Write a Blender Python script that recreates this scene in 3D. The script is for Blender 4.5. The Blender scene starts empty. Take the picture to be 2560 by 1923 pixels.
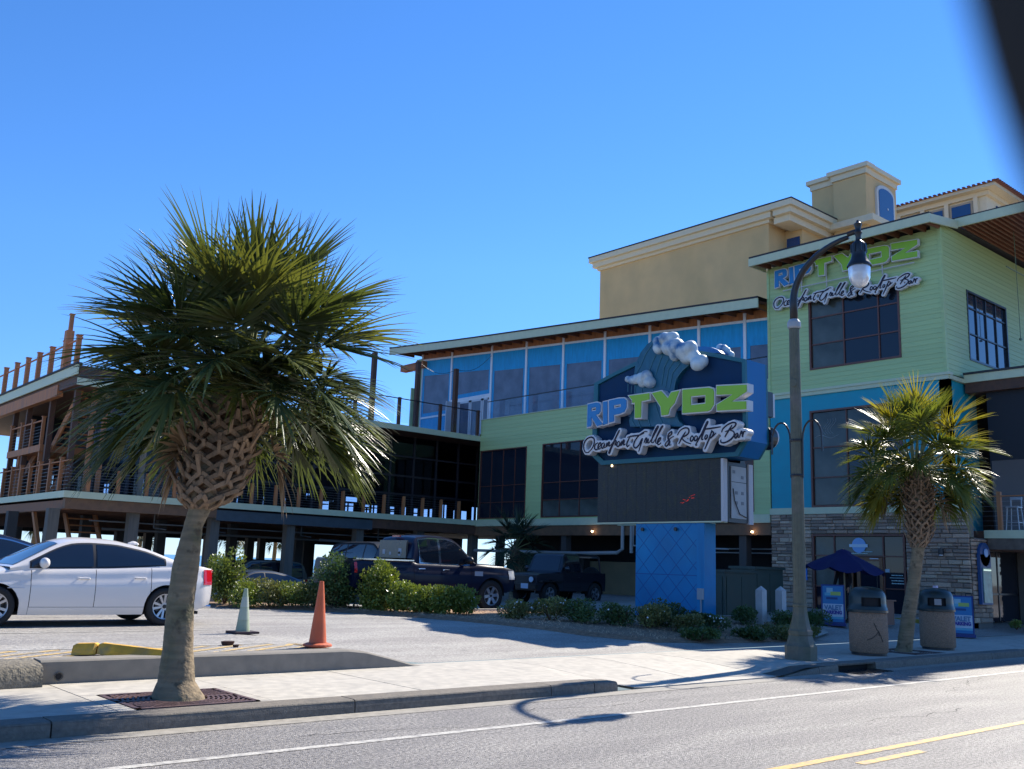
import bpy, math, random
from mathutils import Vector, Matrix, noise
random.seed(7)
sc = bpy.context.scene
PI = math.pi
# ---------------------------------------------------------------- camera
cam_d = bpy.data.cameras.new('camera'); cam = bpy.data.objects.new('camera', cam_d)
sc.collection.objects.link(cam); sc.camera = cam
YAW = math.radians(49.2); PITCH = math.atan(454/2400); ROLL = math.atan(.035)
fw = Vector((math.cos(YAW)*math.cos(PITCH), math.sin(YAW)*math.cos(PITCH), math.sin(PITCH)))
r0 = Vector((math.sin(YAW), -math.cos(YAW), 0)); u0 = r0.cross(fw)
rt = r0*math.cos(ROLL) + u0*math.sin(ROLL); up = rt.cross(fw)
CAM = Vector((0, 0, 1.6))
cam.matrix_world = Matrix(((rt.x, up.x, -fw.x, CAM.x), (rt.y, up.y, -fw.y, CAM.y), (rt.z, up.z, -fw.z, CAM.z), (0, 0, 0, 1)))
cam_d.sensor_width = 36; cam_d.lens = 36*2400/2560
cam_d.clip_start = .01; cam_d.clip_end = 20000
cam_d.dof.use_dof = True; cam_d.dof.focus_distance = 22; cam_d.dof.aperture_fstop = 10
# ---------------------------------------------------------------- light
SUN_AZ = math.radians(7.1); SUN_EL = math.radians(43)
w = bpy.data.worlds.new('World'); sc.world = w; w.use_nodes = True
nt = w.node_tree; bg = nt.nodes['Background']
sky = nt.nodes.new('ShaderNodeTexSky'); sky.sky_type = 'NISHITA'; sky.sun_disc = False
sky.sun_elevation = SUN_EL; sky.sun_rotation = PI/2 - SUN_AZ
sky.altitude = 1200; sky.air_density = 1.0; sky.dust_density = 0.0; sky.ozone_density = 5.0
hsv = nt.nodes.new('ShaderNodeHueSaturation'); hsv.inputs['Saturation'].default_value = 1.17
hsv.inputs['Hue'].default_value = .502
nt.links.new(sky.outputs[0], hsv.inputs['Color']); tint = nt.nodes.new('ShaderNodeMix'); tint.data_type = 'RGBA'; tint.blend_type = 'MULTIPLY'; tint.inputs[0].default_value = 1; tc = nt.nodes.new('ShaderNodeTexCoord'); sx = nt.nodes.new('ShaderNodeSeparateXYZ'); nt.links.new(tc.outputs['Generated'], sx.inputs[0])
ramp = nt.nodes.new('ShaderNodeValToRGB'); nt.links.new(sx.outputs[2], ramp.inputs[0]); ramp.color_ramp.elements[0].position = .0; ramp.color_ramp.elements[0].color = (.50, .62, .90, 1); ramp.color_ramp.elements[1].position = .30; ramp.color_ramp.elements[1].color = (.86, .93, 1.02, 1)
nt.links.new(ramp.outputs[0], tint.inputs[7])
nt.links.new(hsv.outputs[0], tint.inputs[6]); nt.links.new(tint.outputs[2], bg.inputs[0])
bg.inputs[1].default_value = .124
sd = bpy.data.lights.new('sun', 'SUN'); sd.energy = 5.0; sd.angle = math.radians(.55); sd.color = (1, .93, .82)
so = bpy.data.objects.new('sun', sd); sc.collection.objects.link(so)
sdir = Vector((math.cos(SUN_AZ)*math.cos(SUN_EL), math.sin(SUN_AZ)*math.cos(SUN_EL), math.sin(SUN_EL)))
so.rotation_euler = sdir.to_track_quat('Z', 'Y').to_euler(); so.location = (10, 0, 40)
sc.view_settings.view_transform = 'Standard'; sc.view_settings.look = 'None'
sc.view_settings.exposure = 0.88; sc.view_settings.gamma = 1
sc.render.engine = 'CYCLES'; sc.render.filter_size = 1.15
sc.cycles.max_bounces = 6; sc.cycles.transparent_max_bounces = 12

# ---------------------------------------------------------------- materials
MATS = {}
def mat(name, col=(.5, .5, .5), rough=.6, metal=0, spec=.5, n=None, bump=None, emit=None, coat=0, trans=None, col2=None, coords='Object', spread=None):
    """n=(scale, amount) value variation; bump=(scale, strength, distance); col2=(colour, scale, lo, hi) patches; trans=translucent weight"""
    if name in MATS: return MATS[name]
    m = bpy.data.materials.new(name); m.use_nodes = True; t = m.node_tree; b = t.nodes['Principled BSDF']
    b.inputs['Roughness'].default_value = rough; b.inputs['Metallic'].default_value = metal
    b.inputs['Specular IOR Level'].default_value = spec; b.inputs['Coat Weight'].default_value = coat
    if coat: b.inputs['Coat Roughness'].default_value = .03
    co = t.nodes.new('ShaderNodeTexCoord'); src = co.outputs['Object' if coords == 'Object' else 'Generated']
    def nz(scale, detail=5, sc3=None):
        x = t.nodes.new('ShaderNodeTexNoise'); x.inputs['Scale'].default_value = scale; x.inputs['Detail'].default_value = detail
        if sc3:
            mp = t.nodes.new('ShaderNodeMapping'); mp.inputs['Scale'].default_value = sc3
            t.links.new(src, mp.inputs[0]); t.links.new(mp.outputs[0], x.inputs['Vector'])
        else: t.links.new(src, x.inputs['Vector'])
        return x
    rgb = t.nodes.new('ShaderNodeRGB'); rgb.outputs[0].default_value = (*col, 1); out = rgb.outputs[0]
    def mix(f, a, bb, mode='MIX'):
        x = t.nodes.new('ShaderNodeMix'); x.data_type = 'RGBA'; x.blend_type = mode
        if isinstance(f, float): x.inputs[0].default_value = f
        else: t.links.new(f, x.inputs[0])
        t.links.new(a, x.inputs[6])
        if isinstance(bb, tuple): x.inputs[7].default_value = (*bb, 1)
        else: t.links.new(bb, x.inputs[7])
        return x.outputs[2]
    def rng(v, lo, hi, a=0., b2=1.):
        x = t.nodes.new('ShaderNodeMapRange'); x.inputs[1].default_value = lo; x.inputs[2].default_value = hi
        x.inputs[3].default_value = a; x.inputs[4].default_value = b2; t.links.new(v, x.inputs[0]); return x.outputs[0]
    if col2:
        for c2 in (col2 if isinstance(col2, list) else [col2]):
            x = nz(c2[1], 4, c2[4] if len(c2) > 4 else None); out = mix(rng(x.outputs[0], c2[2], c2[3]), out, c2[0])
    if spread:   # per-object value change
        oi = t.nodes.new('ShaderNodeObjectInfo'); h = t.nodes.new('ShaderNodeHueSaturation')
        t.links.new(rng(oi.outputs['Random'], 0, 1, 1-spread, 1+spread), h.inputs['Value']); t.links.new(out, h.inputs['Color']); out = h.outputs[0]
    if n:
        x = nz(n[0], 6, n[2] if len(n) > 2 else None); h = t.nodes.new('ShaderNodeHueSaturation')
        t.links.new(rng(x.outputs[0], .3, .7, 1-n[1], 1+n[1]), h.inputs['Value']); t.links.new(out, h.inputs['Color']); out = h.outputs[0]
        t.links.new(rng(x.outputs[0], .3, .7, max(0, rough-.08), min(1, rough+.08)), b.inputs['Roughness'])
    t.links.new(out, b.inputs['Base Color'])
    if bump:
        x = nz(bump[0], 5); bp = t.nodes.new('ShaderNodeBump'); bp.inputs['Strength'].default_value = bump[1]
        bp.inputs['Distance'].default_value = bump[2] if len(bump) > 2 else .01
        t.links.new(x.outputs[0], bp.inputs['Height']); t.links.new(bp.outputs[0], b.inputs['Normal'])
    if emit: b.inputs['Emission Color'].default_value = (*emit[0], 1); b.inputs['Emission Strength'].default_value = emit[1]
    if trans:
        tr = t.nodes.new('ShaderNodeBsdfTranslucent'); t.links.new(mix(1.0, out, (trans[1]), 'MULTIPLY') if len(trans) > 1 else out, tr.inputs[0])
        ms = t.nodes.new('ShaderNodeMixShader'); ms.inputs[0].default_value = trans[0]
        o = t.nodes['Material Output']; t.links.new(b.outputs[0], ms.inputs[1]); t.links.new(tr.outputs[0], ms.inputs[2]); t.links.new(ms.outputs[0], o.inputs[0])
    MATS[name] = m; return m
def glassmat(name, tint, clear, rough=.02):
    m = bpy.data.materials.new(name); m.use_nodes = True; t = m.node_tree; t.nodes.remove(t.nodes['Principled BSDF'])
    tr = t.nodes.new('ShaderNodeBsdfTransparent'); tr.inputs[0].default_value = (*[c*clear for c in tint], 1)
    gl = t.nodes.new('ShaderNodeBsdfGlossy'); gl.inputs['Roughness'].default_value = rough
    fr = t.nodes.new('ShaderNodeFresnel'); fr.inputs[0].default_value = 1.45
    ms = t.nodes.new('ShaderNodeMixShader'); ge = t.nodes.new('ShaderNodeNewGeometry'); iv = t.nodes.new('ShaderNodeMath'); iv.operation = 'SUBTRACT'; iv.inputs[0].default_value = 1; t.links.new(ge.outputs['Backfacing'], iv.inputs[1])
    mu = t.nodes.new('ShaderNodeMath'); mu.operation = 'MULTIPLY'; t.links.new(fr.outputs[0], mu.inputs[0]); t.links.new(iv.outputs[0], mu.inputs[1]); t.links.new(mu.outputs[0], ms.inputs[0]); t.links.new(tr.outputs[0], ms.inputs[1]); t.links.new(gl.outputs[0], ms.inputs[2])
    t.links.new(ms.outputs[0], t.nodes['Material Output'].inputs[0]); MATS[name] = m; return m
M = mat
asphalt_road = M('road asphalt', (.205, .19, .175), .55, n=(30, .72), bump=(90, 1, .02), col2=[((.275, .255, .23), 1.3, .42, .68, (.3, 1.6, 1)), ((.13, .125, .12), .9, .60, .74, (.25, 1.1, 1)), ((.15, .14, .135), 5, .58, .8), ((.75, .72, .68), 48, .70, .74)])  # last patch colour paints sun sparkle on the road as pale specks
asphalt_lot = M('lot asphalt', (.27, .25, .225), .62, n=(28, .42), bump=(90, .9, .015), col2=[((.36, .34, .30), .7, .4, .65, (.5, 2, 1)), ((.18, .17, .155), 3.5, .6, .8), ((.8, .78, .72), 45, .72, .75)])  # palest patch colour is sun glints put into the lot surface colour
concrete = M('pavement concrete', (.40, .37, .315), .75, n=(7, .16), bump=(90, .35, .006), col2=((.30, .28, .245), 2.2, .55, .8), spread=.05)
kerbm = M('kerb concrete', (.155, .135, .11), .85, n=(22, .25), bump=(60, .6, .01), col2=((.11, .10, .085), 6, .5, .75), spread=.08)
joint = M('joint dirt', (.07, .065, .055), .9)
wallc = M('retaining concrete', (.205, .185, .155), .8, n=(7, .14), bump=(80, .4, .006), col2=((.15, .145, .13), 3, .55, .8))
wpaint = M('white road paint', (.46, .44, .39), .6, n=(40, .25), col2=((.24, .225, .21), 9, .47, .68))
ypaint = M('yellow road paint', (.54, .34, .10), .6, n=(40, .25), col2=((.27, .22, .16), 9, .47, .68))
yworn = M('worn yellow paint', (.56, .38, .13), .6, n=(50, .25), col2=((.30, .26, .19), 9, .42, .62))
greens = M('pale green siding', (.43, .56, .25), .55, n=(2, .09, (1, .4, 5)), spread=.045, col2=((.40, .45, .20), .7, .5, .75, (1, 1, .3)))
cream = M('pale trim', (.55, .58, .38), .5, n=(4, .05))
teal = M('teal stucco', (.006, .31, .40), .6, n=(2, .07), bump=(120, .15, .004))
brownframe = M('brown window frame', (.13, .045, .03), .45, n=(20, .1))
dglass = M('dark window glass', (.012, .017, .028), .04, spec=.4)
bglass = M('dim window glass', (.075, .088, .08), .15, spec=.3, n=(1.2, .4))
wframe = M('white window frame', (.80, .80, .82), .45, n=(8, .06))
blueshade = M('blue window film', (.012, .32, .62), .4, n=(2, .12, (1, 5, 1)), spec=.3)
dimpane = M('grey shaded pane', (.12, .14, .19), .12, n=(1.5, .25), spec=.45)
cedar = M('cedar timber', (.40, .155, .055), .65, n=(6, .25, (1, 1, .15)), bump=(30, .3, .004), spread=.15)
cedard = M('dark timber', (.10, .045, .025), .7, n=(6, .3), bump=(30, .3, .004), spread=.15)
joistm = M('stained joist', (.20, .085, .045), .65, n=(5, .25), spread=.15)
steelb = M('slate blue steel', (.05, .068, .08), .5, n=(5, .15))
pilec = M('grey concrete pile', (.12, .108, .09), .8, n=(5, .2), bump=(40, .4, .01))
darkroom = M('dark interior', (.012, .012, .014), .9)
darkmetal = M('black metal', (.012, .013, .016), .35, spec=.5)
cablem = M('steel cable', (.25, .25, .27), .35, metal=.8)
tanst = M('tan stucco', (.70, .46, .21), .8, n=(.6, .07), col2=((.60, .40, .18), .25, .5, .75, (1, 1, .25)), bump=(60, .2, .01))
creamst = M('cream stucco', (.74, .62, .42), .75, n=(3, .04))
roofdark = M('dark roofing', (.035, .035, .04), .8, n=(20, .2))
tilem = M('red clay tile', (.22, .07, .04), .7, n=(15, .25), spread=.2)
hglass = M('hotel blue glass', (.015, .06, .17), .08, spec=.6)
mortar = M('mortar', (.16, .145, .125), .95, bump=(60, .5, .01))
stoneM = [M('stone %d' % i, c, .85, n=(9, .22), bump=(28, .6, .015), spread=.18) for i, c in enumerate([(.44, .31, .22), (.33, .23, .17), (.50, .38, .27), (.38, .28, .21), (.27, .20, .15)])]
# ---------------------------------------------------------------- mesh helpers
class MB:
    def __init__(s): s.v = []; s.f = []; s.mi = []
    def add(s, vs, fs, mi=0):
        o = len(s.v); s.v += [tuple(x) for x in vs]; s.f += [tuple(o+i for i in f) for f in fs]; s.mi += [mi]*len(fs); return s
    def box(s, x0, y0, z0, x1, y1, z1, mi=0):
        return s.add([(x0, y0, z0), (x1, y0, z0), (x1, y1, z0), (x0, y1, z0), (x0, y0, z1), (x1, y0, z1), (x1, y1, z1), (x0, y1, z1)],
                     [(3, 2, 1, 0), (4, 5, 6, 7), (0, 1, 5, 4), (1, 2, 6, 5), (2, 3, 7, 6), (3, 0, 4, 7)], mi)
    def bar(s, a, b, w, h, upv=(0, 0, 1), mi=0):
        a = Vector(a); b = Vector(b); d = (b-a).normalized(); upv = Vector(upv)
        if abs(d.dot(upv)) > .97: upv = Vector((1, 0, 0))
        x = d.cross(upv).normalized()*w/2; y = x.cross(d).normalized()*h/2
        vs = [a-x-y, a+x-y, a+x+y, a-x+y, b-x-y, b+x-y, b+x+y, b-x+y]
        return s.add(vs, [(0, 1, 2, 3), (7, 6, 5, 4), (4, 5, 1, 0), (5, 6, 2, 1), (6, 7, 3, 2), (7, 4, 0, 3)], mi)
    def tube(s, pts, r, n=8, cap=True, mi=0, flat=None):
        pts = [Vector(p) for p in pts]; R = r if isinstance(r, (list, tuple)) else [r]*len(pts); o = len(s.v); last = None
        for i, p in enumerate(pts):
            d = (pts[min(i+1, len(pts)-1)]-pts[max(i-1, 0)])
            if d.length < 1e-9: d = Vector((0, 0, 1))
            d.normalize()
            if flat: a = Vector(flat[0]); c = d.cross(a); c = c.normalized() if c.length > 1e-6 else Vector((0, 0, 1)); ra = flat[1]
            else:
                a = last if last else (Vector((0, 0, 1)) if abs(d.z) < .9 else Vector((1, 0, 0)))
                a = (a-d*a.dot(d)).normalized(); last = a; c = d.cross(a); ra = 1
            for k in range(n):
                t = 2*PI*k/n; s.v.append(tuple(p+(a*math.cos(t)*ra+c*math.sin(t))*R[i]))
        for i in range(len(pts)-1):
            for k in range(n):
                k2 = (k+1) % n; s.f.append((o+i*n+k, o+i*n+k2, o+(i+1)*n+k2, o+(i+1)*n+k)); s.mi.append(mi)
        if cap:
            s.f.append(tuple(o+k for k in range(n))[::-1]); s.f.append(tuple(o+(len(pts)-1)*n+k for k in range(n))); s.mi += [mi, mi]
        return s
    def lathe(s, prof, n=16, c=(0, 0, 0), mi=0, sx=1, sy=1):
        o = len(s.v)
        for r, z in prof:
            for k in range(n):
                t = 2*PI*k/n; s.v.append((c[0]+r*math.cos(t)*sx, c[1]+r*math.sin(t)*sy, c[2]+z))
        for i in range(len(prof)-1):
            for k in range(n):
                k2 = (k+1) % n; s.f.append((o+i*n+k, o+i*n+k2, o+(i+1)*n+k2, o+(i+1)*n+k)); s.mi.append(mi)
        s.f.append(tuple(o+k for k in range(n))[::-1]); s.f.append(tuple(o+(len(prof)-1)*n+k for k in range(n))); s.mi += [mi, mi]
        return s
    def grid(s, P, mi=0):
        o = len(s.v); nr = len(P); nc = len(P[0])
        for row in P: s.v += [tuple(p) for p in row]
        for i in range(nr-1):
            for j in range(nc-1): s.f.append((o+i*nc+j, o+i*nc+j+1, o+(i+1)*nc+j+1, o+(i+1)*nc+j)); s.mi.append(mi)
        return s
    def build(s, name, mats, parent=None, smooth=False, loc=None):
        me = bpy.data.meshes.new(name); me.from_pydata(s.v, [], s.f)
        for m in (mats if isinstance(mats, (list, tuple)) else [mats]): me.materials.append(m)
        if any(s.mi): me.polygons.foreach_set('material_index', s.mi)
        if smooth:
            me.polygons.foreach_set('use_smooth', [True]*len(me.polygons))
        me.validate(); me.update()
        if smooth and smooth is not True: me.set_sharp_from_angle(angle=math.radians(smooth))
        return link(name, me, parent, loc)
def link(name, me, parent=None, loc=None):
    o = bpy.data.objects.new(name, me); sc.collection.objects.link(o)
    if parent:
        o.parent = parent
        if loc is None: # world-space mesh under an unrotated empty
            q = parent; off = Vector((0, 0, 0))
            while q: off += q.location; q = q.parent
            o.location = -off
    if loc is not None: o.location = loc
    return o
def tag(o, label=None, cat=None, group=None, kind=None):
    if label: o['label'] = label
    if cat: o['category'] = cat
    if group: o['group'] = group
    if kind: o['kind'] = kind
    return o
def thing(name, loc, label, cat, group=None, rz=0):
    o = bpy.data.objects.new(name, None); sc.collection.objects.link(o); o.location = loc; o.rotation_euler.z = rz; o.empty_display_size = .2
    return tag(o, label, cat, group)
def copy_tree(o, parent=None):
    c = o.copy(); sc.collection.objects.link(c)
    if parent: c.parent = parent
    for ch in list(o.children): copy_tree(ch, c)
    return c
def offset_poly(P, d):
    """outward offset of a 2D polygon"""
    n = len(P); A = sum(P[i][0]*P[(i+1) % n][1]-P[(i+1) % n][0]*P[i][1] for i in range(n)); sg = 1 if A > 0 else -1; out = []
    for i in range(n):
        p0 = Vector(P[i-1]); p = Vector(P[i]); p1 = Vector(P[(i+1) % n])
        e0 = (p-p0).normalized(); e1 = (p1-p).normalized()
        n0 = Vector((e0.y, -e0.x))*sg; n1 = Vector((e1.y, -e1.x))*sg; b = n0+n1
        if b.length < .2: b = n0
        b.normalize(); k = d/max(.45, b.dot(n0)); out.append(tuple(p+b*k))
    return out
def prism_yz(mb, polys, x0, x1, mi=0):
    """extrude 2D polygons (first = outline, others = holes) in the YZ plane from x0 to x1"""
    from mathutils.geometry import tessellate_polygon
    flat = [Vector((p[0], p[1], 0)) for P in polys for p in P]
    tris = tessellate_polygon([[Vector((p[0], p[1], 0)) for p in P] for P in polys])
    vs = [(x0, p.x, p.y) for p in flat]+[(x1, p.x, p.y) for p in flat]; N = len(flat); fs = []
    for t in tris: fs.append(tuple(t)); fs.append(tuple(N+i for i in t[::-1]))
    o = 0
    for P in polys:
        k = len(P)
        for i in range(k): a = o+i; b = o+(i+1) % k; fs.append((a, b, N+b, N+a))
        o += k
    mb.add(vs, fs, mi); return mb
def fixn(o):
    import bmesh
    bm = bmesh.new(); bm.from_mesh(o.data); bmesh.ops.recalc_face_normals(bm, faces=bm.faces); bm.to_mesh(o.data); bm.free(); return o
def ss(a, b, x):
    t = min(1, max(0, (x-a)/(b-a))); return t*t*(3-2*t)
def gh(x, y):
    if y < 12: return .14
    h = .14+.23*max(ss(12, 16, y), 1-ss(7.2, 8.8, x))
    return h+.16*ss(21, 29, x)*ss(12, 15, y)-.75*ss(24, 34, y)*(1-ss(24, 30, x))
def part(name, m, parent, *boxes, smooth=False):
    b = MB()
    for q in boxes: b.box(*q)
    return b.build(name, m, parent)
UNIT = {}
def unit_box(m):
    if m.name not in UNIT:
        b = MB(); b.box(-.5, -.5, -.5, .5, .5, .5); me = bpy.data.meshes.new('unit_box'); me.from_pydata(b.v, [], b.f); me.materials.append(m); UNIT[m.name] = me
    return UNIT[m.name]
def ub(name, m, parent, x0, y0, z0, x1, y1, z1):
    """box part sharing mesh data"""
    o = link(name, unit_box(m), parent, None); off = o.location.copy() if parent else Vector((0, 0, 0))
    o.location = off+Vector(((x0+x1)/2, (y0+y1)/2, (z0+z1)/2)); o.scale = (x1-x0, y1-y0, z1-z0); return o
def ubar(name, m, parent, a, b, wd, h, upv=(0, 0, 1)):
    o = link(name, unit_box(m), parent, None); off = o.location.copy() if parent else Vector((0, 0, 0))
    a = Vector(a); b = Vector(b); d = b-a; L = d.length; d.normalize(); upv = Vector(upv)
    if abs(d.dot(upv)) > .97: upv = Vector((1, 0, 0))
    x = d.cross(upv).normalized(); z = x.cross(d)
    mt = Matrix((( d.x, x.x, z.x), (d.y, x.y, z.y), (d.z, x.z, z.z)))
    o.rotation_euler = mt.to_euler(); o.location = off+(a+b)/2; o.scale = (L, wd, h); return o
def text_mesh(name, s, m, parent, origin, right, upv, size, width=None, depth=.004, bold=0):
    cu = bpy.data.curves.new(name, 'FONT'); cu.body = s; cu.size = size; cu.extrude = depth/2; cu.align_x = 'CENTER'; cu.align_y = 'CENTER'; cu.offset = bold
    cu.resolution_u = 3
    t = bpy.data.objects.new(name, cu); sc.collection.objects.link(t); bpy.context.view_layer.update()
    me = bpy.data.meshes.new_from_object(t.evaluated_get(bpy.context.evaluated_depsgraph_get())); bpy.data.objects.remove(t)
    xs = [v.co.x for v in me.vertices]; k = width/(max(xs)-min(xs)) if width else 1
    r = Vector(right).normalized(); u = Vector(upv).normalized(); nn = r.cross(u); o0 = Vector(origin)
    yc = (min(v.co.y for v in me.vertices)+max(v.co.y for v in me.vertices))/2
    for v in me.vertices: c = v.co.copy(); c.y -= yc; v.co = o0+r*c.x*k+u*c.y+nn*c.z
    me.materials.clear(); me.materials.append(m)
    return link(name, me, parent)
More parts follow.
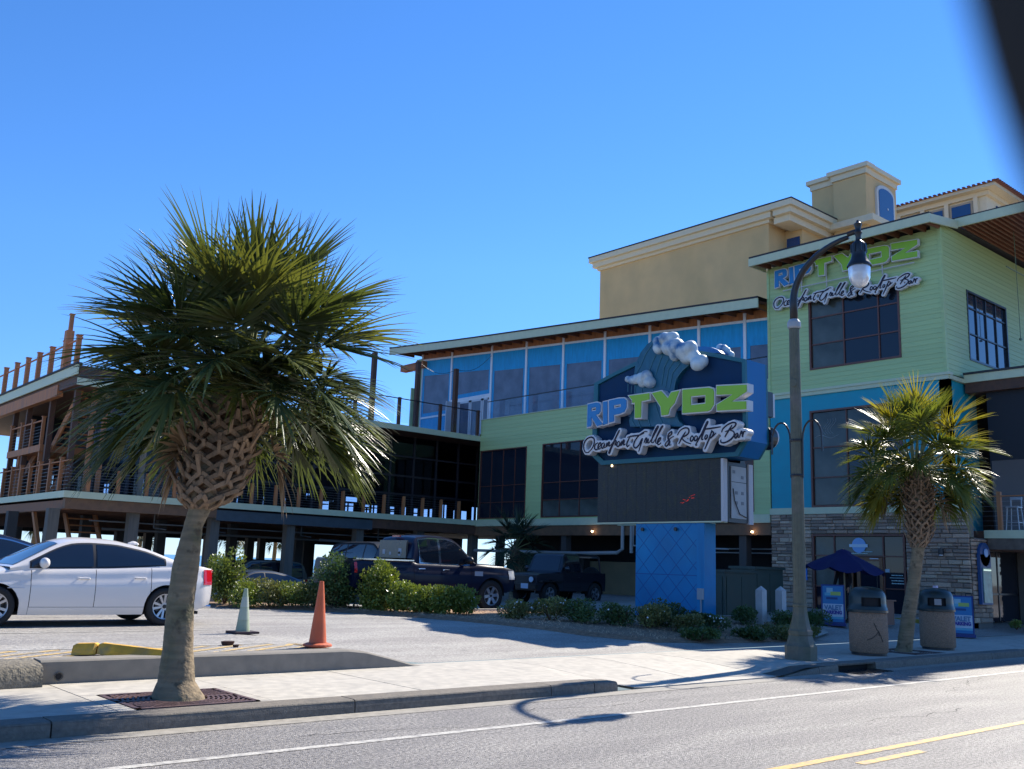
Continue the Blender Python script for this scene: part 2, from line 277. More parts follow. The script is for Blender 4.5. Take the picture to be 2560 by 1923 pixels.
SD = {"ST":[[[18.799,4.806],[18.94,4.815],[19.012,4.932],[18.995,5.089],[18.872,5.205],[18.702,5.225],[18.607,5.151],[18.619,5.017],[18.709,4.889],[18.846,4.804]],[[18.458,5.05],[18.543,5.023],[18.587,4.948],[18.57,4.875],[18.493,4.864],[18.418,4.925]],[[18.418,4.925],[18.353,4.987],[18.366,5.044],[18.426,5.015],[18.464,4.917],[18.417,4.869],[18.312,4.929]],[[18.233,5.034],[18.305,5.006],[18.321,4.907],[18.266,4.892],[18.202,5.009],[18.221,4.9],[18.161,4.907]],[[18.161,4.907],[18.119,5.025],[18.122,4.92],[18.059,5.032],[18.023,5.019],[18.051,4.922],[17.983,4.95]],[[17.983,4.95],[17.823,5.091],[17.68,5.299],[17.666,5.331],[17.709,5.28],[17.881,5.008],[17.996,4.841],[18.047,4.739],[18.008,4.743],[17.937,4.881],[17.865,4.985]],[[17.865,4.985],[17.823,5.07],[17.778,5.033],[17.82,4.938],[17.747,4.966]],[[17.676,5.037],[17.733,4.997],[17.746,4.911],[17.688,4.896],[17.639,4.969],[17.676,5.037]],[[17.629,4.903],[17.574,5.029],[17.58,4.917],[17.516,5.047],[17.478,5.033],[17.505,4.916],[17.442,4.944]],[[17.245,5.156],[17.329,5.054],[17.385,4.95],[17.369,4.863],[17.298,4.912]],[[17.373,5.118],[17.188,5.14],[16.962,5.144],[16.781,5.187]],[[16.671,5.212],[16.768,5.224],[16.962,5.133],[17.101,4.994],[17.141,4.868],[17.07,4.81],[16.959,4.877],[16.863,5.019],[16.835,5.027],[16.902,4.852],[16.962,4.707]],[[16.778,4.928],[16.711,5.05],[16.682,5.001],[16.723,4.902]],[[16.681,4.91],[16.622,5.022],[16.649,4.918],[16.599,4.915]],[[16.599,4.915],[16.491,5.033],[16.357,5.212],[16.29,5.311],[16.33,5.315],[16.464,5.115],[16.517,4.93],[16.463,4.905]],[[16.463,4.905],[16.328,5.062],[16.182,5.26],[16.142,5.309],[16.182,5.302],[16.329,5.083],[16.381,4.92],[16.327,4.874]],[[16.327,4.874],[16.233,4.951],[16.207,5.011],[16.261,5.005],[16.314,4.915],[16.286,4.839],[16.193,4.885]],[[15.771,5.019],[15.875,4.986],[16.007,4.892],[16.059,4.813],[16.006,4.784],[15.927,4.886],[15.967,4.993],[15.942,5.095],[15.85,5.149],[15.844,5.087],[15.954,5.002],[15.901,4.895],[15.922,4.803],[15.861,4.809]],[[15.654,5.041],[15.576,5.147],[15.435,5.207],[15.307,5.186],[15.287,5.083],[15.384,5.009],[15.486,4.98],[15.486,4.925],[15.384,4.846],[15.219,4.783]],[[15.384,5.111],[15.512,4.958],[15.607,4.818]],[[15.181,4.993],[15.231,4.936],[15.231,4.865],[15.181,4.862],[15.138,4.929],[15.181,4.993]],[[15.056,4.983],[15.106,4.937],[15.106,4.866],[15.056,4.862],[15.013,4.93],[15.056,4.983]],[[15.006,4.879],[14.881,5.03],[14.757,5.24],[14.696,5.315],[14.708,5.256],[14.857,5.048],[14.981,4.877],[15.073,4.743],[15.026,4.749]],[[14.758,5.16],[14.857,4.968],[14.882,4.873],[14.833,4.876]],[[14.832,5.122],[14.611,5.128],[14.298,5.141]],[[14.746,4.979],[14.783,4.922],[14.771,4.871],[14.729,4.888],[14.705,4.956],[14.746,4.979]],[[14.563,5.084],[14.661,4.853],[14.789,4.619]],[[14.636,4.95],[14.558,5.044],[14.515,5.0],[14.564,4.915],[14.617,4.889],[14.515,4.941],[14.443,5.004]],[[14.275,5.001],[14.227,5.095],[14.06,5.189],[13.92,5.216],[13.846,5.18],[13.898,5.106],[14.038,5.04],[14.168,5.012]],[[14.038,5.04],[13.922,4.992],[13.911,4.893],[14.041,4.786],[14.206,4.74],[14.301,4.766],[14.3,4.825]],[[13.967,5.152],[14.086,5.005],[14.181,4.875]],[[13.795,4.942],[13.853,4.928],[13.889,4.862],[13.854,4.831],[13.784,4.922],[13.796,4.845],[13.75,4.842]],[[13.75,4.842],[13.691,4.992],[13.674,4.923],[13.611,4.97],[13.577,4.954]],[[13.628,4.944],[13.665,4.87],[13.647,4.838]]],"LT":{"R":[[[18.918,6.184],[18.577,6.203],[18.454,6.166],[18.419,6.091],[18.423,5.932],[18.495,5.864],[18.602,5.85],[18.326,5.564],[18.54,5.523],[18.766,5.814],[18.76,5.588],[18.788,5.545],[18.925,5.535]],[[18.773,6.066],[18.595,6.078],[18.58,5.977],[18.77,5.963]]],"I":[[[18.324,6.189],[18.162,6.196],[18.14,5.563],[18.301,5.547]]],"P":[[[18.098,6.207],[17.734,6.227],[17.538,6.211],[17.452,6.143],[17.448,5.938],[17.532,5.83],[17.726,5.79],[17.914,5.785],[17.903,5.601],[18.077,5.587]],[[17.92,6.051],[17.652,6.062],[17.639,5.981],[17.918,5.956]]],"T":[[[17.365,6.257],[16.638,6.251],[16.636,6.079],[16.918,6.063],[16.927,5.622],[17.138,5.63],[17.144,6.052],[17.243,6.051],[17.236,6.126]]],"Y":[[[16.538,6.24],[16.229,6.262],[15.996,6.038],[15.89,6.186],[15.628,6.204],[15.784,5.895],[15.934,5.771],[15.993,5.61],[16.21,5.611],[16.241,5.85]]],"D":[[[15.517,6.213],[14.682,6.171],[14.559,6.124],[14.527,6.045],[14.535,5.724],[14.636,5.601],[14.718,5.576],[15.516,5.605]],[[15.25,6.012],[14.782,6.001],[14.783,5.777],[15.25,5.782]]],"Z":[[[14.438,6.182],[13.556,6.112],[13.558,5.948],[13.997,5.742],[13.574,5.707],[13.576,5.516],[14.433,5.564],[14.432,5.713],[13.948,5.921],[14.44,5.965]]]},"cab":[[19.0,6.861],[18.238,7.074],[17.486,7.262],[16.686,7.372],[15.956,7.359],[15.153,7.236],[14.75,7.127],[13.818,6.838],[13.799,4.81],[14.066,4.438],[18.672,4.479],[19.051,4.763]],"inn":[[18.84,6.802],[18.178,6.987],[17.466,7.151],[16.668,7.255],[15.939,7.247],[15.138,7.123],[14.736,7.018],[13.914,6.767],[13.907,4.843],[14.144,4.545],[18.574,4.597],[18.867,4.819]],"wave":[[17.392,6.949],[17.357,7.183],[17.168,7.484],[16.942,7.674],[16.716,7.772],[16.418,7.55],[16.053,7.264],[15.419,6.947],[15.627,6.862],[15.837,6.662],[15.978,6.424],[16.013,6.031],[15.835,5.48],[15.626,5.295],[17.526,5.458],[17.567,5.637],[17.38,6.06],[17.387,6.533]],"streaks":[[[16.776,7.623],[17.0,7.39],[17.149,7.115],[17.3,6.927]],[[16.624,7.336],[16.734,7.146],[16.844,6.927]],[[16.402,7.275],[16.511,7.057],[16.619,6.781]],[[16.183,7.157],[16.327,6.946],[16.415,6.467]],[[16.003,7.074],[16.182,6.869],[16.287,6.395]],[[15.789,6.988],[16.037,6.764],[16.143,6.349]],[[15.475,6.916],[15.719,6.779],[15.93,6.58],[15.982,6.331]],[[17.476,5.709],[17.396,5.527],[17.318,5.433]],[[17.245,5.63],[17.128,5.387]],[[16.613,5.972],[16.5,5.675],[16.353,5.406]],[[16.868,5.595],[16.792,5.387]],[[15.927,5.621],[15.821,5.443],[15.716,5.323]],[[17.607,6.669],[17.611,6.431]],[[17.469,6.593],[17.486,6.387]],[[17.334,6.577],[17.362,6.373]],[[17.103,6.461],[17.102,6.344]]],"foam":[[16.513,7.684,0.127],[16.438,7.468,0.155],[16.184,7.691,0.169],[15.967,7.685,0.169],[16.074,7.414,0.197],[15.788,7.4,0.225],[15.894,7.215,0.169],[15.542,7.249,0.239],[15.334,7.303,0.197],[15.507,7.103,0.197],[15.231,7.064,0.169],[15.096,6.85,0.183],[15.028,6.924,0.169],[17.066,6.765,0.141],[16.877,6.771,0.183],[17.026,6.614,0.141],[16.763,6.582,0.169],[17.371,6.715,0.135],[17.547,6.767,0.09],[17.256,6.73,0.141]],"back":[[15.9,7.45],[15.829,7.562],[15.582,7.534],[15.304,7.472],[15.065,7.356],[14.964,7.261],[15.202,7.296],[15.582,7.403]]}
# ================================================================ SETTING
# terrain / lot
b = MB()
b.box(-400, -300, -.6, 600, 2, -.06)   # land this side of the street
b.box(-400, 2, -.6, 600, 8.98, -.06)
o = b.build('ground', M('ground soil', (.12, .10, .07), .95, n=(2, .2)), None); tag(o, kind='structure')
b = MB(); b.grid([[(x, y, 0) for y in (-4.5, 2, 9.02)] for x in range(-120, 321, 20)])
tag(b.build('road', asphalt_road), kind='structure')
def strip(name, m, x0, y0, x1, y1, z=.004):
    b = MB(); b.add([(x0, y0, z), (x1, y0, z), (x1, y1, z), (x0, y1, z)], [(0, 1, 2, 3)]); return tag(b.build(name, m), kind='structure')
strip('edge_line', wpaint, -60, 7.63, 200, 7.735)
strip('centre_line', ypaint, -60, 4.86, 200, 4.965)
b = MB()
for k in range(-4, 30):
    x = 8.55+k*3.95-.35
    b.add([(x, 4.60, .004), (x+1.15, 4.60, .004), (x+1.15, 4.70, .004), (x, 4.70, .004)], [(0, 1, 2, 3)])
tag(b.build('centre_dash_line', ypaint), kind='structure')
rr_ = random.Random(21); ck = M('asphalt crack', (.035, .033, .03), .9); rc = thing('road_cracks', (10, 6, 0), None, None); rc['kind'] = 'structure'
for (x0, y0, a0, L) in ((10.5, 5.9, .05, 2.6), (4.6, 8.2, -.1, 2.2), (14.5, 6.8, .2, 3.5), (12.4, 3.9, .4, 1.4), (19, 6.0, .02, 4), (7.5, 8.5, .02, 3.0)):
    pts = [(x0, y0)]; a = a0
    while L > 0: d = rr_.uniform(.08, .22); a = a0+rr_.uniform(-.6, .6); pts.append((pts[-1][0]+d*math.cos(a), pts[-1][1]+d*math.sin(a))); L -= d
    b = MB(); rows = []
    for i, p in enumerate(pts):
        wd = rr_.uniform(.002, .006)*(1 if 0 < i < len(pts)-1 else .1); rows.append([(p[0], p[1]-wd, .004), (p[0], p[1]+wd, .004)])
    b.grid(rows); b.build('crack', ck, rc)
# gutter strip beside the kerb
b = MB(); b.add([(-60, 8.86, .004), (200, 8.86, .004), (200, 9.15, .006), (-60, 9.15, .006)], [(0, 1, 2, 3)]); tag(b.build('gutter', M('gutter concrete', (.27, .25, .215), .8, n=(10, .2), bump=(60, .4, .006))), kind='structure')
# lot surface
xs = [-60, -30, -15, -8, -4, 0, 3, 6, 7.2, 7.5, 7.8, 8.1, 8.4, 8.8]+[9.5+.75*i for i in range(34)]+[36, 40, 50, 70, 100, 200]
ys = [12.0, 12.01]+[12.4+.4*i for i in range(12)]+[17.5, 19, 21, 23, 25, 27, 29, 31, 33, 35, 37, 42, 50, 58]
b = MB(); b.grid([[(x, y, gh(x, max(y, 12.0001)) if y > 12.005 else (gh(x, 12.001))) for y in ys] for x in xs])
tag(b.build('parking_lot', asphalt_lot, smooth=True), kind='structure')
b = MB(); b.grid([[(x, y, -.22-.9*ss(58, 95, y)) for y in (57.9, 65, 75, 85, 95, 140)] for x in (-400, -100, 0, 100, 600)])
tag(b.build('beach_sand', M('sand', (.42, .36, .26), .9, n=(2, .1)), smooth=True), kind='structure')
b = MB(); b.grid([[(x, y, -1.05) for y in (100, 400, 2000, 9000)] for x in (-9000, -1000, 0, 1000, 9000)])
tag(b.build('sea_water', M('sea', (.06, .17, .24), .25, bump=(.8, .5, .2))), kind='structure')
# pavement: base sheet + slabs
GAP0, GAP1 = 9.95, 13.75
def swz(x, y):     # pavement height, dipping at the two driveways
    d = 0
    if GAP0-.35 < x < GAP1+.9: d = min(ss(GAP0-.35, GAP0+.5, x), 1-ss(GAP1-.2, GAP1+.9, x))
    if x > 23.9: d = max(d, ss(23.9, 25.5, x)*(1-ss(33, 34.5, x)))
    return .14-d*.12*(1-ss(9.2, 11.2, y))
sw = thing('pavement', (8, 10.5, 0), None, None); sw['kind'] = 'structure'
b = MB()
xx = [-60, -20, -5]+[.0+.5*i for i in range(90)]+[60, 200]
b.grid([[(x, y, swz(x, y)-.016) for y in (9.14, 9.5, 10, 10.6, 11.2, 12.02)] for x in xx]); b.build('slab_bed', joint, sw)
def slab(x0, x1, y0, y1, skew=0, hole=None):
    b = MB(); g = .006; nx = max(2, int((x1-x0)/.4)+1); top = []; 
    for i in range(nx):
        x = x0+g+(x1-x0-2*g)*i/(nx-1); row = []
        for j in range(4):
            y = y0+g+(y1-y0-2*g)*j/3; row.append((x+skew*(y-y0), y, swz(x, y)+slab.t))
        top.append(row)
    b.grid(top)
    # skirt
    ring = [r[0] for r in top]+top[-1][1:]+[r[-1] for r in top[::-1]][1:]+top[0][::-1][1:-1]
    n = len(ring); b.add(ring+[(p[0], p[1], p[2]-.03) for p in ring], [(i, i+n, (i+1) % n+n, (i+1) % n) for i in range(n)])
    o = b.build('paving_slab', concrete, sw); return o
slab.t = 0
ed = [-8.2, -6.5, -4.9, -3.2, -1.6, .1, 1.75, 3.45, 5.05, 6.95, 8.6, 10.3, 12.0, 13.7, 15.4, 17.1, 18.8, 20.5, 22.2, 23.9, 25.6, 27.3, 29, 30.7, 32.4, 34.1, 36, 38, 40]
for i in range(len(ed)-1):
    slab.t = random.uniform(-.002, .002)
    if ed[i] < 3.4 or ed[i] > 8: slab(ed[i], ed[i+1], 9.45, 11.95); 
    elif ed[i] < 3.5: # round the tree grate
        slab(ed[i], ed[i+1], 10.62, 11.95); slab(3.45, 3.62, 9.45, 10.62); slab(4.9, 5.05, 9.45, 10.62)
    else: slab(ed[i], ed[i+1], 9.45, 11.95)
slab.t = -.001
for i in range(len(ed)-1):
    if GAP0+.3 < ed[i]+.8 < GAP1 or ed[i] > 24: slab(ed[i], ed[i+1], 9.16, 9.44)
b = MB()
for x0, x1 in ((-60, -8.2), (40, 200)): b.add([(x0, 9.3, .14), (x1, 9.3, .14), (x1, 12, .14), (x0, 12, .14)], [(0, 1, 2, 3)])
b.build('far_slab', concrete, sw)
# kerb stones
kb = thing('kerb', (8, 9.3, 0), None, None); kb['kind'] = 'structure'
def kerbstone(x0, x1, z0=.142, z1=.142, end=None):
    b = MB(); g = .007; n = 5; P = []
    for i in range(n):
        t = i/(n-1); x = x0+g+(x1-x0-2*g)*t; z = z0+(z1-z0)*t+random.uniform(-.002, .002); y = 9.14+random.uniform(-.002, .002)
        P.append([(x, y-.01, -.05), (x, y-.008, z*.5), (x, y, z-.025), (x, y+.012, z-.007), (x, y+.035, z), (x, 9.443, z+.001), (x, 9.444, -.05)])
    b.grid(P); b.add(P[0], [tuple(range(7))]); b.add(P[-1], [tuple(range(7))[::-1]])
    return fixn(b.build('kerb_stone', kerbm, kb))
for a, c in [(-18.6, -15.55), (-15.55, -12.5), (-12.5, -9.4), (-9.4, -6.35), (-6.35, -3.3), (-3.3, -.3), (-.3, 2.77), (2.77, 5.83), (5.83, 8.72), (8.72, 9.5)]: kerbstone(a, c)
kerbstone(9.5, 9.95, .142, .125); kerbstone(13.9, 14.9, .02, .12)
for a, c in [(16.75, 19.2), (19.2, 21.6), (21.6, 23.6)]: kerbstone(a, c)
kerbstone(23.6, 25, .142, .02)
# storm drain inlet set into the kerb
kerbstone(14.9, 15.5, .12, .14)
b = MB(); b.box(15.5, 9.16, .105, 16.75, 9.44, .142); b.box(15.5, 9.3, -.3, 16.75, 9.44, .10, 1); b.build('drain_hood', [kerbm, darkroom], kb)
dg = thing('drain_grate', (16.2, 8.95, 0), 'cast iron storm drain grate in the gutter below the left litter bin', 'drain grate')
for i in range(9): ub('grate_bar', darkmetal, dg, 15.55+i*.14, 8.78, .006, 15.6+i*.14, 9.13, .02)
# retaining wall along the lot (slopes down at the driveway)
b = MB(); P = []
for x in [3.35]+[3.6+.4*i for i in range(10)]+[7.3, 7.6, 8.0, 8.4, 8.72]:
    z = .10+.295*(1-ss(7.25, 8.9, x)) if x > 7.25 else .395
    P.append([(x, 11.68, -.1), (x, 11.68, z-.02), (x, 11.70, z), (x, 11.97, z+.004), (x, 11.99, z-.02), (x, 12.0, -.1)])
b.grid(P); b.add(P[0], [tuple(range(6))]); b.add(P[-1], [tuple(range(6))[::-1]])
rw = fixn(b.build('retaining_wall', wallc)); tag(rw, 'smooth low concrete retaining wall between sidewalk and parking lot', 'wall')
b = MB(); 
b.tube([(3.55, 11.66, .22), (3.55, 11.75, .22)], .045, 12, False); b.tube([(3.55, 11.672, .22), (3.55, 11.674, .22)], .034, 12, True, 1)
pp = b.build('weep_pipe', [wallc, darkroom], rw)
b = MB(); rr = random.Random(3); P = []
for i in range(40):
    x = -8+11.33*i/39; j = lambda a: rr.uniform(-a, a)
    P.append([(x, 11.45+j(.012), -.1), (x, 11.46+j(.02), .18+j(.03)), (x, 11.50+j(.03), .33+j(.02)), (x, 11.58, .37+j(.02)), (x, 11.75, .39+j(.015)), (x, 11.99, .395), (x, 12.0, -.1)])
b.grid(P); b.add(P[0], [tuple(range(7))]); b.add(P[-1], [tuple(range(7))[::-1]])
tag(fixn(b.build('rough_wall', M('old rough concrete', (.17, .15, .115), .95, n=(14, .3), bump=(25, 1, .03)), smooth=True)), 'weathered rough concrete edging left of the smooth retaining wall', 'wall')
# painted marks on the lot
def lotstrip(name, m, pts, wd, dz=.005, parent=None):
    b = MB(); L = []
    for i, p in enumerate(pts):
        q = pts[min(i+1, len(pts)-1)]; r = pts[max(i-1, 0)]; d = Vector((q[0]-r[0], q[1]-r[1])).normalized(); nn = Vector((-d.y, d.x))*wd/2
        L.append([(p[0]+s*nn.x, p[1]+s*nn.y, gh(p[0]+s*nn.x, p[1]+s*nn.y)+dz) for s in (-1, 1)])
    b.grid(L); o = b.build(name, m, parent); return o
for nm, a, c, y, y2 in (('bay_line', -6, 6.9, 13.2, 13.22), ('bay_line', -6, 7.2, 15.75, 15.9), ('bay_line', -6, 12.2, 19.1, 19.6)):
    tag(lotstrip(nm, wpaint, [(a+(c-a)*i/20, y+(y2-y)*i/20) for i in range(21)], .09), kind='structure')
hx = thing('hatched_marking', (5, 12.6, .37), None, None); hx['kind'] = 'structure'
for i in range(15):
    x0 = -5.9+i*.98; lotstrip('stripe', yworn, [(min(7.2, x0+1.5*t), 12.03+1.05*t) for t in [0, .25, .5, .75, 1]], .10, .005, hx)
    lotstrip('stripe', yworn, [(min(7.35, x0+.5+1.5*t), 12.03+1.05*t) for t in [0, .25, .5, .75, 1]], .10, .005, hx)
# tree grates
def grate(cx, cy, lab):
    g = thing('tree_grate', (cx, cy, .14), lab, 'tree grate'); gm = M('rusty cast iron', (.085, .045, .04), .6, n=(12, .25))
    x0, x1, y0, y1 = cx-.64, cx+.64, cy-.55, cy+.55; b = MB()
    for q in ((x0, y0, x1, y0+.05), (x0, y1-.05, x1, y1), (x0, y0, x0+.05, y1), (x1-.05, y0, x1, y1), (x0, cy-.03, cx-.3, cy+.03), (cx+.3, cy-.03, x1, cy+.03)): b.box(q[0], q[1], .10, q[2], q[3], .146)
    b.build('grate_frame', gm, g)
    b = MB(); b.box(x0+.01, y0+.01, .09, x1-.01, y1-.01, .122); b.build('soil', joint, g)
    for r in [.30+.05*i for i in range(12)]:
        b = MB(); prev = None
        for k in range(49):
            t = 2*PI*k/48; p = (cx+r*math.cos(t), cy+r*math.sin(t)); ok = x0+.05 < p[0] < x1-.05 and y0+.05 < p[1] < y1-.05
            if not ok and b.v: b.build('grate_ring', gm, g); b = MB()
            if prev and ok: b.bar((prev[0], prev[1], .134), (p[0], p[1], .134), .022, .02)
            prev = p if ok else None
        if b.v: b.build('grate_ring', gm, g)
    for k in range(16):
        t = 2*PI*k/16; rr_ = min((.6)/max(.01, abs(math.cos(t))), .51/max(.01, abs(math.sin(t))))
        ubar('grate_spoke', gm, g, (cx+.28*math.cos(t), cy+.28*math.sin(t), .132), (cx+rr_*math.cos(t), cy+rr_*math.sin(t), .132), .025, .02)
grate(4.27, 10.05, 'rusty square tree grate round the foot of the big palm'); grate(19.75, 10.1, 'square tree grate between the two litter bins')
for x, y in ((2.2, 11.0), (2.45, 10.45)):
    b = MB(); b.lathe([(.16, 0), (.16, .004), (.13, .006), (.10, .004)], 20, (x, y, .141)); tag(b.build('utility_cover', M('rusty cast iron')), 'small round utility cover in the sidewalk left of the palm, %s of two' % ('farther' if y > 10.7 else 'nearer'), 'utility cover', 'utility covers in the sidewalk')
# ================================================================ RESTAURANT BUILDING
R = thing('restaurant_building', (30, 20, .3), 'lime green and teal restaurant with stone entrance and blue upper windows', 'building')
# ---- clapboards
def clap_me(m, axis):
    k = 'clap'+m.name+axis
    if k not in UNIT:
        P = [(-1, 0), (-.35, 1), (0, 1), (0, 0)]; vs = []
        for t in (-.5, .5):
            for d, z in P: vs.append((d, t, z) if axis == 'x' else (t, d, z))
        f = [(0, 1, 2, 3), (7, 6, 5, 4), (0, 4, 5, 1), (1, 5, 6, 2), (3, 2, 6, 7), (0, 3, 7, 4)]
        me = bpy.data.meshes.new('board'); me.from_pydata(vs, [], f); me.materials.append(m); UNIT[k] = me
        import bmesh; bm = bmesh.new(); bm.from_mesh(me); bmesh.ops.recalc_face_normals(bm, faces=bm.faces); bm.to_mesh(me); bm.free()
    return UNIT[k]
def boards(parent, m, axis, D, a0, a1, z0, z1, h, holes=(), zmax=None):
    z = z0
    while z < z1-.01:
        hh = min(h, z1-z); iv = [(a0, a1)]
        for (h0, h1, hz0, hz1) in holes:
            if z+hh > hz0+.03 and z < hz1-.03:
                iv = [q for s, e in iv for q in ((s, min(e, h0)), (max(s, h1), e)) if q[1]-q[0] > .02]
        for s, e in iv:
            o = link('siding_board', clap_me(m, axis), parent)
            off = o.location.copy()
            if axis == 'x': o.location = off+Vector((D, (s+e)/2, z)); o.scale = (.013, e-s-.004, hh-.003)
            else: o.location = off+Vector(((s+e)/2, D, z)); o.scale = (e-s-.004, .013, hh-.003)
        z += hh
def wallbox(name, m, parent, axis, D, a0, a1, z0, z1, t, holes=()):
    """solid wall with rectangular openings; D = outer face, thickness t inwards (+)"""
    b = MB(); cuts = sorted(set([a0, a1]+[c for h in holes for c in h[:2]])); 
    for i in range(len(cuts)-1):
        s, e = cuts[i], cuts[i+1]
        if e <= a0 or s >= a1: continue
        zz = [(z0, z1)]
        for h in holes:
            if h[0] <= s+1e-6 and h[1] >= e-1e-6: zz = [q for u, v in zz for q in ((u, min(v, h[2])), (max(u, h[3]), v)) if q[1]-q[0] > .01]
        for u, v in zz:
            if axis == 'x': b.box(D, s, u, D+t, e, v)
            else: b.box(s, D, u, e, D+t, v)
    return b.build(name, m, parent)
def window(parent, axis, D, a0, a1, z0, z1, vm, hm, fm, panes, fw=.07, name='window', dep=.12, mw=.045):
    """frame mesh = part; each pane = sub-part. panes: function(i,j) -> material"""
    b = MB()
    def bx(s, u, e, v, d0, d1):
        if axis == 'x': b.box(D+d0, s, u, D+d1, e, v)
        else: b.box(s, D+d0, u, e, D+d1, v)
    bx(a0, z0, a1, z0+fw, -.03, dep); bx(a0, z1-fw, a1, z1, -.03, dep); bx(a0, z0+fw, a0+fw, z1-fw, -.03, dep); bx(a1-fw, z0+fw, a1, z1-fw, -.03, dep)
    for v in vm: bx(v-mw/2, z0+fw, v+mw/2, z1-fw, .005, dep-.01)
    for z in hm: bx(a0+fw, z-mw/2, a1-fw, z+mw/2, .012, dep-.02)
    f = b.build(name, fm, parent)
    va = [a0+fw]+list(vm)+[a1-fw]; ha = [z0+fw]+list(hm)+[z1-fw]
    for i in range(len(va)-1):
        for j in range(len(ha)-1):
            m = panes(i, j) if callable(panes) else panes
            if m is None: continue
            s, e, u, v = va[i]+mw*.4, va[i+1]-mw*.4, ha[j]+mw*.4, ha[j+1]-mw*.4
            if axis == 'x': ub('pane', m, f, D+.05, s, u, D+.062, e, v)
            else: ub('pane', m, f, s, D+.05, u, e, D+.062, v)
    return f
# ---- stone
STU = []
def stone_mesh(k):
    rr = random.Random(k); b = MB(); j = lambda a: rr.uniform(-a, a)
    base = [(0, -.5, -.5), (0, .5, -.5), (0, .5, .5), (0, -.5, .5)]
    midl = [(-.55+j(.1), y*(.985)+j(.01), z*(.97)+j(.03)) for _, y, z in base]
    fr = [(-1+j(.15), y*(.86)+j(.03), z*(.70)+j(.06)) for _, y, z in base]; c = (-1.05+j(.1), j(.1), j(.1))
    vs = base+midl+fr+[c]; f = []
    for L in (0, 4):
        for i in range(4): f.append((L+i, L+(i+1) % 4, L+4+(i+1) % 4, L+4+i)[::-1])
    for i in range(4): f.append((8+i, 8+(i+1) % 4, 12)[::-1])
    return vs, f
SM = {}
def stone(parent, m, axis, D, a, z, wd, h, k, pro, dirn=1):
    key = (m.name, k, axis)
    if key not in SM:
        vs, f = stone_mesh(k)
        if axis == 'y': vs = [(-y, x, z) for x, y, z in vs]
        me = bpy.data.meshes.new('stone'); me.from_pydata(vs, [], f); me.materials.append(m); SM[key] = me
    o = link('stone', SM[key], parent); off = o.location.copy()
    if axis == 'x': o.location = off+Vector((D, a+wd/2, z+h/2)); o.scale = (pro, wd-.012, h-.012)
    else: o.location = off+Vector((a+wd/2, D, z+h/2)); o.scale = (wd-.012, pro, h-.012)
    return o
def stonewall(parent, axis, D, a0, a1, z0, z1, holes, seed, hmin=.085, hmax=.17, budget=None):
    rr = random.Random(seed); z = z0; rest = []
    while z < z1-.02:
        h = rr.uniform(hmin, hmax)
        if z+h > z1-.05: h = z1-z
        iv = [(a0, a1)]
        for q in holes:
            if z+h > q[2]+.02 and z < q[3]-.02: iv = [p for s, e in iv for p in ((s, min(e, q[0])), (max(s, q[1]), e)) if p[1]-p[0] > .03]
        for s, e in iv:
            a = s
            while a < e-.01:
                wd = rr.uniform(.2, .62)
                if a+wd > e-.12: wd = e-a
                m = rr.choice(stoneM); k = rr.randrange(6); pro = rr.uniform(.03, .075)
                if z+h > .45: stone(parent, m, axis, D, a, z, wd, h, k, pro)
                a += wd
        z += h
# ---------------- tower block  (X=30.., Y 13.6..20.15)
X = 30.0
stonewin = (15.17, 18.56, .42, 3.06)
holesS = [stonewin]
sw_ = wallbox('stone_wall', mortar, R, 'x', X, 13.15, 20.17, -.2, 3.74, .3, holesS)
stonewall(sw_, 'x', X, 13.15, 20.17, .10, 3.74, holesS, 5)
# thin stone pier return on the street side
wallbox('stone_pier', mortar, R, 'y', 13.15, 30.0, 31.3, -.2, 2.95, .45)
stonewall(R, 'y', 13.15, 30.02, 31.28, .1, 2.92, [], 9)
part('stone_pier', mortar, R, (34.3, 13.0, -.2, 36.2, 13.6, 2.95)); stonewall(R, 'y', 13.0, 34.32, 36.2, .1, 2.92, [], 11, .1, .2)
# trim bands
part('trim_band', cream, R, (X-.07, 13.5, 3.74, X+.2, 20.2, 3.965))
part('trim_band', cream, R, (X-.06, 13.52, 7.93, X+.2, 20.15, 8.06), (X-.10, 13.48, 8.062, X+.2, 20.15, 8.15))
part('trim_band', cream, R, (30.0, 13.49, 7.93, 31.6, 13.62, 8.06))
tw = (15.15, 18.52, 3.97, 7.37)
wallbox('teal_wall', teal, R, 'x', X, 13.58, 20.15, 3.966, 7.93, .28, [tw])
part('teal_wall', teal, R, (30.0, 13.58, 3.0, 32.0, 13.86, 7.93))
gw = (15.05, 18.47, 8.84, 11.42)
wallbox('green_wall', greens, R, 'x', X, 13.62, 20.15, 8.15, 13.0, .28, [gw]); boards(R, greens, 'x', X, 13.6, 20.16, 8.15, 13.0, .165, [gw])
part('corner_trim', greens, R, (X-.035, 13.56, 8.15, X+.1, 13.66, 13.0)); part('corner_trim', greens, R, (X-.035, 20.1, 8.15, X+.1, 20.2, 12.9))
bwn = (31.78, 34.95, 8.85, 11.28)
wallbox('green_wall', greens, R, 'y', 13.62, 30.0, 42, 8.15, 13.2, .28, [bwn]); boards(R, greens, 'y', 13.62, 30.02, 42, 8.15, 13.2, .165, [bwn])
part('side_wall', greens, R, (30.3, 19.9, 3.9, 44, 20.15, 13.0))
# windows of the tower
blk = lambda i, j: (bglass if (i == 2) else dglass)
window(R, 'x', X, gw[0], gw[1], gw[2], gw[3], [15.83, 17.13], [9.76, 10.74], brownframe, blk)
window(R, 'x', X, tw[0], tw[1], tw[2], tw[3], [15.9, 17.13], [5.0, 6.05], brownframe, lambda i, j: (bglass if (i == 2 or (i == 1 and j == 2)) else dglass))
window(R, 'y', 13.62, bwn[0], bwn[1], bwn[2], bwn[3], [32.55, 33.3, 34.1], [9.8, 10.7], darkmetal, M('reflecting glass', (.02, .035, .06), .03, spec=1.0))
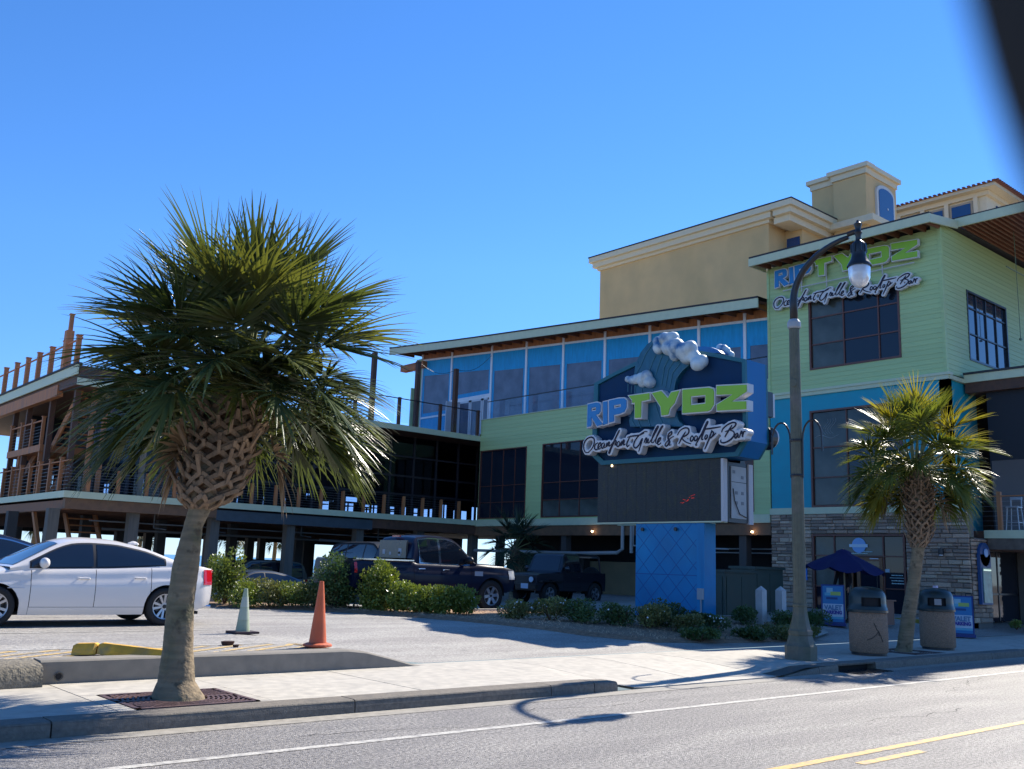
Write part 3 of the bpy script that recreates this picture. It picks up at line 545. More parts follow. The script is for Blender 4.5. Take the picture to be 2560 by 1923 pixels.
# wave relief on the frosted pane
b = MB(); b.tube([(X+.045, 18.35-.9*t, 6.42+.06*math.sin(t*7)) for t in [i/10 for i in range(11)]], .012, 5)
for k in range(4): b.tube([(X+.045, 17.95-.1*k+.12*math.sin(q*.9), 6.5+.09*q) for q in range(7)], .007, 5)
b.build('window_decal', M('pale decal', (.25, .28, .28), .6), R)
# storefront
sf = window(R, 'x', X, 15.2, 18.54, .44, 3.05, [15.96, 17.72], [1.30, 2.33], brownframe, lambda i, j: (None if i == 1 and j < 2 else (bglass if (i == 2 and j > 0) or (i == 1 and j == 2) else dglass)), name='storefront')
b = MB(); b.box(X-.02, 15.99, .46, X+.05, 16.10, 2.29); b.box(X-.02, 16.78, .46, X+.05, 16.9, 2.29); b.box(X-.02, 16.1, .46, X+.05, 16.78, .68); b.box(X-.02, 16.1, 2.17, X+.05, 16.78, 2.29); b.box(X-.02, 16.9, .46, X+.08, 17.7, .62)
b.box(X-.02, 17.05, .62, X+.05, 17.1, 2.29)
dr = b.build('door', M('brown door', (.20, .085, .035), .5, n=(12, .2)), R)
ub('pane', dglass, dr, X+.01, 16.1, .68, X+.02, 16.78, 2.17); ub('pane', bglass, dr, X+.01, 17.1, .62, X+.02, 17.7, 2.29); b = MB(); b.tube([(X-.06, 16.16, 1.1), (X-.07, 16.16, 1.2), (X-.07, 16.16, 1.6), (X-.06, 16.16, 1.7)], .015, 6); b.build('handle', darkmetal, dr)
white = M('white sign face', (.55, .60, .66), .5)
part('door_number', white, R, (X-.035, 16.12, 2.235, X-.022, 16.42, 2.265))
ub('notice', M('pale notice', (.30, .42, .50), .6), sf, X+.03, 15.78, 1.82, X+.042, 15.93, 1.93)
# round window logo with banner
b = MB(); b.lathe([(.25, 0), (.25, .012)], 28); me_v = [(X+.03-z, 16.82+x, 2.68+y) for x, y, z in b.v]; b.v = me_v; lg = b.build('logo', M('pale blue logo', (.22, .42, .72), .5), sf)
part('logo_banner', M('logo white', (.52, .66, .76), .5), lg, (X+.008, 16.5, 2.62, X+.016, 17.16, 2.72)); 
lt = M('faint window lettering', (.42, .62, .62), .6)
tm = lambda s, y, z, h, wd, m: text_mesh('lettering', s, m, sf, (X+.035, y, z), (0, -1, 0), (0, 0, 1), h, wd, .004)
b = MB(); rr = random.Random(1)
def dashes(y0, y1, z, h):
    y = y1
    while y > y0+.02: d = rr.uniform(.025, .05); b.box(X+.03, y-d, z, X+.034, y, z+h*rr.uniform(.7, 1)); y -= d+.012
dashes(16.5, 17.2, 2.40, .035); dashes(16.35, 16.95, 2.46, .03); dashes(15.35, 15.72, 1.72, .03); dashes(15.32, 15.72, 1.55, .035); dashes(15.28, 15.72, 1.46, .035)
b.box(X+.03, 15.27, 1.645, X+.034, 15.78, 1.66); b.build('hours_lettering', lt, sf)
# dark room behind the glass
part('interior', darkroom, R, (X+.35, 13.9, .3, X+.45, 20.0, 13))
# step + yellow kerb at the door
o = part('entrance_step', concrete, None, (28.4, 14.2, .2, 29.9, 20.0, .46)); tag(o, 'raised concrete walk along the stone storefront', 'step')
yk = thing('yellow_kerb', (28.3, 16, .3), 'yellow painted kerb edge in front of the stone entrance', 'kerb')
for i in range(4): ub('kerb_stone', M('yellow kerb paint', (.34, .25, .03), .6, n=(20, .2)), yk, 28.1, 13.2+1.6*i, .2, 28.398, 14.79+1.6*i, .47)
# wall lights
for y, lab in ((19.12, 'left of the storefront'), (13.98, 'right of the storefront')):
    wl = thing('wall_lamp', (X-.05, y, 2.45), 'small black downlight on the stone wall '+lab, 'wall lamp', 'black wall downlights')
    b = MB(); b.lathe([(.03, 0), (.075, .0), (.08, -.02), (.085, -.17), (.08, -.19)], 12, (X-.16, y, 2.6)); b.box(X-.16, y-.02, 2.5, X-.0, y+.02, 2.55); b.build('lamp_body', darkmetal, wl)
    b = MB(); b.lathe([(.06, 0), (.06, -.03)], 12, (X-.16, y, 2.408)); b.build('lamp_glass', M('lamp glass', (.7, .72, .75), .3), wl)
# blue plaque by lamp post
o = part('plaque', M('blue plaque', (.02, .18, .55), .5), None, (X-.09, 18.72, 1.48, X-.06, 18.90, 1.97)); tag(o, 'narrow bright blue plaque on the stone left of the storefront', 'sign')
# ---- main eave + canopy
sfm = M('canopy deck board', (.22, .085, .045), .65, n=(5, .25), spread=.12)
def sloped_slab(name, m, pts, t, parent):
    b = MB(); n = len(pts); b.add([p for p in pts]+[(p[0], p[1], p[2]+t) for p in pts], [tuple(range(n))[::-1], tuple(range(n, 2*n))]+[(i, (i+1) % n, (i+1) % n+n, i+n) for i in range(n)]); return fixn(b.build(name, m, parent))
roof = sloped_slab('roof', roofdark, [(28.98, 13.44, 13.16), (28.98, 20.3, 13.17), (44, 20.3, 13.6), (44, 13.44, 13.6)], .07, R)
part('fascia', cream, R, (28.95, 13.40, 12.87, 29.02, 20.3, 13.158)); sloped_slab('fascia', cream, [(29.02, 13.40, 12.87), (30.95, 13.40, 13.16), (30.95, 13.46, 13.16), (29.02, 13.46, 12.87)], .285, R)
part('fascia', cream, R, (29.02, 20.24, 12.87, 30.0, 20.3, 13.158))
for i in range(15):
    y = 13.6+i*.46; ubar('joist', joistm, R, (29.03, y, 12.99), (30.0, y, 13.06), .07, .22)
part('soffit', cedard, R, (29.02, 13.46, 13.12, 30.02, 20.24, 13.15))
# canopy over the terraces toward the street
part('canopy_roof', roofdark, R, (31.0, 10.2, 13.52, 44, 13.62, 13.58)); part('fascia', cream, R, (30.95, 10.1, 13.22, 31.02, 13.5, 13.52)); part('fascia', cream, R, (31.02, 10.1, 13.22, 44, 10.17, 13.52))
for i in range(18): ub('joist', sfm, R, 31.03, 10.3+i*.18, 13.30, 44, 10.37+i*.18, 13.46)
part('canopy_deck', joistm, R, (31.02, 10.18, 13.47, 44, 13.6, 13.515))
for x, y in ((32.9, 12.4), (34.2, 12.4), (34.6, 12.0), (36.4, 12.2), (35.6, 11.6)):
    z1 = random.choice((10.6, 11.0, 9.6)); b = MB(); b.tube([(x, y, 13.3), (x, y, z1)], .012, 5); b.box(x-.04, y-.04, z1-.06, x+.04, y+.04, z1); b.build('hanging_rod', M('green rod', (.13, .18, .10), .5), R)
b = MB(); b.tube([(32.1, 12.4, 11.9), (41, 12.4, 11.9)], .02, 5); b.build('hanging_rod', MATS['green rod'], R)
# terraces to the right of the tower
part('terrace_slab', cedard, R, (31.05, 10.48, 2.6, 44, 13.12, 2.93)); part('terrace_slab', cedard, R, (31.05, 10.48, 7.6, 44, 13.5, 7.95))
part('fascia', cream, R, (31.0, 10.4, 2.96, 31.06, 13.14, 3.21)); part('fascia', cream, R, (31.06, 10.4, 2.96, 44, 10.46, 3.21)); part('terrace_slab', cedard, R, (31.06, 10.47, 2.96, 44, 13.5, 3.19))
part('fascia', cream, R, (30.98, 10.4, 7.93, 31.06, 13.5, 8.19)); part('roof_edge', roofdark, R, (30.94, 10.35, 8.192, 44, 13.5, 8.26)); part('fascia', cream, R, (31.06, 10.4, 7.93, 44, 10.46, 8.19))
part('terrace_screen', M('dark screen mesh', (.012, .012, .016), .7, n=(60, .3)), R, (31.3, 12.9, 3.2, 44, 12.95, 7.6), (31.3, 10.6, 5.4, 31.34, 12.9, 7.6))
part('timber_header', M('weathered timber', (.13, .10, .075), .8, n=(5, .3)), R, (31.02, 10.48, 2.62, 31.3, 13.05, 2.955))
for y in (12.62, 11.2): ub('rail_post', cedar, R, 31.08, y, 3.2, 31.2, y+.12, 4.40); 
for z in (3.35, 3.5, 3.65, 3.8, 3.95, 4.1): ub('cable', cablem, R, 31.13, 10.5, z, 31.137, 13.4, z+.007)
ub('top_rail', cedar, R, 31.09, 10.5, 4.25, 31.19, 13.4, 4.28)
# doorway below the terrace
part('entry_glass', darkmetal, R, (31.3, 13.5, .4, 31.36, 13.56, 2.65), (32.7, 13.5, .4, 32.76, 13.56, 2.65), (34.2, 13.5, .4, 34.3, 13.56, 2.65), (31.3, 13.5, 1.22, 34.3, 13.56, 1.28), (31.3, 13.5, 2.6, 34.3, 13.56, 2.7))
for x0, x1 in ((31.36, 32.7), (32.76, 34.2)):
    for z0, z1 in ((.4, 1.22), (1.28, 2.6)): ub('pane', dglass, R, x0, 13.52, z0, x1, 13.53, z1)
part('rear_wall', darkroom, R, (31.3, 14.3, -.2, 60, 14.5, 8.0), (44, 14.5, -.3, 44.3, 49, 13.4))  # dark walls added to block sunlight leaking through the open building
# ---------------- middle block (X=30, Y 20.2..37)
w1 = (33.5, 36.95, 3.82, 7.17); w2 = (23.6, 32.42, 3.82, 7.2)
wallbox('green_wall', greens, R, 'x', X, 20.2, 37.0, 3.77, 8.72, .25, [w1, w2, (20.95, 21.9, 3.85, 7.4)])
boards(R, greens, 'x', X, 20.2, 37.0, 3.78, 8.72, .19, [w1, w2, (20.95, 21.9, 3.85, 7.4)])
part('parapet_cap', cream, R, (X-.05, 20.2, 8.72, X+.3, 37.02, 8.75))
part('fascia', cream, R, (X-.08, 20.2, 3.46, X+.1, 37.4, 3.765)); part('fascia', cream, R, (X-.1, 22.6, 3.42, X-.02, 27.6, 3.80))
part('underfloor_beam', M('brown beam', (.17, .09, .045), .7, n=(5, .2)), R, (X-.02, 20.2, 3.02, X+.1, 37.2, 3.45))
window(R, 'x', X, *w1, [34.36, 35.22, 36.08], [4.6, 5.4], brownframe, dglass, fw=.05, mw=.03)
window(R, 'x', X, *w2, [24.9, 26.2, 27.5, 28.75, 30.0, 31.25], [4.62, 5.4], brownframe, lambda i, j: bglass if j == 0 else dglass, fw=.05, mw=.035)
part('brick_panel', M('brown brick panel', (.12, .08, .065), .8, n=(6, .3, (1, 1, 9))), R, (X+.02, 20.9, 3.8, X+.1, 21.95, 7.45)); part('window_trim', brownframe, R, (X-.03, 20.9, 7.4, X+.0, 21.95, 7.5), (X-.03, 20.9, 3.86, X+.0, 20.97, 7.4))
# upper storey window wall, X = 30.8
XW = 30.8
def ztop(y): return 11.40+(y-21.5)*(12.70-11.40)/(41.0-21.5)
ms = [20.3, 21.77, 24.02, 26.65, 29.3, 32.0, 34.62, 37.3, 40.68, 43.4]
for i, y in enumerate(ms): ub('mullion', wframe, R, XW-.06, y-.065, (8.75 if y < 37.1 else 7.98), XW+.08, y+.065, ztop(y)+.28)
def slopebox(b, x0, x1, y0, y1, za0, za1, zb0, zb1, mi=0):   # y0 end z range za, y1 end z range zb
    b.add([(x0, y0, za0), (x1, y0, za0), (x1, y1, zb0), (x0, y1, zb0), (x0, y0, za1), (x1, y0, za1), (x1, y1, zb1), (x0, y1, zb1)], [(3, 2, 1, 0), (4, 5, 6, 7), (0, 1, 5, 4), (1, 2, 6, 5), (2, 3, 7, 6), (3, 0, 4, 7)], mi)
for i in range(len(ms)-1):
    y0, y1 = ms[i]+.065, ms[i+1]-.065; bot = 8.75 if y1 < 37.3 else 7.98; t0, t1 = ztop(y0), ztop(y1)
    b = MB(); slopebox(b, XW-.05, XW+.02, y0, y1, t0-.10, t0, t1-.10, t1); b.box(XW-.05, y0, bot, XW+.02, y1, bot+.06)
    if i == 7: b.box(XW-.05, y0, 10.05, XW+.02, y1, 10.25)
    if i == 8: b.box(XW-.05, y0, 9.45, XW+.02, y1, 9.55)
    f = b.build('window', wframe, R)
    b = MB(); d = .95 if i not in (7, 8) else .85; e = .16
    lowz = bot+.06
    if i == 7: lowz = 10.25
    slopebox(b, XW-.012, XW, y0, y1, t0-.10-d, t0-.10, t1-.10-d, t1-.10)       # blue top film
    slopebox(b, XW-.012, XW, y0, y0+e, lowz, t0-.10-d, lowz, t0-.10-d); slopebox(b, XW-.012, XW, y1-e, y1, lowz, t1-.10-d, lowz, t1-.10-d)
    if i in (7,): b.box(XW-.012, y0+e, lowz, XW, y1-e, lowz+.22)
    if i == 8: b.box(XW-.012, y0+e, 9.55, XW, y1-e, 9.75); b.box(XW-.012, y0+e, 8.04, XW, y1-e, 9.45)
    b.build('window_film', blueshade, f)
    b = MB(); slopebox(b, XW+.002, XW+.012, y0, y1, lowz, t0-.1, lowz, t1-.1); b.build('pane', dimpane, f)
# doors at the deck end
b = MB(); y = 37.4
for (a, c) in ((37.4, 37.9), (37.95, 38.9), (38.95, 39.9), (39.95, 40.6)):
    b.box(XW-.05, a, 8.0, XW+.0, a+.09, 10.05); b.box(XW-.05, c-.09, 8.0, XW+.0, c, 10.05); b.box(XW-.05, a, 8.0, XW+.0, c, 8.2); b.box(XW-.05, a, 9.95, XW, c, 10.05)
dd = b.build('deck_doors', M('white door frame', (.62, .64, .68), .4), R)
for (a, c) in ((37.5, 37.8), (38.05, 38.8), (39.05, 39.8), (40.05, 40.5)): ub('pane', dimpane, R, XW-.03, a, 8.2, XW-.022, c, 9.95)
b = MB(); b.box(29.9, 39.85, 8.0, XW-.05, 39.9, 10.0); b.build('open_door', MATS['white door frame'], R)
part('end_wall', M('pale green end wall', (.42, .55, .33), .6, n=(3, .05)), R, (XW-.1, 43.4, 7.98, XW+.2, 43.9, 12.9), (XW-.2, 44.1, 8.0, XW+.1, 44.2, 11.3))
# interior of the upper storey: shaded depth, a pale column, heaters
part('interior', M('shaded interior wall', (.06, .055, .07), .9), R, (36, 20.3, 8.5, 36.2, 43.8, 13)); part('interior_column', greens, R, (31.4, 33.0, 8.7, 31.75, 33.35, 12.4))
# roof of the middle block
fz = lambda y: 1.6+(11.98+(y/.982-26.6)*(13.16-11.98)/(44.3-26.6)*(1+.06*ss(36, 45, y))-1.6)*.982
b = MB(); L = [20.25+24.6*i/16 for i in range(17)]
b.grid([[(29.45, y, fz(y)), (29.45, y, fz(y)+.36), (29.5, y, fz(y)+.36), (29.5, y, fz(y)), (29.45, y, fz(y))] for y in L]); b.add([(29.45, L[-1], fz(L[-1])), (29.5, L[-1], fz(L[-1])), (29.5, L[-1], fz(L[-1])+.36), (29.45, L[-1], fz(L[-1])+.36)], [(0, 1, 2, 3)])
fixn(b.build('fascia', cream, R))
b = MB(); b.grid([[(29.43, y, fz(y)+.36), (29.43, y, fz(y)+.43), (44, y, fz(y)+.53), (44, y, fz(y)+.45), (29.43, y, fz(y)+.36)] for y in L]); fixn(b.build('roof', roofdark, R))
b = MB(); b.grid([[(29.5, y, fz(y)+.28), (XW+.3, y, fz(y)+.30)] for y in L]); b.build('soffit', joistm, R)
for i in range(len(ms)-1):
    y0, y1 = ms[i]+.05, ms[i+1]-.05
    b = MB(); slopebox(b, XW-.02, XW+.04, y0, y1, ztop(y0), max(ztop(y0)+.02, fz(y0)+.25), ztop(y1), max(ztop(y1)+.02, fz(y1)+.25)); b.build('eave_panel', cedar, R)
y = 20.6
while y < 44.7: ubar('joist', joistm, R, (29.52, y, fz(y)+.18), (XW+.2, y, fz(y)+.19), .06, .2); y += .8
part('end_beam', cedar, R, (XW-.3, 43.0, 12.35, XW+.1, 45.2, 12.7))
# glass balustrade
bal = thing('glass_balustrade', (30.05, 28, 8.7), 'clear glass balustrade along the green parapet below the blue windows', 'balustrade')
gl = glassmat('clear balustrade glass', (.93, .96, .985), 1.0)
y = 20.3
while y < 36.4: ub('glass_panel', gl, bal, 30.04, y+.02, 8.76, 30.055, y+1.6, 9.6); y += 1.62
ub('top_rail', darkmetal, bal, 30.02, 20.3, 9.6, 30.07, 36.6, 9.64)
# ---------------- left wing (deck wing) Y>=37
Lw = R
LX0, LX1, LY0, LY1 = 10.7, 30.0, 37.0, 50.0
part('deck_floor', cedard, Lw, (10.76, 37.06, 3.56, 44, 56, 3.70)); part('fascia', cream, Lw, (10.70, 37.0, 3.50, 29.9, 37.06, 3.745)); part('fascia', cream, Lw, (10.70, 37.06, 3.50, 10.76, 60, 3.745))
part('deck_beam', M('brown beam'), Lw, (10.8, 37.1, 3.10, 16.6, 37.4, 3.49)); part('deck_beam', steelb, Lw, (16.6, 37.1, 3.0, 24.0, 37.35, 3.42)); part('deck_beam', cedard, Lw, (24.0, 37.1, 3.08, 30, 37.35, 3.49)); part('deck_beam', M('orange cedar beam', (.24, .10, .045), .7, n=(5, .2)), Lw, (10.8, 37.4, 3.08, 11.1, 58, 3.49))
part('roof_deck', cedard, Lw, (10.76, 37.06, 7.70, 44, 56, 7.90)); 
part('fascia', cream, Lw, (25.0, 37.0, 7.66, 30.03, 37.06, 7.92)); part('fascia', cream, Lw, (10.7, 37.0, 7.66, 25.0, 37.06, 7.92))
part('fascia', cream, Lw, (10.64, 37.0, 8.05, 10.70, 60, 8.42)); part('roof_edge', roofdark, Lw, (10.60, 37.0, 8.42, 10.8, 60, 8.50)); part('deck_beam', cedar, Lw, (10.72, 39.5, 7.5, 10.95, 60, 7.95))
# ceiling under the deck + joists
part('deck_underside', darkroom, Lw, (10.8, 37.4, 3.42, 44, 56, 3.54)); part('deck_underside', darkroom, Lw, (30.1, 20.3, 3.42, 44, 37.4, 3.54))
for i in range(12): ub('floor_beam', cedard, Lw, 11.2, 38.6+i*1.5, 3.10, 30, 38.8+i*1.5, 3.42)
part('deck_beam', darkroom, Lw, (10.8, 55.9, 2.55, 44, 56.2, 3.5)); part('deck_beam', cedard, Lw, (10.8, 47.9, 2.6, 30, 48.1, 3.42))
part('roof_deck', cedard, Lw, (10.76, 37.1, 7.902, 14.5, 60, 8.41))
# lower deck railing
def post(m, x, y, z0, z1, s=.13, cap=True, parent=Lw):
    ub('rail_post', m, parent, x-s/2, y-s/2, z0, x+s/2, y+s/2, z1)
    if cap: ub('post_cap', m, parent, x-s/2-.025, y-s/2-.025, z1, x+s/2+.025, y+s/2+.025, z1+.04)
x = 28.9; px_ = []
while x > 11: px_.append(x); post(cedar, x, 37.12, 3.74, 4.62, .12, False); x -= 1.085
for y in [38.2+1.35*i for i in range(14)]: post(cedar, 10.84, y, 3.74, 5.0 if y < 60 else 4.7, .13)
ub('top_rail', darkmetal, Lw, 10.85, 37.09, 4.60, 29, 37.15, 4.63); ub('top_rail', cedar, Lw, 10.8, 37.2, 4.86, 10.88, 58, 4.90)
for k in range(7):
    ub('cable', cablem, Lw, 10.85, 37.12, 3.85+k*.105, 29, 37.127, 3.857+k*.105); ub('cable', cablem, Lw, 10.84, 37.2, 3.85+k*.14, 10.847, 58, 3.857+k*.14)
# glass wall behind the deck: frames and tinted panes
tg = glassmat('tinted deck glass', (.62, .68, .82), 1.0, .03)
y = 38.9; xs_ = [12.2+1.38*i for i in range(14)]+[31.4]
gwl = MB()
for x in xs_: gwl.box(x-.05, y, 3.7, x+.05, y+.1, 7.7)
for z in (4.86, 5.75, 6.7): gwl.box(12.2, y+.01, z-.04, xs_[-1], y+.09, z+.04)
gwf = gwl.build('glass_wall_frame', M('dark frame', (.03, .025, .03), .5), Lw)
zz = [3.7, 4.82, 5.71, 6.66, 7.7]
for i in range(len(xs_)-1):
    for j in range(4): ub('pane', tg, gwf, xs_[i]+.05, y+.04, zz[j]+.02, xs_[i+1]-.05, y+.05, zz[j+1]-.02)
# back wall of the dining room with openings to the sky
b = MB(); rr = random.Random(12); x = 12.0
while x < 44:
    wd = rr.choice((.5, .7, .9)) if x < 27 else rr.choice((.25, .35, .5)); 
    ga = rr.choice((.5, .8, 1.1)) if x > 25.5 else rr.choice((.0, .12, .25)); wd += (0 if x > 25.5 else .5); b.box(x, 47.9, 3.7, x+wd, 48, 7.7); 
    z0 = rr.choice((4.15, 4.4, 4.6)); b.box(x+wd, 47.9, 3.7, x+wd+ga, 48, z0-.35); b.box(x+wd, 47.9, rr.choice((4.9, 5.2)), x+wd+ga, 48, 5.6); b.box(x+wd, 47.9, 5.602, x+wd+ga, 48, 7.7)
    if rr.random() < .6: b.box(x+wd+ga*.45, 47.88, 3.7, x+wd+ga*.55, 47.98, 7.7)
    x += wd+ga
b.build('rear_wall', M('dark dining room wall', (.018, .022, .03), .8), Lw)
b = MB()
for x in [12.8+1.5*i for i in range(12)]:
    for yy in (41, 44): b.box(x, yy, 4.4, x+.9, yy+.7, 4.45); b.box(x+.42, yy+.3, 3.7, x+.48, yy+.36, 4.4); b.box(x-.35, yy, 3.7, x-.3, yy+.4, 4.6); b.box(x+1.15, yy, 3.7, x+1.2, yy+.4, 4.6); b.box(x-.35, yy, 4.1, x, yy+.4, 4.15)
tf = b.build('dining_furniture', darkmetal, Lw); tf['kind'] = 'stuff'
part('side_wall', M('dark dining room wall'), Lw, (30.0, 36.95, 3.7, 44, 37.0, 7.9))
part('flank_wall', M('dark dining room wall'), Lw, (13.6, 38.95, 5.2, 13.75, 56, 7.69)); part('flank_wall', M('dark dining room wall'), Lw, (13.4, 43, 3.7, 13.5, 45.5, 5.2), (13.4, 49, 3.7, 13.5, 56, 5.2))
# tall deck columns
for x in (13.9, 17.3): ub('deck_column', M('pale timber column', (.26, .20, .14), .7, n=(5, .2)), Lw, x-.09, 38.3, 3.7, x+.09, 38.5, 7.7)
for y in (37.9, 41, 44.3, 46.4): ub('deck_column', cedard, Lw, 10.95, y, 3.7, 11.15, y+.2, 7.6)
part('timber_screen', cedar, Lw, (11.6, 37.9, 3.7, 11.75, 38.05, 7.7), (12.05, 37.9, 3.7, 12.2, 38.05, 7.7))
# roof deck railing
for y in [37.6, 39.2, 40.95, 42.7, 44.4, 46.15, 48.0, 49.8, 51.6]: post(cedar, 10.75, y, 8.45, 9.62+(y-39)*.012, .17)
ub('roof_post', cedar, Lw, 10.66, 38.95, 8.45, 10.94, 39.25, 10.05); post(cedar, 10.82, 39.1, 10.05, 10.7, .14)
for z in (9.45,): ub('top_rail', cedar, Lw, 10.72, 37.2, z, 10.78, 55, z+.045)
for k in range(6): ub('cable', cablem, Lw, 10.74, 37.2, 8.62+k*.13, 10.747, 55, 8.626+k*.13)
x = 29.9
for x in (29.85, 27.5, 25.1, 22.7, 20.3, 17.9, 15.5, 13.1): post(cedard, x, 37.12, 7.92, 9.22, .13, False)
for x in (28.5, 26.2, 23.7): ub('roof_post', cedard, Lw, x-.1, 37.2, 7.92, x+.1, 37.4, 11.15)
ub('top_rail', darkmetal, Lw, 10.8, 37.1, 9.15, 30, 37.15, 9.19)
y = 11
for i in range(15): ub('glass_panel', gl, Lw, 11.2+i*1.25, 37.11, 8.05, 12.35+i*1.25, 37.12, 9.1)
# string lights between the posts
b = MB()
for (x0, z0, x1, z1) in ((26.2, 11.1, 28.5, 11.1), (23.7, 11.1, 26.2, 11.1), (28.5, 11.1, 30.7, 12.2)):
    b.tube([(x0+(x1-x0)*t/8, 37.25, z0+(z1-z0)*t/8-.35*math.sin(PI*t/8)) for t in range(9)], .01, 4)
b.build('string_light', darkmetal, Lw)
# stairs on the left flank
def stairs(y0, z0, y1, z1, x0, x1, n, parent):
    for s in (x0, x1): ubar('stair_stringer', cedar, parent, (s, y0, z0-.1), (s, y1, z1-.1), .07, .32)
    for i in range(n): t = (i+.5)/n; ub('stair_tread', cedar, parent, x0, y0+(y1-y0)*t-.13, z0+(z1-z0)*t, x1, y0+(y1-y0)*t+.13, z0+(z1-z0)*t+.05)
stairs(41.8, 5.75, 38.6, 8.0, 11.4, 12.9, 11, Lw); stairs(43.8, 5.75, 47.5, 3.75, 11.4, 12.9, 10, Lw)
part('stair_landing', cedar, Lw, (10.9, 41.6, 5.50, 13.2, 46.6, 5.78)); 
for y in (41.7, 43.2, 44.8, 46.4): post(cedar, 10.95, y, 5.78, 6.9, .12)
ub('top_rail', cedar, Lw, 10.92, 41.7, 6.75, 10.98, 46.4, 6.8)
for k in range(6): ub('cable', cablem, Lw, 10.95, 41.7, 5.9+k*.13, 10.957, 46.4, 5.906+k*.13)
for y in (41.8, 44.8): ub('deck_column', cedar, Lw, 10.95, y, 3.75, 11.1, y+.15, 5.5)
stairs(39.5, .0, 42.5, 3.3, 12.4, 13.6, 12, Lw); ubar('brace', cedar, Lw, (10.95, 39.3, .6), (10.95, 41.5, 3.1), .12, .2); ubar('brace', cedar, Lw, (14.2, 37.7, 1.3), (12.9, 37.7, .2), .2, .35)
# stilts
for row, y in enumerate((37.55, 43.0, 48.2, 53.5)):
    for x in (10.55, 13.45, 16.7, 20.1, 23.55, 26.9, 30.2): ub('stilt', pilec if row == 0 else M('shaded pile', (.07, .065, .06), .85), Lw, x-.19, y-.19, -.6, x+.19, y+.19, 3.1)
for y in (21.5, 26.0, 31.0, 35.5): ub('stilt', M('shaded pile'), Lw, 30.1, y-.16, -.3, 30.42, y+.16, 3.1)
# plumbing under the floors
pipe = M('pale pipe', (.28, .29, .28), .5)
pg = R
b = MB()
b.tube([(29.9, 37, 2.3), (29.9, 29.8, 2.25)], .07, 8); b.tube([(29.9, 27.3, 3.4), (29.9, 27.3, 2.45), (29.9, 27.6, 2.3), (29.9, 29.8, 2.25)], .075, 8); b.tube([(29.95, 26.85, 3.4), (29.95, 26.85, 2.3)], .075, 8); b.tube([(29.9, 26.7, 3.4), (29.9, 26.7, 2.6), (29.9, 22, 2.5)], .035, 6)
b.tube([(29.8, 30.4, 2.2), (29.8, 30.4, .0)], .06, 8); b.build('drain_pipe', pipe, pg)
b = MB(); b.tube([(12, 38, 2.75), (29, 38, 2.7)], .03, 6); b.tube([(13, 39.5, 2.5), (29.5, 39.5, 2.45)], .05, 6); b.tube([(29, 38.2, 2.35), (22, 38.2, 2.45)], .06, 6)
for x in (14.5, 17, 21, 25): b.tube([(x, 38.1, 3.3), (x, 38.1, 2.6), (x+.5, 38.1, 2.55)], .03, 6)
b.build('drain_pipe', M('dim pipe', (.12, .12, .115), .6), pg)
b = MB(); b.tube([(31, 20.6, 2.55), (31, 24, 2.55)], .025, 6); b.tube([(31, 20.6, 2.4), (31, 24, 2.4)], .025, 6); b.build('drain_pipe', pipe, pg)
part('service_wall', M('olive tan wall', (.20, .165, .095), .9, n=(2, .1)), R, (32, 25.5, -.3, 32.2, 37, 1.95)); part('service_wall', darkroom, R, (33, 20.3, -.3, 33.2, 37.5, 3.5)); part('storage_box', M('dark storage', (.03, .03, .03), .8), R, (31.6, 31.2, -.3, 32, 33.5, 2.2))
for y, z, x in ((20.9, 3.1, 29.9), (29.0, 3.15, 29.9)):
    b = MB(); b.lathe([(.035, 0), (.05, .03), (.035, .06)], 8, (x-.05, y, z)); b.build('soffit_lamp', M('lit lamp', (1, .8, .5), .4, emit=((1, .72, .4), 9)), R)
# ================================================================ HOTEL BEHIND
H = thing('hotel_building', (66, 45, 0), 'large tan stucco hotel block with cream cornice rising behind the restaurant', 'building')
part('wall', tanst, H, (60, 40.2, 0, 84, 57.9, 28.35)); part('wall', tanst, H, (66, 35.2, 0, 70.3, 40.1, 32.3), (66.35, 37.9, 0, 66.36, 37.95, 1))
def cornice(parent, x0, y0, x1, y1, z, steps, m=creamst):
    for (o_, za, zb) in steps: ub('cornice', m, parent, x0-o_, y0-o_, z+za, x1+o_, y1+o_, z+zb)
cornice(H, 60, 40.2, 84, 57.9, 28.0, [(.18, 0, .25), (.5, .255, .7), (.75, .705, 1.15)]); ub('cornice', roofdark, H, 59.2, 39.4, 29.152, 85, 58.7, 29.25)
part('wall', tanst, H, (62.2, 38.7, 0, 80, 40.19, 27.9)); part('cornice', creamst, H, (59.9, 38.3, 27.75, 80, 39.66, 28.25)); part('cornice', creamst, H, (59.5, 37.95, 28.255, 80, 39.49, 28.7)); part('cornice', creamst, H, (59.22, 37.7, 28.705, 80, 39.44, 29.14)); part('cornice', roofdark, H, (59.2, 37.66, 29.145, 80, 39.39, 29.24)); 
part('window', hglass, H, (62.1, 38.9, 25.2, 62.25, 40.0, 27.2)); part('balcony_rail', darkmetal, H, (61.3, 37.4, 25.9, 61.34, 40.1, 25.95), (61.3, 37.4, 25.0, 61.34, 40.1, 25.05))
b = MB()
for i in range(14): b.box(61.305, 37.4+i*.2, 25.0, 61.335, 37.43+i*.2, 25.9)
b.build('balcony_rail', darkmetal, H); part('balcony', tanst, H, (61.2, 37.3, 24.6, 62.2, 40.15, 24.98))
# tower cap with step
cornice(H, 66, 35.2, 70.3, 40.1, 32.3, [(.10, 0, .45), (.32, .455, .80)]); part('tower_bay', tanst, H, (65.6, 35.2, 0, 66, 37.95, 32.295)); cornice(H, 65.6, 35.2, 66.1, 37.95, 32.3, [(.14, .01, .46), (.36, .462, .81)])
part('ledge', creamst, H, (65.0, 34.4, 28.2, 70.6, 40.2, 28.7))
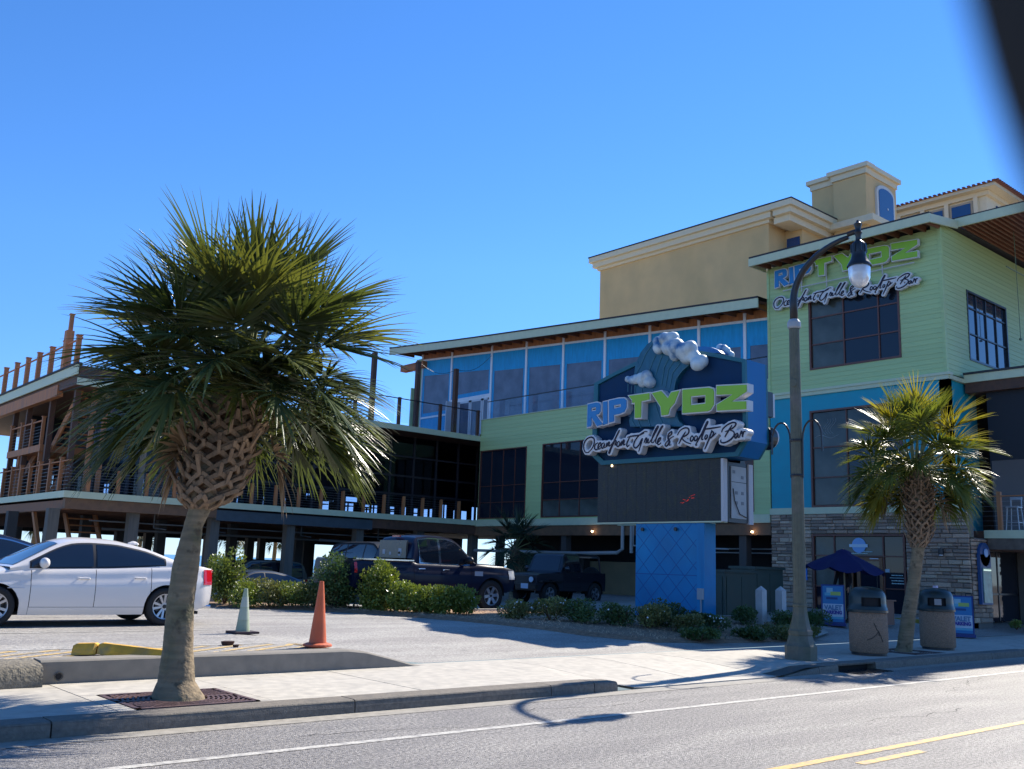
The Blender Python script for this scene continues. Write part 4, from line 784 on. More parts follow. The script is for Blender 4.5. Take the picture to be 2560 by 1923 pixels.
# tall blue arched window on the street side of the tower
ar = [(67.2, 28.7), (69.4, 28.7), (69.4, 31.2)]+[(68.3+1.1*math.cos(a), 31.2+.45*math.sin(a)) for a in [PI*i/8 for i in range(1, 8)]]+[(67.2, 31.2)]
def prism_xz(name, m, parent, poly, y0, y1):
    b = MB(); prism_yz(b, [poly], y0, y1); b.v = [(p[1], p[0], p[2]) for p in b.v]; return fixn(b.build(name, m, parent))
wf = prism_xz('window', M('white hotel trim', (.62, .60, .56), .6), H, offset_poly(ar, .28), 35.02, 35.2); prism_xz('pane', hglass, wf, ar, 34.98, 35.018)
part('white_plate', white, H, (68.4, 34.95, 30.0, 68.55, 34.975, 30.15))
# far hotel with tile roof
H2 = thing('hotel_building', (85, 36, 0), 'cream hotel top storey with red tiled hip roof at the far right', 'building')
part('wall', creamst, H2, (80.4, 32.3, 0, 95, 50, 34.0)); 
b = MB(); e0 = 34.35
b.add([(79.4, 31.2, e0), (97, 31.2, e0), (97, 52, e0), (79.5, 52, e0), (79.5, 31.2, e0+.3), (97, 31.2, e0+.3), (97, 52, e0+.3), (79.5, 52, e0+.3)], [(3, 2, 1, 0), (4, 5, 6, 7), (0, 1, 5, 4), (1, 2, 6, 5), (2, 3, 7, 6), (3, 0, 4, 7)]); b.build('soffit', creamst, H2)
ub('cornice', creamst, H2, 80.1, 32.0, 33.95, 95.6, 50.6, 34.34)
b = MB(); b.add([(79.3, 31.0, e0+.302), (97.2, 31.0, e0+.302), (97.2, 52.2, e0+.302), (79.3, 52.2, e0+.302), (84, 35.7, e0+1.4), (92, 35.7, e0+1.4), (92, 47, e0+1.4), (84, 47, e0+1.4)], [(0, 1, 5, 4), (1, 2, 6, 5), (2, 3, 7, 6), (3, 0, 4, 7), (4, 5, 6, 7), (3, 2, 1, 0)]); rf = b.build('roof', tilem, H2)
for i in range(50): ub('roof_tile', tilem, H2, 79.15, 31.05+i*.42, e0+.305, 79.75, 31.27+i*.42, e0+.40)
for i in range(22): ub('roof_tile', tilem, H2, 79.4+i*.42, 30.85, e0+.305, 79.62+i*.42, 31.4, e0+.47)
for y0, y1 in ((33.6, 35.2), (36.0, 37.4), (38.2, 39.6), (40.4, 41.8)):
    f = part('window', M('hotel stone trim', (.40, .33, .23), .7), H2, (80.25, y0-.2, 31.0, 80.4, y1+.2, 33.75)); ub('pane', hglass, H2, 80.2, y0, 31.2, 80.252, y1, 33.55)
for y in (32.95, 35.45, 37.6, 39.8): ub('pilaster', creamst, H2, 80.1, y, 28, 80.4, y+.35, 33.94)
for x in (82.2, 84.6): ub('pane', hglass, H2, x, 32.2, 31.2, x+1.6, 32.29, 33.5)

# ================================================================ PYLON SIGN
P = thing('pylon_sign', (19.9, 16.2, .3), 'tall blue roadside pylon sign with lime RIPTYDZ letters, foam wave and dark screen', 'sign')
navy = M('sign navy', (.005, .036, .095), .7, spec=.2, n=(3, .1)); tealr = M('sign teal rim', (.006, .115, .155), .5); bluec = M('sign cabinet blue', (.003, .14, .36), .45, spec=.3, n=(2, .06))
sideblue = bluec; white = M('letter white', (.64, .62, .61), .5, n=(4, .05)); lime = M('letter lime', (.26, .50, .02), .4); lblue = M('letter blue', (.012, .19, .46), .4)
ink = M('script ink', (.008, .008, .03), .5); foamw = M('foam white', (.48, .56, .58), .45, n=(3, .25), bump=(10, .3, .02), col2=((.03, .14, .30), 1.8, .52, .66))
wavem = M('wave teal', (.008, .09, .15), .35, n=(2, .2, (1, 4, 1))); strk = M('wave streak', (.05, .18, .24), .5)
cab = [tuple(p) for p in SD['cab']]; inn = [tuple(p) for p in SD['inn']]
b = MB(); prism_yz(b, [cab, inn], 19.52, 19.60); fixn(b.build('cabinet_rim', tealr, P))
b = MB(); prism_yz(b, [cab], 19.602, 20.38); fixn(b.build('cabinet', bluec, P)); b = MB(); prism_yz(b, [offset_poly(inn, -.002)], 19.585, 19.60); fixn(b.build('cabinet_face', navy, P))
b = MB(); prism_yz(b, [cab, inn], 20.382, 20.46); fixn(b.build('cabinet_rim', tealr, P)); part('cross_bar', M('wave blue bar', (.01, .08, .2), .4), P, (19.45, 14.6, 5.74, 19.52, 17.6, 5.84))
b = MB(); prism_yz(b, [[tuple(p) for p in SD['wave']]], 19.44, 19.583); fixn(b.build('wave', wavem, P)); b = MB()
for s in SD['streaks']: b.tube([(19.43, p[0], p[1]) for p in s], .011, 5)
b.build('wave_streak', strk, P)
# foam crest : overlapping lumps fused by a voxel remesh
def blob(name, m, parent, balls, vox=.03, disp=.02):
    b = MB()
    for (x, y, z, r) in balls:
        pr_ = [(max(.001, r*math.sin(PI*i/8)), -r*math.cos(PI*i/8)) for i in range(9)]; b.lathe(pr_, 12, (x, y, z))
    o = b.build(name, m, parent, smooth=True); md = o.modifiers.new('r', 'REMESH'); md.mode = 'VOXEL'; md.voxel_size = vox
    s_ = o.modifiers.new('s', 'SMOOTH'); s_.iterations = 5
    me = bpy.data.meshes.new_from_object(o.evaluated_get(bpy.context.evaluated_depsgraph_get())); o.modifiers.clear()
    for v in me.vertices: n_ = noise.noise(v.co*4); v.co += v.normal*disp*n_
    me.polygons.foreach_set('use_smooth', [True]*len(me.polygons)); o.data = me; return o
blob('foam_crest', foamw, P, [(19.36-.04*(i % 3), f[0], f[1], f[2]*1.05) for i, f in enumerate(SD['foam'][:13])]); blob('foam_crest', foamw, P, [(19.36, f[0], f[1], f[2]) for f in SD['foam'][13:]])
b = MB(); prism_yz(b, [[tuple(p) for p in SD['back']]], 20.1, 20.45); fixn(b.build('wave', bluec, P)); blob('foam_crest', foamw, P, [(20.5, 15.3-.12*i, 7.5-.025*i*i, .12-.008*i) for i in range(7)])
def letters(parent, fy, fx0, depth, backs=True):
    for k in 'RIPTYDZ':
        polys = [[fy(*p) for p in q] for q in SD['LT'][k]]
        bk = [offset_poly(polys[0], .032)]+[offset_poly(q, -.03) for q in polys[1:]]
        b = MB(); prism_yz(b, bk, fx0+.012, fx0+depth); o = fixn(b.build('letter', white, parent)); o['label'] = 'white raised block letter backing '+k
        b = MB(); prism_yz(b, polys, fx0-.012, fx0+.010); fixn(b.build('letter_face', lblue if k in 'RIP' else lime, o))
def script(parent, fy, fx0, depth, r=.019, R_=.078):
    b = MB()
    for s in SD['ST']:
        pts = [fy(*p) for p in s]; q = [(fx0+depth/2+.01, p[0], p[1]) for p in pts]
        def fill(L, step=.05):
            out = [L[0]]
            for a, c in zip(L, L[1:]):
                n_ = max(1, int((Vector(c)-Vector(a)).length/step))
                for i in range(n_): out.append(tuple(Vector(a).lerp(Vector(c), (i+1)/n_)))
            return out
        for p in fill(q, .045): b.add([(p[0]+dx, p[1]+R_*math.cos(t), p[2]+R_*math.sin(t)) for dx in (-depth/2, depth/2) for t in [2*PI*k/10 for k in range(10)]], [tuple(range(10)), tuple(range(19, 9, -1))]+[(k, k+10, (k+1) % 10+10, (k+1) % 10) for k in range(10)])
    o = b.build('script_backing', white, parent); md = o.modifiers.new('r', 'REMESH'); md.mode = 'VOXEL'; md.voxel_size = .022
    for v in o.data.vertices: pass
    me = bpy.data.meshes.new_from_object(o.evaluated_get(bpy.context.evaluated_depsgraph_get())); o.modifiers.clear(); o.data = me
    for s in SD['ST']:
        b = MB(); pts = [fy(*p) for p in s]
        # smooth the stroke (Catmull-Rom)
        Q = []
        for i in range(len(pts)-1):
            p0, p1, p2, p3 = [Vector(pts[max(0, min(len(pts)-1, i+k))]) for k in (-1, 0, 1, 2)]
            for t in (0, .33, .66): Q.append(.5*((2*p1)+(p2-p0)*t+(2*p0-5*p1+4*p2-p3)*t*t+(3*p1-p0-3*p2+p3)*t*t*t))
        Q.append(Vector(pts[-1])); n_ = len(Q)
        b.tube([(fx0+.004, p.x, p.y) for p in Q], [r*(.7+.5*math.sin(PI*i/(n_-1))) for i in range(n_)], 6); b.build('script_stroke', ink, o, smooth=True)
idt = lambda y, z: (y, z)
letters(P, idt, 19.2, .24); script(P, idt, 19.16, .24)
# far side of the cabinet carries the same sign, seen edge on
for (z0, z1, m) in ((5.53, 6.16, darkmetal),): part('rear_letter', m, P, (20.46, 13.82, z0, 20.7, 14.6, z1)); part('rear_letter', white, P, (20.702, 13.84, z0-.0, 20.8, 14.6, z1-.03))
b = MB(); b.tube([(20.46, 14.0, 5.0), (20.72, 14.0, 5.0)], .30, 20); b.build('rear_script', darkmetal, P); b = MB(); b.tube([(20.722, 14.0, 5.02), (20.8, 14.0, 5.02)], .28, 20); b.build('rear_script', white, P)
# screen
led = M('screen face', (.018, .020, .018), .45, n=(22, .7, (1, .5, 4)), bump=(150, .6, .01), col2=[((.035, .034, .012), 3, .5, .7, (1, 3, 1)), ((.05, .055, .05), 34, .62, .7, (1, .6, 3))])
part('screen', led, P, (19.60, 14.62, 2.88, 19.80, 18.85, 4.55)); part('screen_ledge', cream, P, (19.56, 14.6, 2.84, 19.82, 18.86, 2.876))
b = MB(); rr = random.Random(4)
for i in range(16): y = 15.9-rr.random()*.5; z = 3.35+(15.9-y)*.35+rr.uniform(-.05, .05); b.box(19.585, y, z, 19.599, y+.02, z+.012)
b.build('lit_pixels', M('red screen pixel', (.5, .02, .01), .5, emit=((1, .05, .02), .25)), P); part('lit_pixels', M('lit lamp'), P, (19.585, 18.3, 4.42, 19.599, 18.34, 4.46))
# grooves between the screen modules
for i in range(1, 12): ub('module_seam', darkmetal, P, 19.596, 14.62+i*.35, 2.9, 19.602, 14.625+i*.35, 4.5)
for z in (3.2, 3.53, 3.86, 4.2): ub('module_seam', darkmetal, P, 19.595, 14.63, z, 19.603, 18.84, z+.005)
part('screen_rear', darkmetal, P, (20.4, 14.62, 2.88, 20.6, 18.85, 4.45)); wp = M('white post', (.52, .49, .48), .5)
part('end_frame', wp, P, (19.56, 14.52, 2.86, 19.72, 14.6, 4.42)); part('end_frame', wp, P, (20.62, 14.52, 2.84, 20.80, 14.6, 4.36))
part('end_panel', darkmetal, P, (19.80, 14.56, 2.86, 20.60, 14.6, 4.36)); ep = part('end_panel', M('grey panel', (.42, .42, .40), .6, n=(3, .12)), P, (19.90, 14.53, 2.96, 20.52, 14.556, 4.26)); part('panel_seam', darkmetal, P, (19.9, 14.525, 3.86, 20.52, 14.532, 3.875))
b = MB(); b.tube([(19.95, 14.515, 3.7), (20.0, 14.51, 3.4), (20.2, 14.51, 3.08), (20.5, 14.51, 3.0)], .012, 5); b.build('panel_cable', darkmetal, P)
b = MB()
for y, z in ((20.0, 4.12), (20.35, 4.0), (20.1, 3.6), (20.35, 3.6), (20.1, 3.35), (20.35, 3.35)): b.box(y-.05, 14.522, z-.04, y+.05, 14.5295, z+.04)
b.build('panel_mark', M('panel mark grey', (.19, .2, .21), .6), P)
# pillar with diagonal joints
pb = M('pillar blue', (.006, .19, .42), .5, n=(1.3, .12), spec=.35, col2=((.010, .23, .47), 1.1, .45, .7))
part('pillar', pb, P, (19.62, 15.14, -.2, 20.05, 17.40, 2.83)); part('pillar', pb, P, (19.585, 15.14, -.2, 19.618, 17.40, 1.52), (19.585, 15.14, 1.535, 19.618, 17.4, 2.83))
gv = M('groove blue', (.006, .075, .27), .6)
def clipseg(y0, z0, y1, z1, Y0=15.38, Y1=17.39, Z0=.2, Z1=2.82):
    t0, t1 = 0, 1
    for p, q in ((-(y1-y0), y0-Y0), (y1-y0, Y1-y0), (-(z1-z0), z0-Z0), (z1-z0, Z1-z0)):
        if abs(p) < 1e-9: continue
        r_ = q/p
        if p < 0: t0 = max(t0, r_)
        else: t1 = min(t1, r_)
    return None if t0 >= t1 else ((y0+(y1-y0)*t0, z0+(z1-z0)*t0), (y0+(y1-y0)*t1, z0+(z1-z0)*t1))
for k in range(-8, 10):
    for sg in (1, -1):
        yc = 16.3+k*.55; s = clipseg(yc-3*sg, -1.5, yc+3*sg, 4.5)
        if s: ubar('tile_joint', gv, P, (19.584, s[0][0], s[0][1]), (19.584, s[1][0], s[1][1]), .012, .006, (1, 0, 0))
ub('tile_joint', gv, P, 19.58, 15.38, 1.52, 19.586, 17.4, 1.536); ub('corner_strip', pb, P, 19.575, 15.13, .1, 19.6, 15.36, 2.82)
for y in (17.12, 16.0):
    b = MB(); b.lathe([(.03, 0), (.05, .02), (.05, .06)], 10, (0, 0, 0)); b.v = [(19.56-z, y+x, 2.68+y_) for x, y_, z in b.v]; b.build('flood_lamp', darkmetal, P)
b = MB(); b.box(19.5, 15.14, .95, 19.574, 15.30, 1.22); b.tube([(19.53, 15.2, .95), (19.53, 15.2, .42), (19.50, 15.15, .32), (19.45, 14.9, .30), (19.4, 14.6, .30)], .022, 6); b.build('meter_box', M('grey meter box', (.30, .33, .36), .5), P)
o = part('sign_footing', concrete, None, (19.3, 14.5, .1, 20.2, 17.6, .262)); tag(o, 'thin concrete footing under the blue pylon sign', 'footing')
# ---------------- sign on the tower wall
S2 = thing('wall_sign', (29.85, 17, 12), 'RIPTYDZ letters and grille script mounted under the eave of the green tower', 'sign')
ys_ = [p[0] for k in 'RZ' for p in SD['LT'][k][0]]; yl = max(ys_); yr_ = min(ys_)
def f2(y, z):  # maps the pylon lettering onto the wall (level baseline, same slant)
    t = (yl-y)/(yl-yr_); ztop_ = 6.22+.20*math.sin(min(1, t*1.1)*PI/2) if t < .6 else 6.42-.22*(t-.6)/.4
    return (19.68-(19.68-14.22)*t, 12.38+(z-5.86)*.97+.03)
S2Y = (max(p[0] for s in SD['ST'] for p in s), min(p[0] for s in SD['ST'] for p in s))
def f3(y, z):
    t = (S2Y[0]-y)/(S2Y[0]-S2Y[1]); return (19.74-5.48*t, 11.52+(z-5.17)*.95+.12*(1-t))
zc = sum(p[1] for k in 'RIPTYDZ' for p in SD['LT'][k][0])/sum(len(SD['LT'][k][0]) for k in 'RIPTYDZ')
letters(S2, f2, 29.72, .14); script(S2, f3, 29.72, .14, .02, .075)
ub('mount_rail', wp, S2, 29.8, 14.4, 11.92, 29.84, 19.4, 11.95); 
for y in (15.5, 16.6, 17.6, 18.6): ub('mount_bracket', wp, S2, 29.8, y, 11.75, 29.84, y+.03, 12.2)

# ================================================================ STREET FURNITURE
# lamp post
LP = thing('street_lamp', (15.61, 9.93, .14), 'tall fluted green street lamp with curved arm over the road and glass globe', 'street lamp')
lpm = M('lamp post green', (.095, .098, .065), .6, n=(12, .2), bump=(40, .3, .005), col2=((.14, .12, .10), 2, .5, .75)); c = (15.61, 9.93, .14)
b = MB(); b.lathe([(r*.79, z) for r, z in [(.36, 0), (.36, .24), (.33, .27), (.31, .30), (.26, .42), (.27, .44), (.27, .50), (.24, .53), (.20, .66), (.165, .80), (.155, .92), (.17, .93), (.17, .965), (.155, .98)]], 8, c); b.v = [(c[0]+(x-c[0])*math.cos(.39)-(y-c[1])*math.sin(.39), c[1]+(x-c[0])*math.sin(.39)+(y-c[1])*math.cos(.39), z) for x, y, z in b.v]; b.build('lamp_base', lpm, LP)
b = MB(); n_ = 48
prof = [(.116, .98), (.113, 2.2), (.104, 4.2), (.095, 6.08)]; o_ = len(b.v)
for r, z in prof:
    for k in range(n_):
        t = 2*PI*k/n_; q = r*(1-.055*(1 if k % 4 in (0,) else 0)); b.v.append((c[0]+q*math.cos(t), c[1]+q*math.sin(t), c[2]+z))
for i in range(3):
    for k in range(n_): k2 = (k+1) % n_; b.f.append((i*n_+k, i*n_+k2, (i+1)*n_+k2, (i+1)*n_+k)); b.mi.append(0)
b.build('pole', lpm, LP)
b = MB(); b.lathe([(.108, 6.08), (.125, 6.11), (.125, 6.20), (.09, 6.26)], 20, c); b.build('collar', M('pale collar', (.30, .32, .34), .4), LP)
pts = [(15.61, 9.93, 6.3), (15.61, 9.93, 6.75)]; 
for i in range(1, 13): t = i/12*PI/2*.93; pts.append((15.61, 9.93-1.32*(1-math.cos(t)), 6.75+1.02*math.sin(t)))
b = MB(); b.tube(pts, [.075, .075]+[.072-.028*i/12 for i in range(1, 13)], 12); b.build('arm', darkmetal, LP, smooth=True)
hx_, hy = 15.61, 8.56
b = MB(); b.lathe([(.02, 8.04), (.03, 8.02), (.035, 8.0), (.075, 7.97), (.06, 7.92), (.045, 7.86), (.075, 7.80), (.05, 7.74), (.05, 7.66)], 14, (hx_, hy, 0)); b.tube([(hx_, hy+.2, 7.82), (hx_, hy, 7.84)], .05, 8)
b.build('finial', darkmetal, LP, smooth=40)
b = MB(); b.lathe([(r*.76, 7.67-(7.64-z)*.66) for r, z in [(.05, 7.64), (.10, 7.58), (.15, 7.53), (.17, 7.46), (.17, 7.28), (.165, 7.2), (.19, 7.08), (.25, 6.96), (.28, 6.90), (.285, 6.86), (.25, 6.85)]], 24, (hx_, hy, 0)); b.build('lamp_housing', darkmetal, LP, smooth=40)
for k in range(8):
    t = 2*PI*k/8; ubar('housing_rib', darkmetal, LP, (hx_+.135*math.cos(t), hy+.135*math.sin(t), 7.42), (hx_+.13*math.cos(t), hy+.13*math.sin(t), 7.57), .02, .03)
b = MB(); b.lathe([(r*.78, 7.67-(7.64-z)*.66-(.09 if z < 6.75 else 0)) for r, z in [(.245, 6.85), (.25, 6.8), (.235, 6.66), (.19, 6.53), (.12, 6.44), (.05, 6.40), (.01, 6.395)]], 24, (hx_, hy, 0))
gm = bpy.data.materials.new('lamp globe'); gm.use_nodes = True; pb_ = gm.node_tree.nodes['Principled BSDF']; pb_.inputs['Base Color'].default_value = (.75, .78, .82, 1); pb_.inputs['Roughness'].default_value = .08; pb_.inputs['Transmission Weight'].default_value = .35; pb_.inputs['Specular IOR Level'].default_value = .8
b.build('globe', gm, LP, smooth=True)
b = MB()
for sg in (1, -1):   # banner scrolls
    b.tube([(15.61, 9.93-sg*.12, 3.38), (15.61, 9.93-sg*.13, 4.1)]+[(15.61, 9.93-sg*(.13+.20-.20*math.cos(t)), 4.1+.34*math.sin(t)) for t in [PI*i/10 for i in range(1, 10)]]+[(15.61, 9.93-sg*.53, 3.85)], .018, 6)
for z in (3.4, 4.05): b.lathe([(.12, 0), (.125, .03), (.12, .05)], 12, (15.61, 9.93, z))
b.build('scroll_bracket', darkmetal, LP)
b = MB(); b.lathe([(.001, 0), (.07, 0), (.07, .01)], 16); b.v = [(15.61-.106-z, 9.9+x, 5.15+y) for x, y, z in b.v]; b.build('access_plate', lpm, LP)
# litter bins
def bin_(x, y, lab, flap, rz):
    B = thing('litter_bin', (x, y, .14), lab, 'litter bin', 'aggregate litter bins by the kerb', rz)
    ag = M('pebble aggregate', (.25, .165, .11), .9, n=(55, .35), bump=(45, 1, .02)); gp_ = M('dark green plastic', (.014, .026, .026), .36, n=(4, .1)); r = .36
    b = MB(); b.lathe([(r-.04, 0), (r-.04, .05), (r-.02, .051), (r, .07), (r+.005, .4), (r, .80), (r-.02, .82)], 28); b.build('drum', ag, B, smooth=50, loc=(0, 0, 0))
    b = MB(); b.lathe([(r-.05, 0), (r-.03, .012), (r-.03, .05)], 28); b.build('foot_ring', darkmetal, B, loc=(0, 0, 0))
    # lid with a real opening
    b = MB(); n_ = 40; prof = [(r+.02, .815), (r+.022, .86), (r+.012, .87), (r+.012, .905), (r-.005, .93), (r-.01, 1.0), (r-.012, 1.10), (r-.025, 1.17), (r-.06, 1.235), (r-.13, 1.28), (r-.24, 1.302), (.001, 1.31)]
    for rr_, z in prof:
        for k in range(n_): t = 2*PI*k/n_; b.v.append((rr_*math.cos(t), rr_*math.sin(t), z))
    for i in range(len(prof)-1):
        for k in range(n_):
            if i == 5 or (i == 4 and False) or i == 4:
                if 17 <= k <= 23: continue
            k2 = (k+1) % n_; b.f.append((i*n_+k, i*n_+k2, (i+1)*n_+k2, (i+1)*n_+k)); b.mi.append(0)
    b.build('lid', gp_, B, smooth=45, loc=(0, 0, 0))
    b = MB(); b.lathe([(r-.06, .82), (r-.06, 1.15), (.1, 1.2)], 24); b.build('liner', darkroom, B, loc=(0, 0, 0))
    if flap: b = MB(); b.box(-r-.005, -.12, .95, -r+.015, .02, 1.08); o = b.build('flap_paper', M('grey paper', (.28, .28, .29), .7), B, loc=(0, 0, 0))
    return B
a1 = math.atan2(9.95, 18.07)
B1 = bin_(18.07, 9.98, 'brown pebble litter bin with dark green dome lid and cracked drum, nearer the street lamp', False, a1+.15)
crk = M('crack stain', (.06, .045, .035), .95)
for s in ([(0, .62), (.06, .52), (.12, .47), (.2, .36), (.25, .27)], [(.12, .47), (.05, .40), (-.06, .34), (-.2, .30)], [(.12, .47), (.14, .38)]):
    b = MB(); rr = .366; P_ = []
    for u, z in s: t = PI+.15+u*1.9; P_.append((rr*math.cos(t), rr*math.sin(t), z))
    b.tube(P_, [.008]*len(P_), 4); b.build('crack', crk, B1, loc=(0, 0, 0))
B2 = bin_(21.3, 10.14, 'brown pebble litter bin with dark green dome lid right of the slim palm', True, a1-.1)
o = part('paper_cup', M('pale paper cup', (.5, .45, .6), .6), None, (21.26, 10.1, 1.452, 21.34, 10.18, 1.50)); tag(o, 'crumpled pale wrapper lying on top of the right litter bin', 'litter')
# cones
def cone(nm, x, y, z, lab, h, m, r0_, base, square, bands=None):
    Cn = thing(nm, (x, y, z), lab, 'traffic cone')
    b = MB()
    if square: b.box(-.2, -.2, 0, .2, .2, .035); b.build('base', M('black rubber base', (.035, .02, .025), .8), Cn, loc=(0, 0, 0))
    else: b.lathe([(.20, 0), (.205, .01), (.2, .03), (.16, .045), (.14, .05)], 20); b.build('base', m, Cn, loc=(0, 0, 0))
    b = MB(); z0 = .035; N = 12; pr_ = [(r0_+(.03-r0_)*i/N, z0+(h-z0)*i/N) for i in range(N+1)]; b.lathe(pr_, 24); b.build('cone_body', m, Cn, smooth=50, loc=(0, 0, 0))
    if bands:
        for (za, zb, bm_) in bands: f = lambda z: r0_+(.03-r0_)*(z-z0)/(h-z0)+.003; b = MB(); b.lathe([(f(za), za), (f(zb), zb)], 24); b.build('reflective_band', bm_, Cn, loc=(0, 0, 0), smooth=50)
    return Cn
cone('traffic_cone', 7.19, 12.34, .395, 'weathered orange traffic cone standing by the end of the low wall', .90, M('faded orange', (.50, .10, .035), .6, n=(5, .12), col2=((.28, .07, .03), 3.5, .55, .75)), .125, None, False)
cone('traffic_cone', 7.36, 15.05, .372, 'dirty pale green-white traffic cone on a black base farther back in the lot', .72, M('dirty pale cone', (.30, .36, .25), .6, n=(6, .12), col2=((.19, .23, .14), 3, .5, .75)), .115, None, True, [(.42, .58, M('cone band', (.36, .40, .33), .5)), (.22, .40, M('cone band 2', (.33, .38, .29), .5))])
# broken yellow wheel stops
def stop(x, y, z, rz, pieces, lab):
    W = thing('wheel_stop', (x, y, z), lab, 'wheel stop', 'broken yellow wheel stops', rz); ym = M('yellow concrete', (.62, .34, .035), .75, n=(7, .2), bump=(50, .4, .006), col2=((.30, .22, .09), 4, .56, .75))
    for (a, c, tilt, dz) in pieces:
        b = MB(); P_ = []
        for i, u in enumerate([a, a+.04, (a+c)/2, c-.03, c]):
            k = .85 if i in (0, 4) else 1; P_.append([(u, -.11*k, 0), (u, -.10*k, .05), (u, -.055*k, .13*k), (u, .055*k, .13*k), (u, .10*k, .05), (u, .11*k, 0)])
        P_ = [[(p[0], p[1], p[2]+dz+(p[0]-a)*tilt) for p in r_] for r_ in P_]
        b.grid(P_); b.add(P_[0], [tuple(range(6))]); b.add(P_[-1], [tuple(range(6))[::-1]]); fixn(b.build('concrete_piece', ym, W, loc=(0, 0, 0)))
stop(3.95, 12.45, .375, -.62, [(-.02, .26, .05, .0), (.275, 1.15, -.09, .02)], 'broken yellow concrete wheel stop lying askew behind the retaining wall')
stop(2.75, 13.95, .375, -.45, [(-1.2, .62, 0, 0)], 'yellow concrete wheel stop cut off by the left edge of the photo')
for i, (x, y, s) in enumerate(((6.2, 13.1, .06), (6.17, 12.78, .035))):
    b = MB(); b.lathe([(s*.8, 0), (s, s*.4), (s*1.05, s*.9), (s*.7, s*1.0)], 7, (x, y, .372), sx=1.6 if i == 0 else 1.2); tag(b.build('rubber_debris', M('brown debris', (.04, .018, .015), .9)), ('larger' if i == 0 else 'smaller')+' dark brown lump of debris on the yellow hatching', 'debris')
# valet A-frame signs
def aframe(x, y, z, rz, lab, handles):
    A = thing('valet_sign', (x, y, z), lab, 'sign', 'blue valet parking boards', rz); fr = M('blue plastic frame', (.008, .03, .17), .4); W2 = .30
    def T(u, v, off=0):  # u across, v up the leaning panel, facing local -x
        return (-.22+.2*v/1.15-off, u, .08+v*.97)
    def quad(name, m, u0, u1, v0, v1, off, par=A):
        b = MB(); vs = [T(u0, v0, off), T(u1, v0, off), T(u1, v1, off), T(u0, v1, off)]; vs += [(p[0]+.008, p[1], p[2]) for p in vs]
        b.add(vs, [(0, 1, 2, 3), (7, 6, 5, 4), (0, 4, 5, 1), (1, 5, 6, 2), (2, 6, 7, 3), (3, 7, 4, 0)]); return b.build(name, m, par, loc=(0, 0, 0))
    quad('front_board', fr, -W2, W2, -.02, 1.02, .0); b = MB(); b.box(-.27, -.33, 0, .27, .33, .07); b.build('foot', fr, A, loc=(0, 0, 0))
    b = MB(); b.add([(.2, -W2, .07), (.2, W2, .07), (0, W2, 1.05), (0, -W2, 1.05)], [(0, 1, 2, 3)]); b.build('rear_board', fr, A, loc=(0, 0, 0))
    quad('poster', M('poster mid blue', (.02, .17, .38), .5), -.26, .26, .50, .98, .012); quad('poster', M('poster white', (.48, .54, .62), .5), -.26, .26, .16, .50, .010); quad('poster', M('poster aqua', (.10, .36, .48), .5), -.26, .26, .10, .158, .010); quad('poster', M('poster mid blue'), -.26, .26, .02, .10, .012)
    quad('wave_print', M('poster pale', (.26, .45, .52), .5), -.0, .16, .80, .93, .016); quad('name_print', M('poster lime', (.34, .44, .10), .5), -.20, .06, .73, .83, .017); quad('name_print', M('poster aqua'), .06, .21, .72, .80, .017); quad('name_print', M('poster navy', (.01, .05, .17), .5), -.12, .17, .62, .68, .017)
    for s, v, h, wd, m in (('VALET', .405, .17, .46, M('poster grey blue', (.10, .20, .34), .5)), ('PARKING', .275, .12, .45, M('poster violet', (.06, .05, .26), .5))):
        o = text_mesh('lettering', s, m, None, (0, 0, 0), (0, -1, 0), (0, 0, 1), h, wd, .004, bold=.008); 
        p = T(0, v, .028); 
        for vv in o.data.vertices: q = vv.co.copy(); vv.co = (p[0]+q.x+.2/1.15*q.z, q.y, p[2]+q.z)
        o.parent = A; o.location = (0, 0, 0)
    if handles:
        for u in (-.2, .2): b = MB(); b.tube([(0, u-.07, 1.05), (0, u-.07, 1.13), (0, u+.07, 1.13), (0, u+.07, 1.05)], .02, 6); b.build('handle', darkmetal, A, loc=(0, 0, 0))
    return A
aframe(24.0, 14.25, .34, .52, 'blue and white VALET PARKING board in front of the person under the navy umbrella', False)
aframe(26.4, 11.9, .17, .42, 'blue and white VALET PARKING board with handles right of the farther litter bin', True)
# umbrella
U = thing('market_umbrella', (25.3, 14.65, .35), 'navy blue market umbrella over the valet stand', 'umbrella'); nv = M('navy canvas', (.006, .007, .075), .8, trans=(.12,))
b = MB(); N = 8; rings = [(.05, 2.40), (.22, 2.33), (.23, 2.28), (.55, 2.15), (.9, 1.99), (1.12, 1.86)]; P_ = []
for r, z in rings:
    row = []
    for k in range(N*4+1):
        t = 2*PI*k/(N*4)+.2; f = abs(math.sin(t*N/2-.2*N/2)); sag = (r/1.12)**2*.13*f; row.append((25.3+r*math.cos(t)*(1-.06*f), 14.65+r*math.sin(t)*(1-.06*f), z-sag+.07*math.sin(t-.5)*(r/1.1)))
    P_.append(row)
b.grid(P_); b.build('canopy', nv, U, smooth=True)
b = MB(); b.tube([(25.3, 14.65, .35), (25.3, 14.65, 2.42)], .022, 8); b.build('pole', M('umbrella pole', (.25, .20, .12), .5), U)
for k in range(8): t = 2*PI*k/8+.2; ubar('rib', darkmetal, U, (25.3, 14.65, 2.34), (25.3+1.08*math.cos(t), 14.65+1.08*math.sin(t), 1.85), .015, .015)
b = MB(); b.lathe([(.28, 0), (.28, .06), (.08, .10)], 16, (25.3, 14.65, .35)); b.build('base', darkmetal, U)
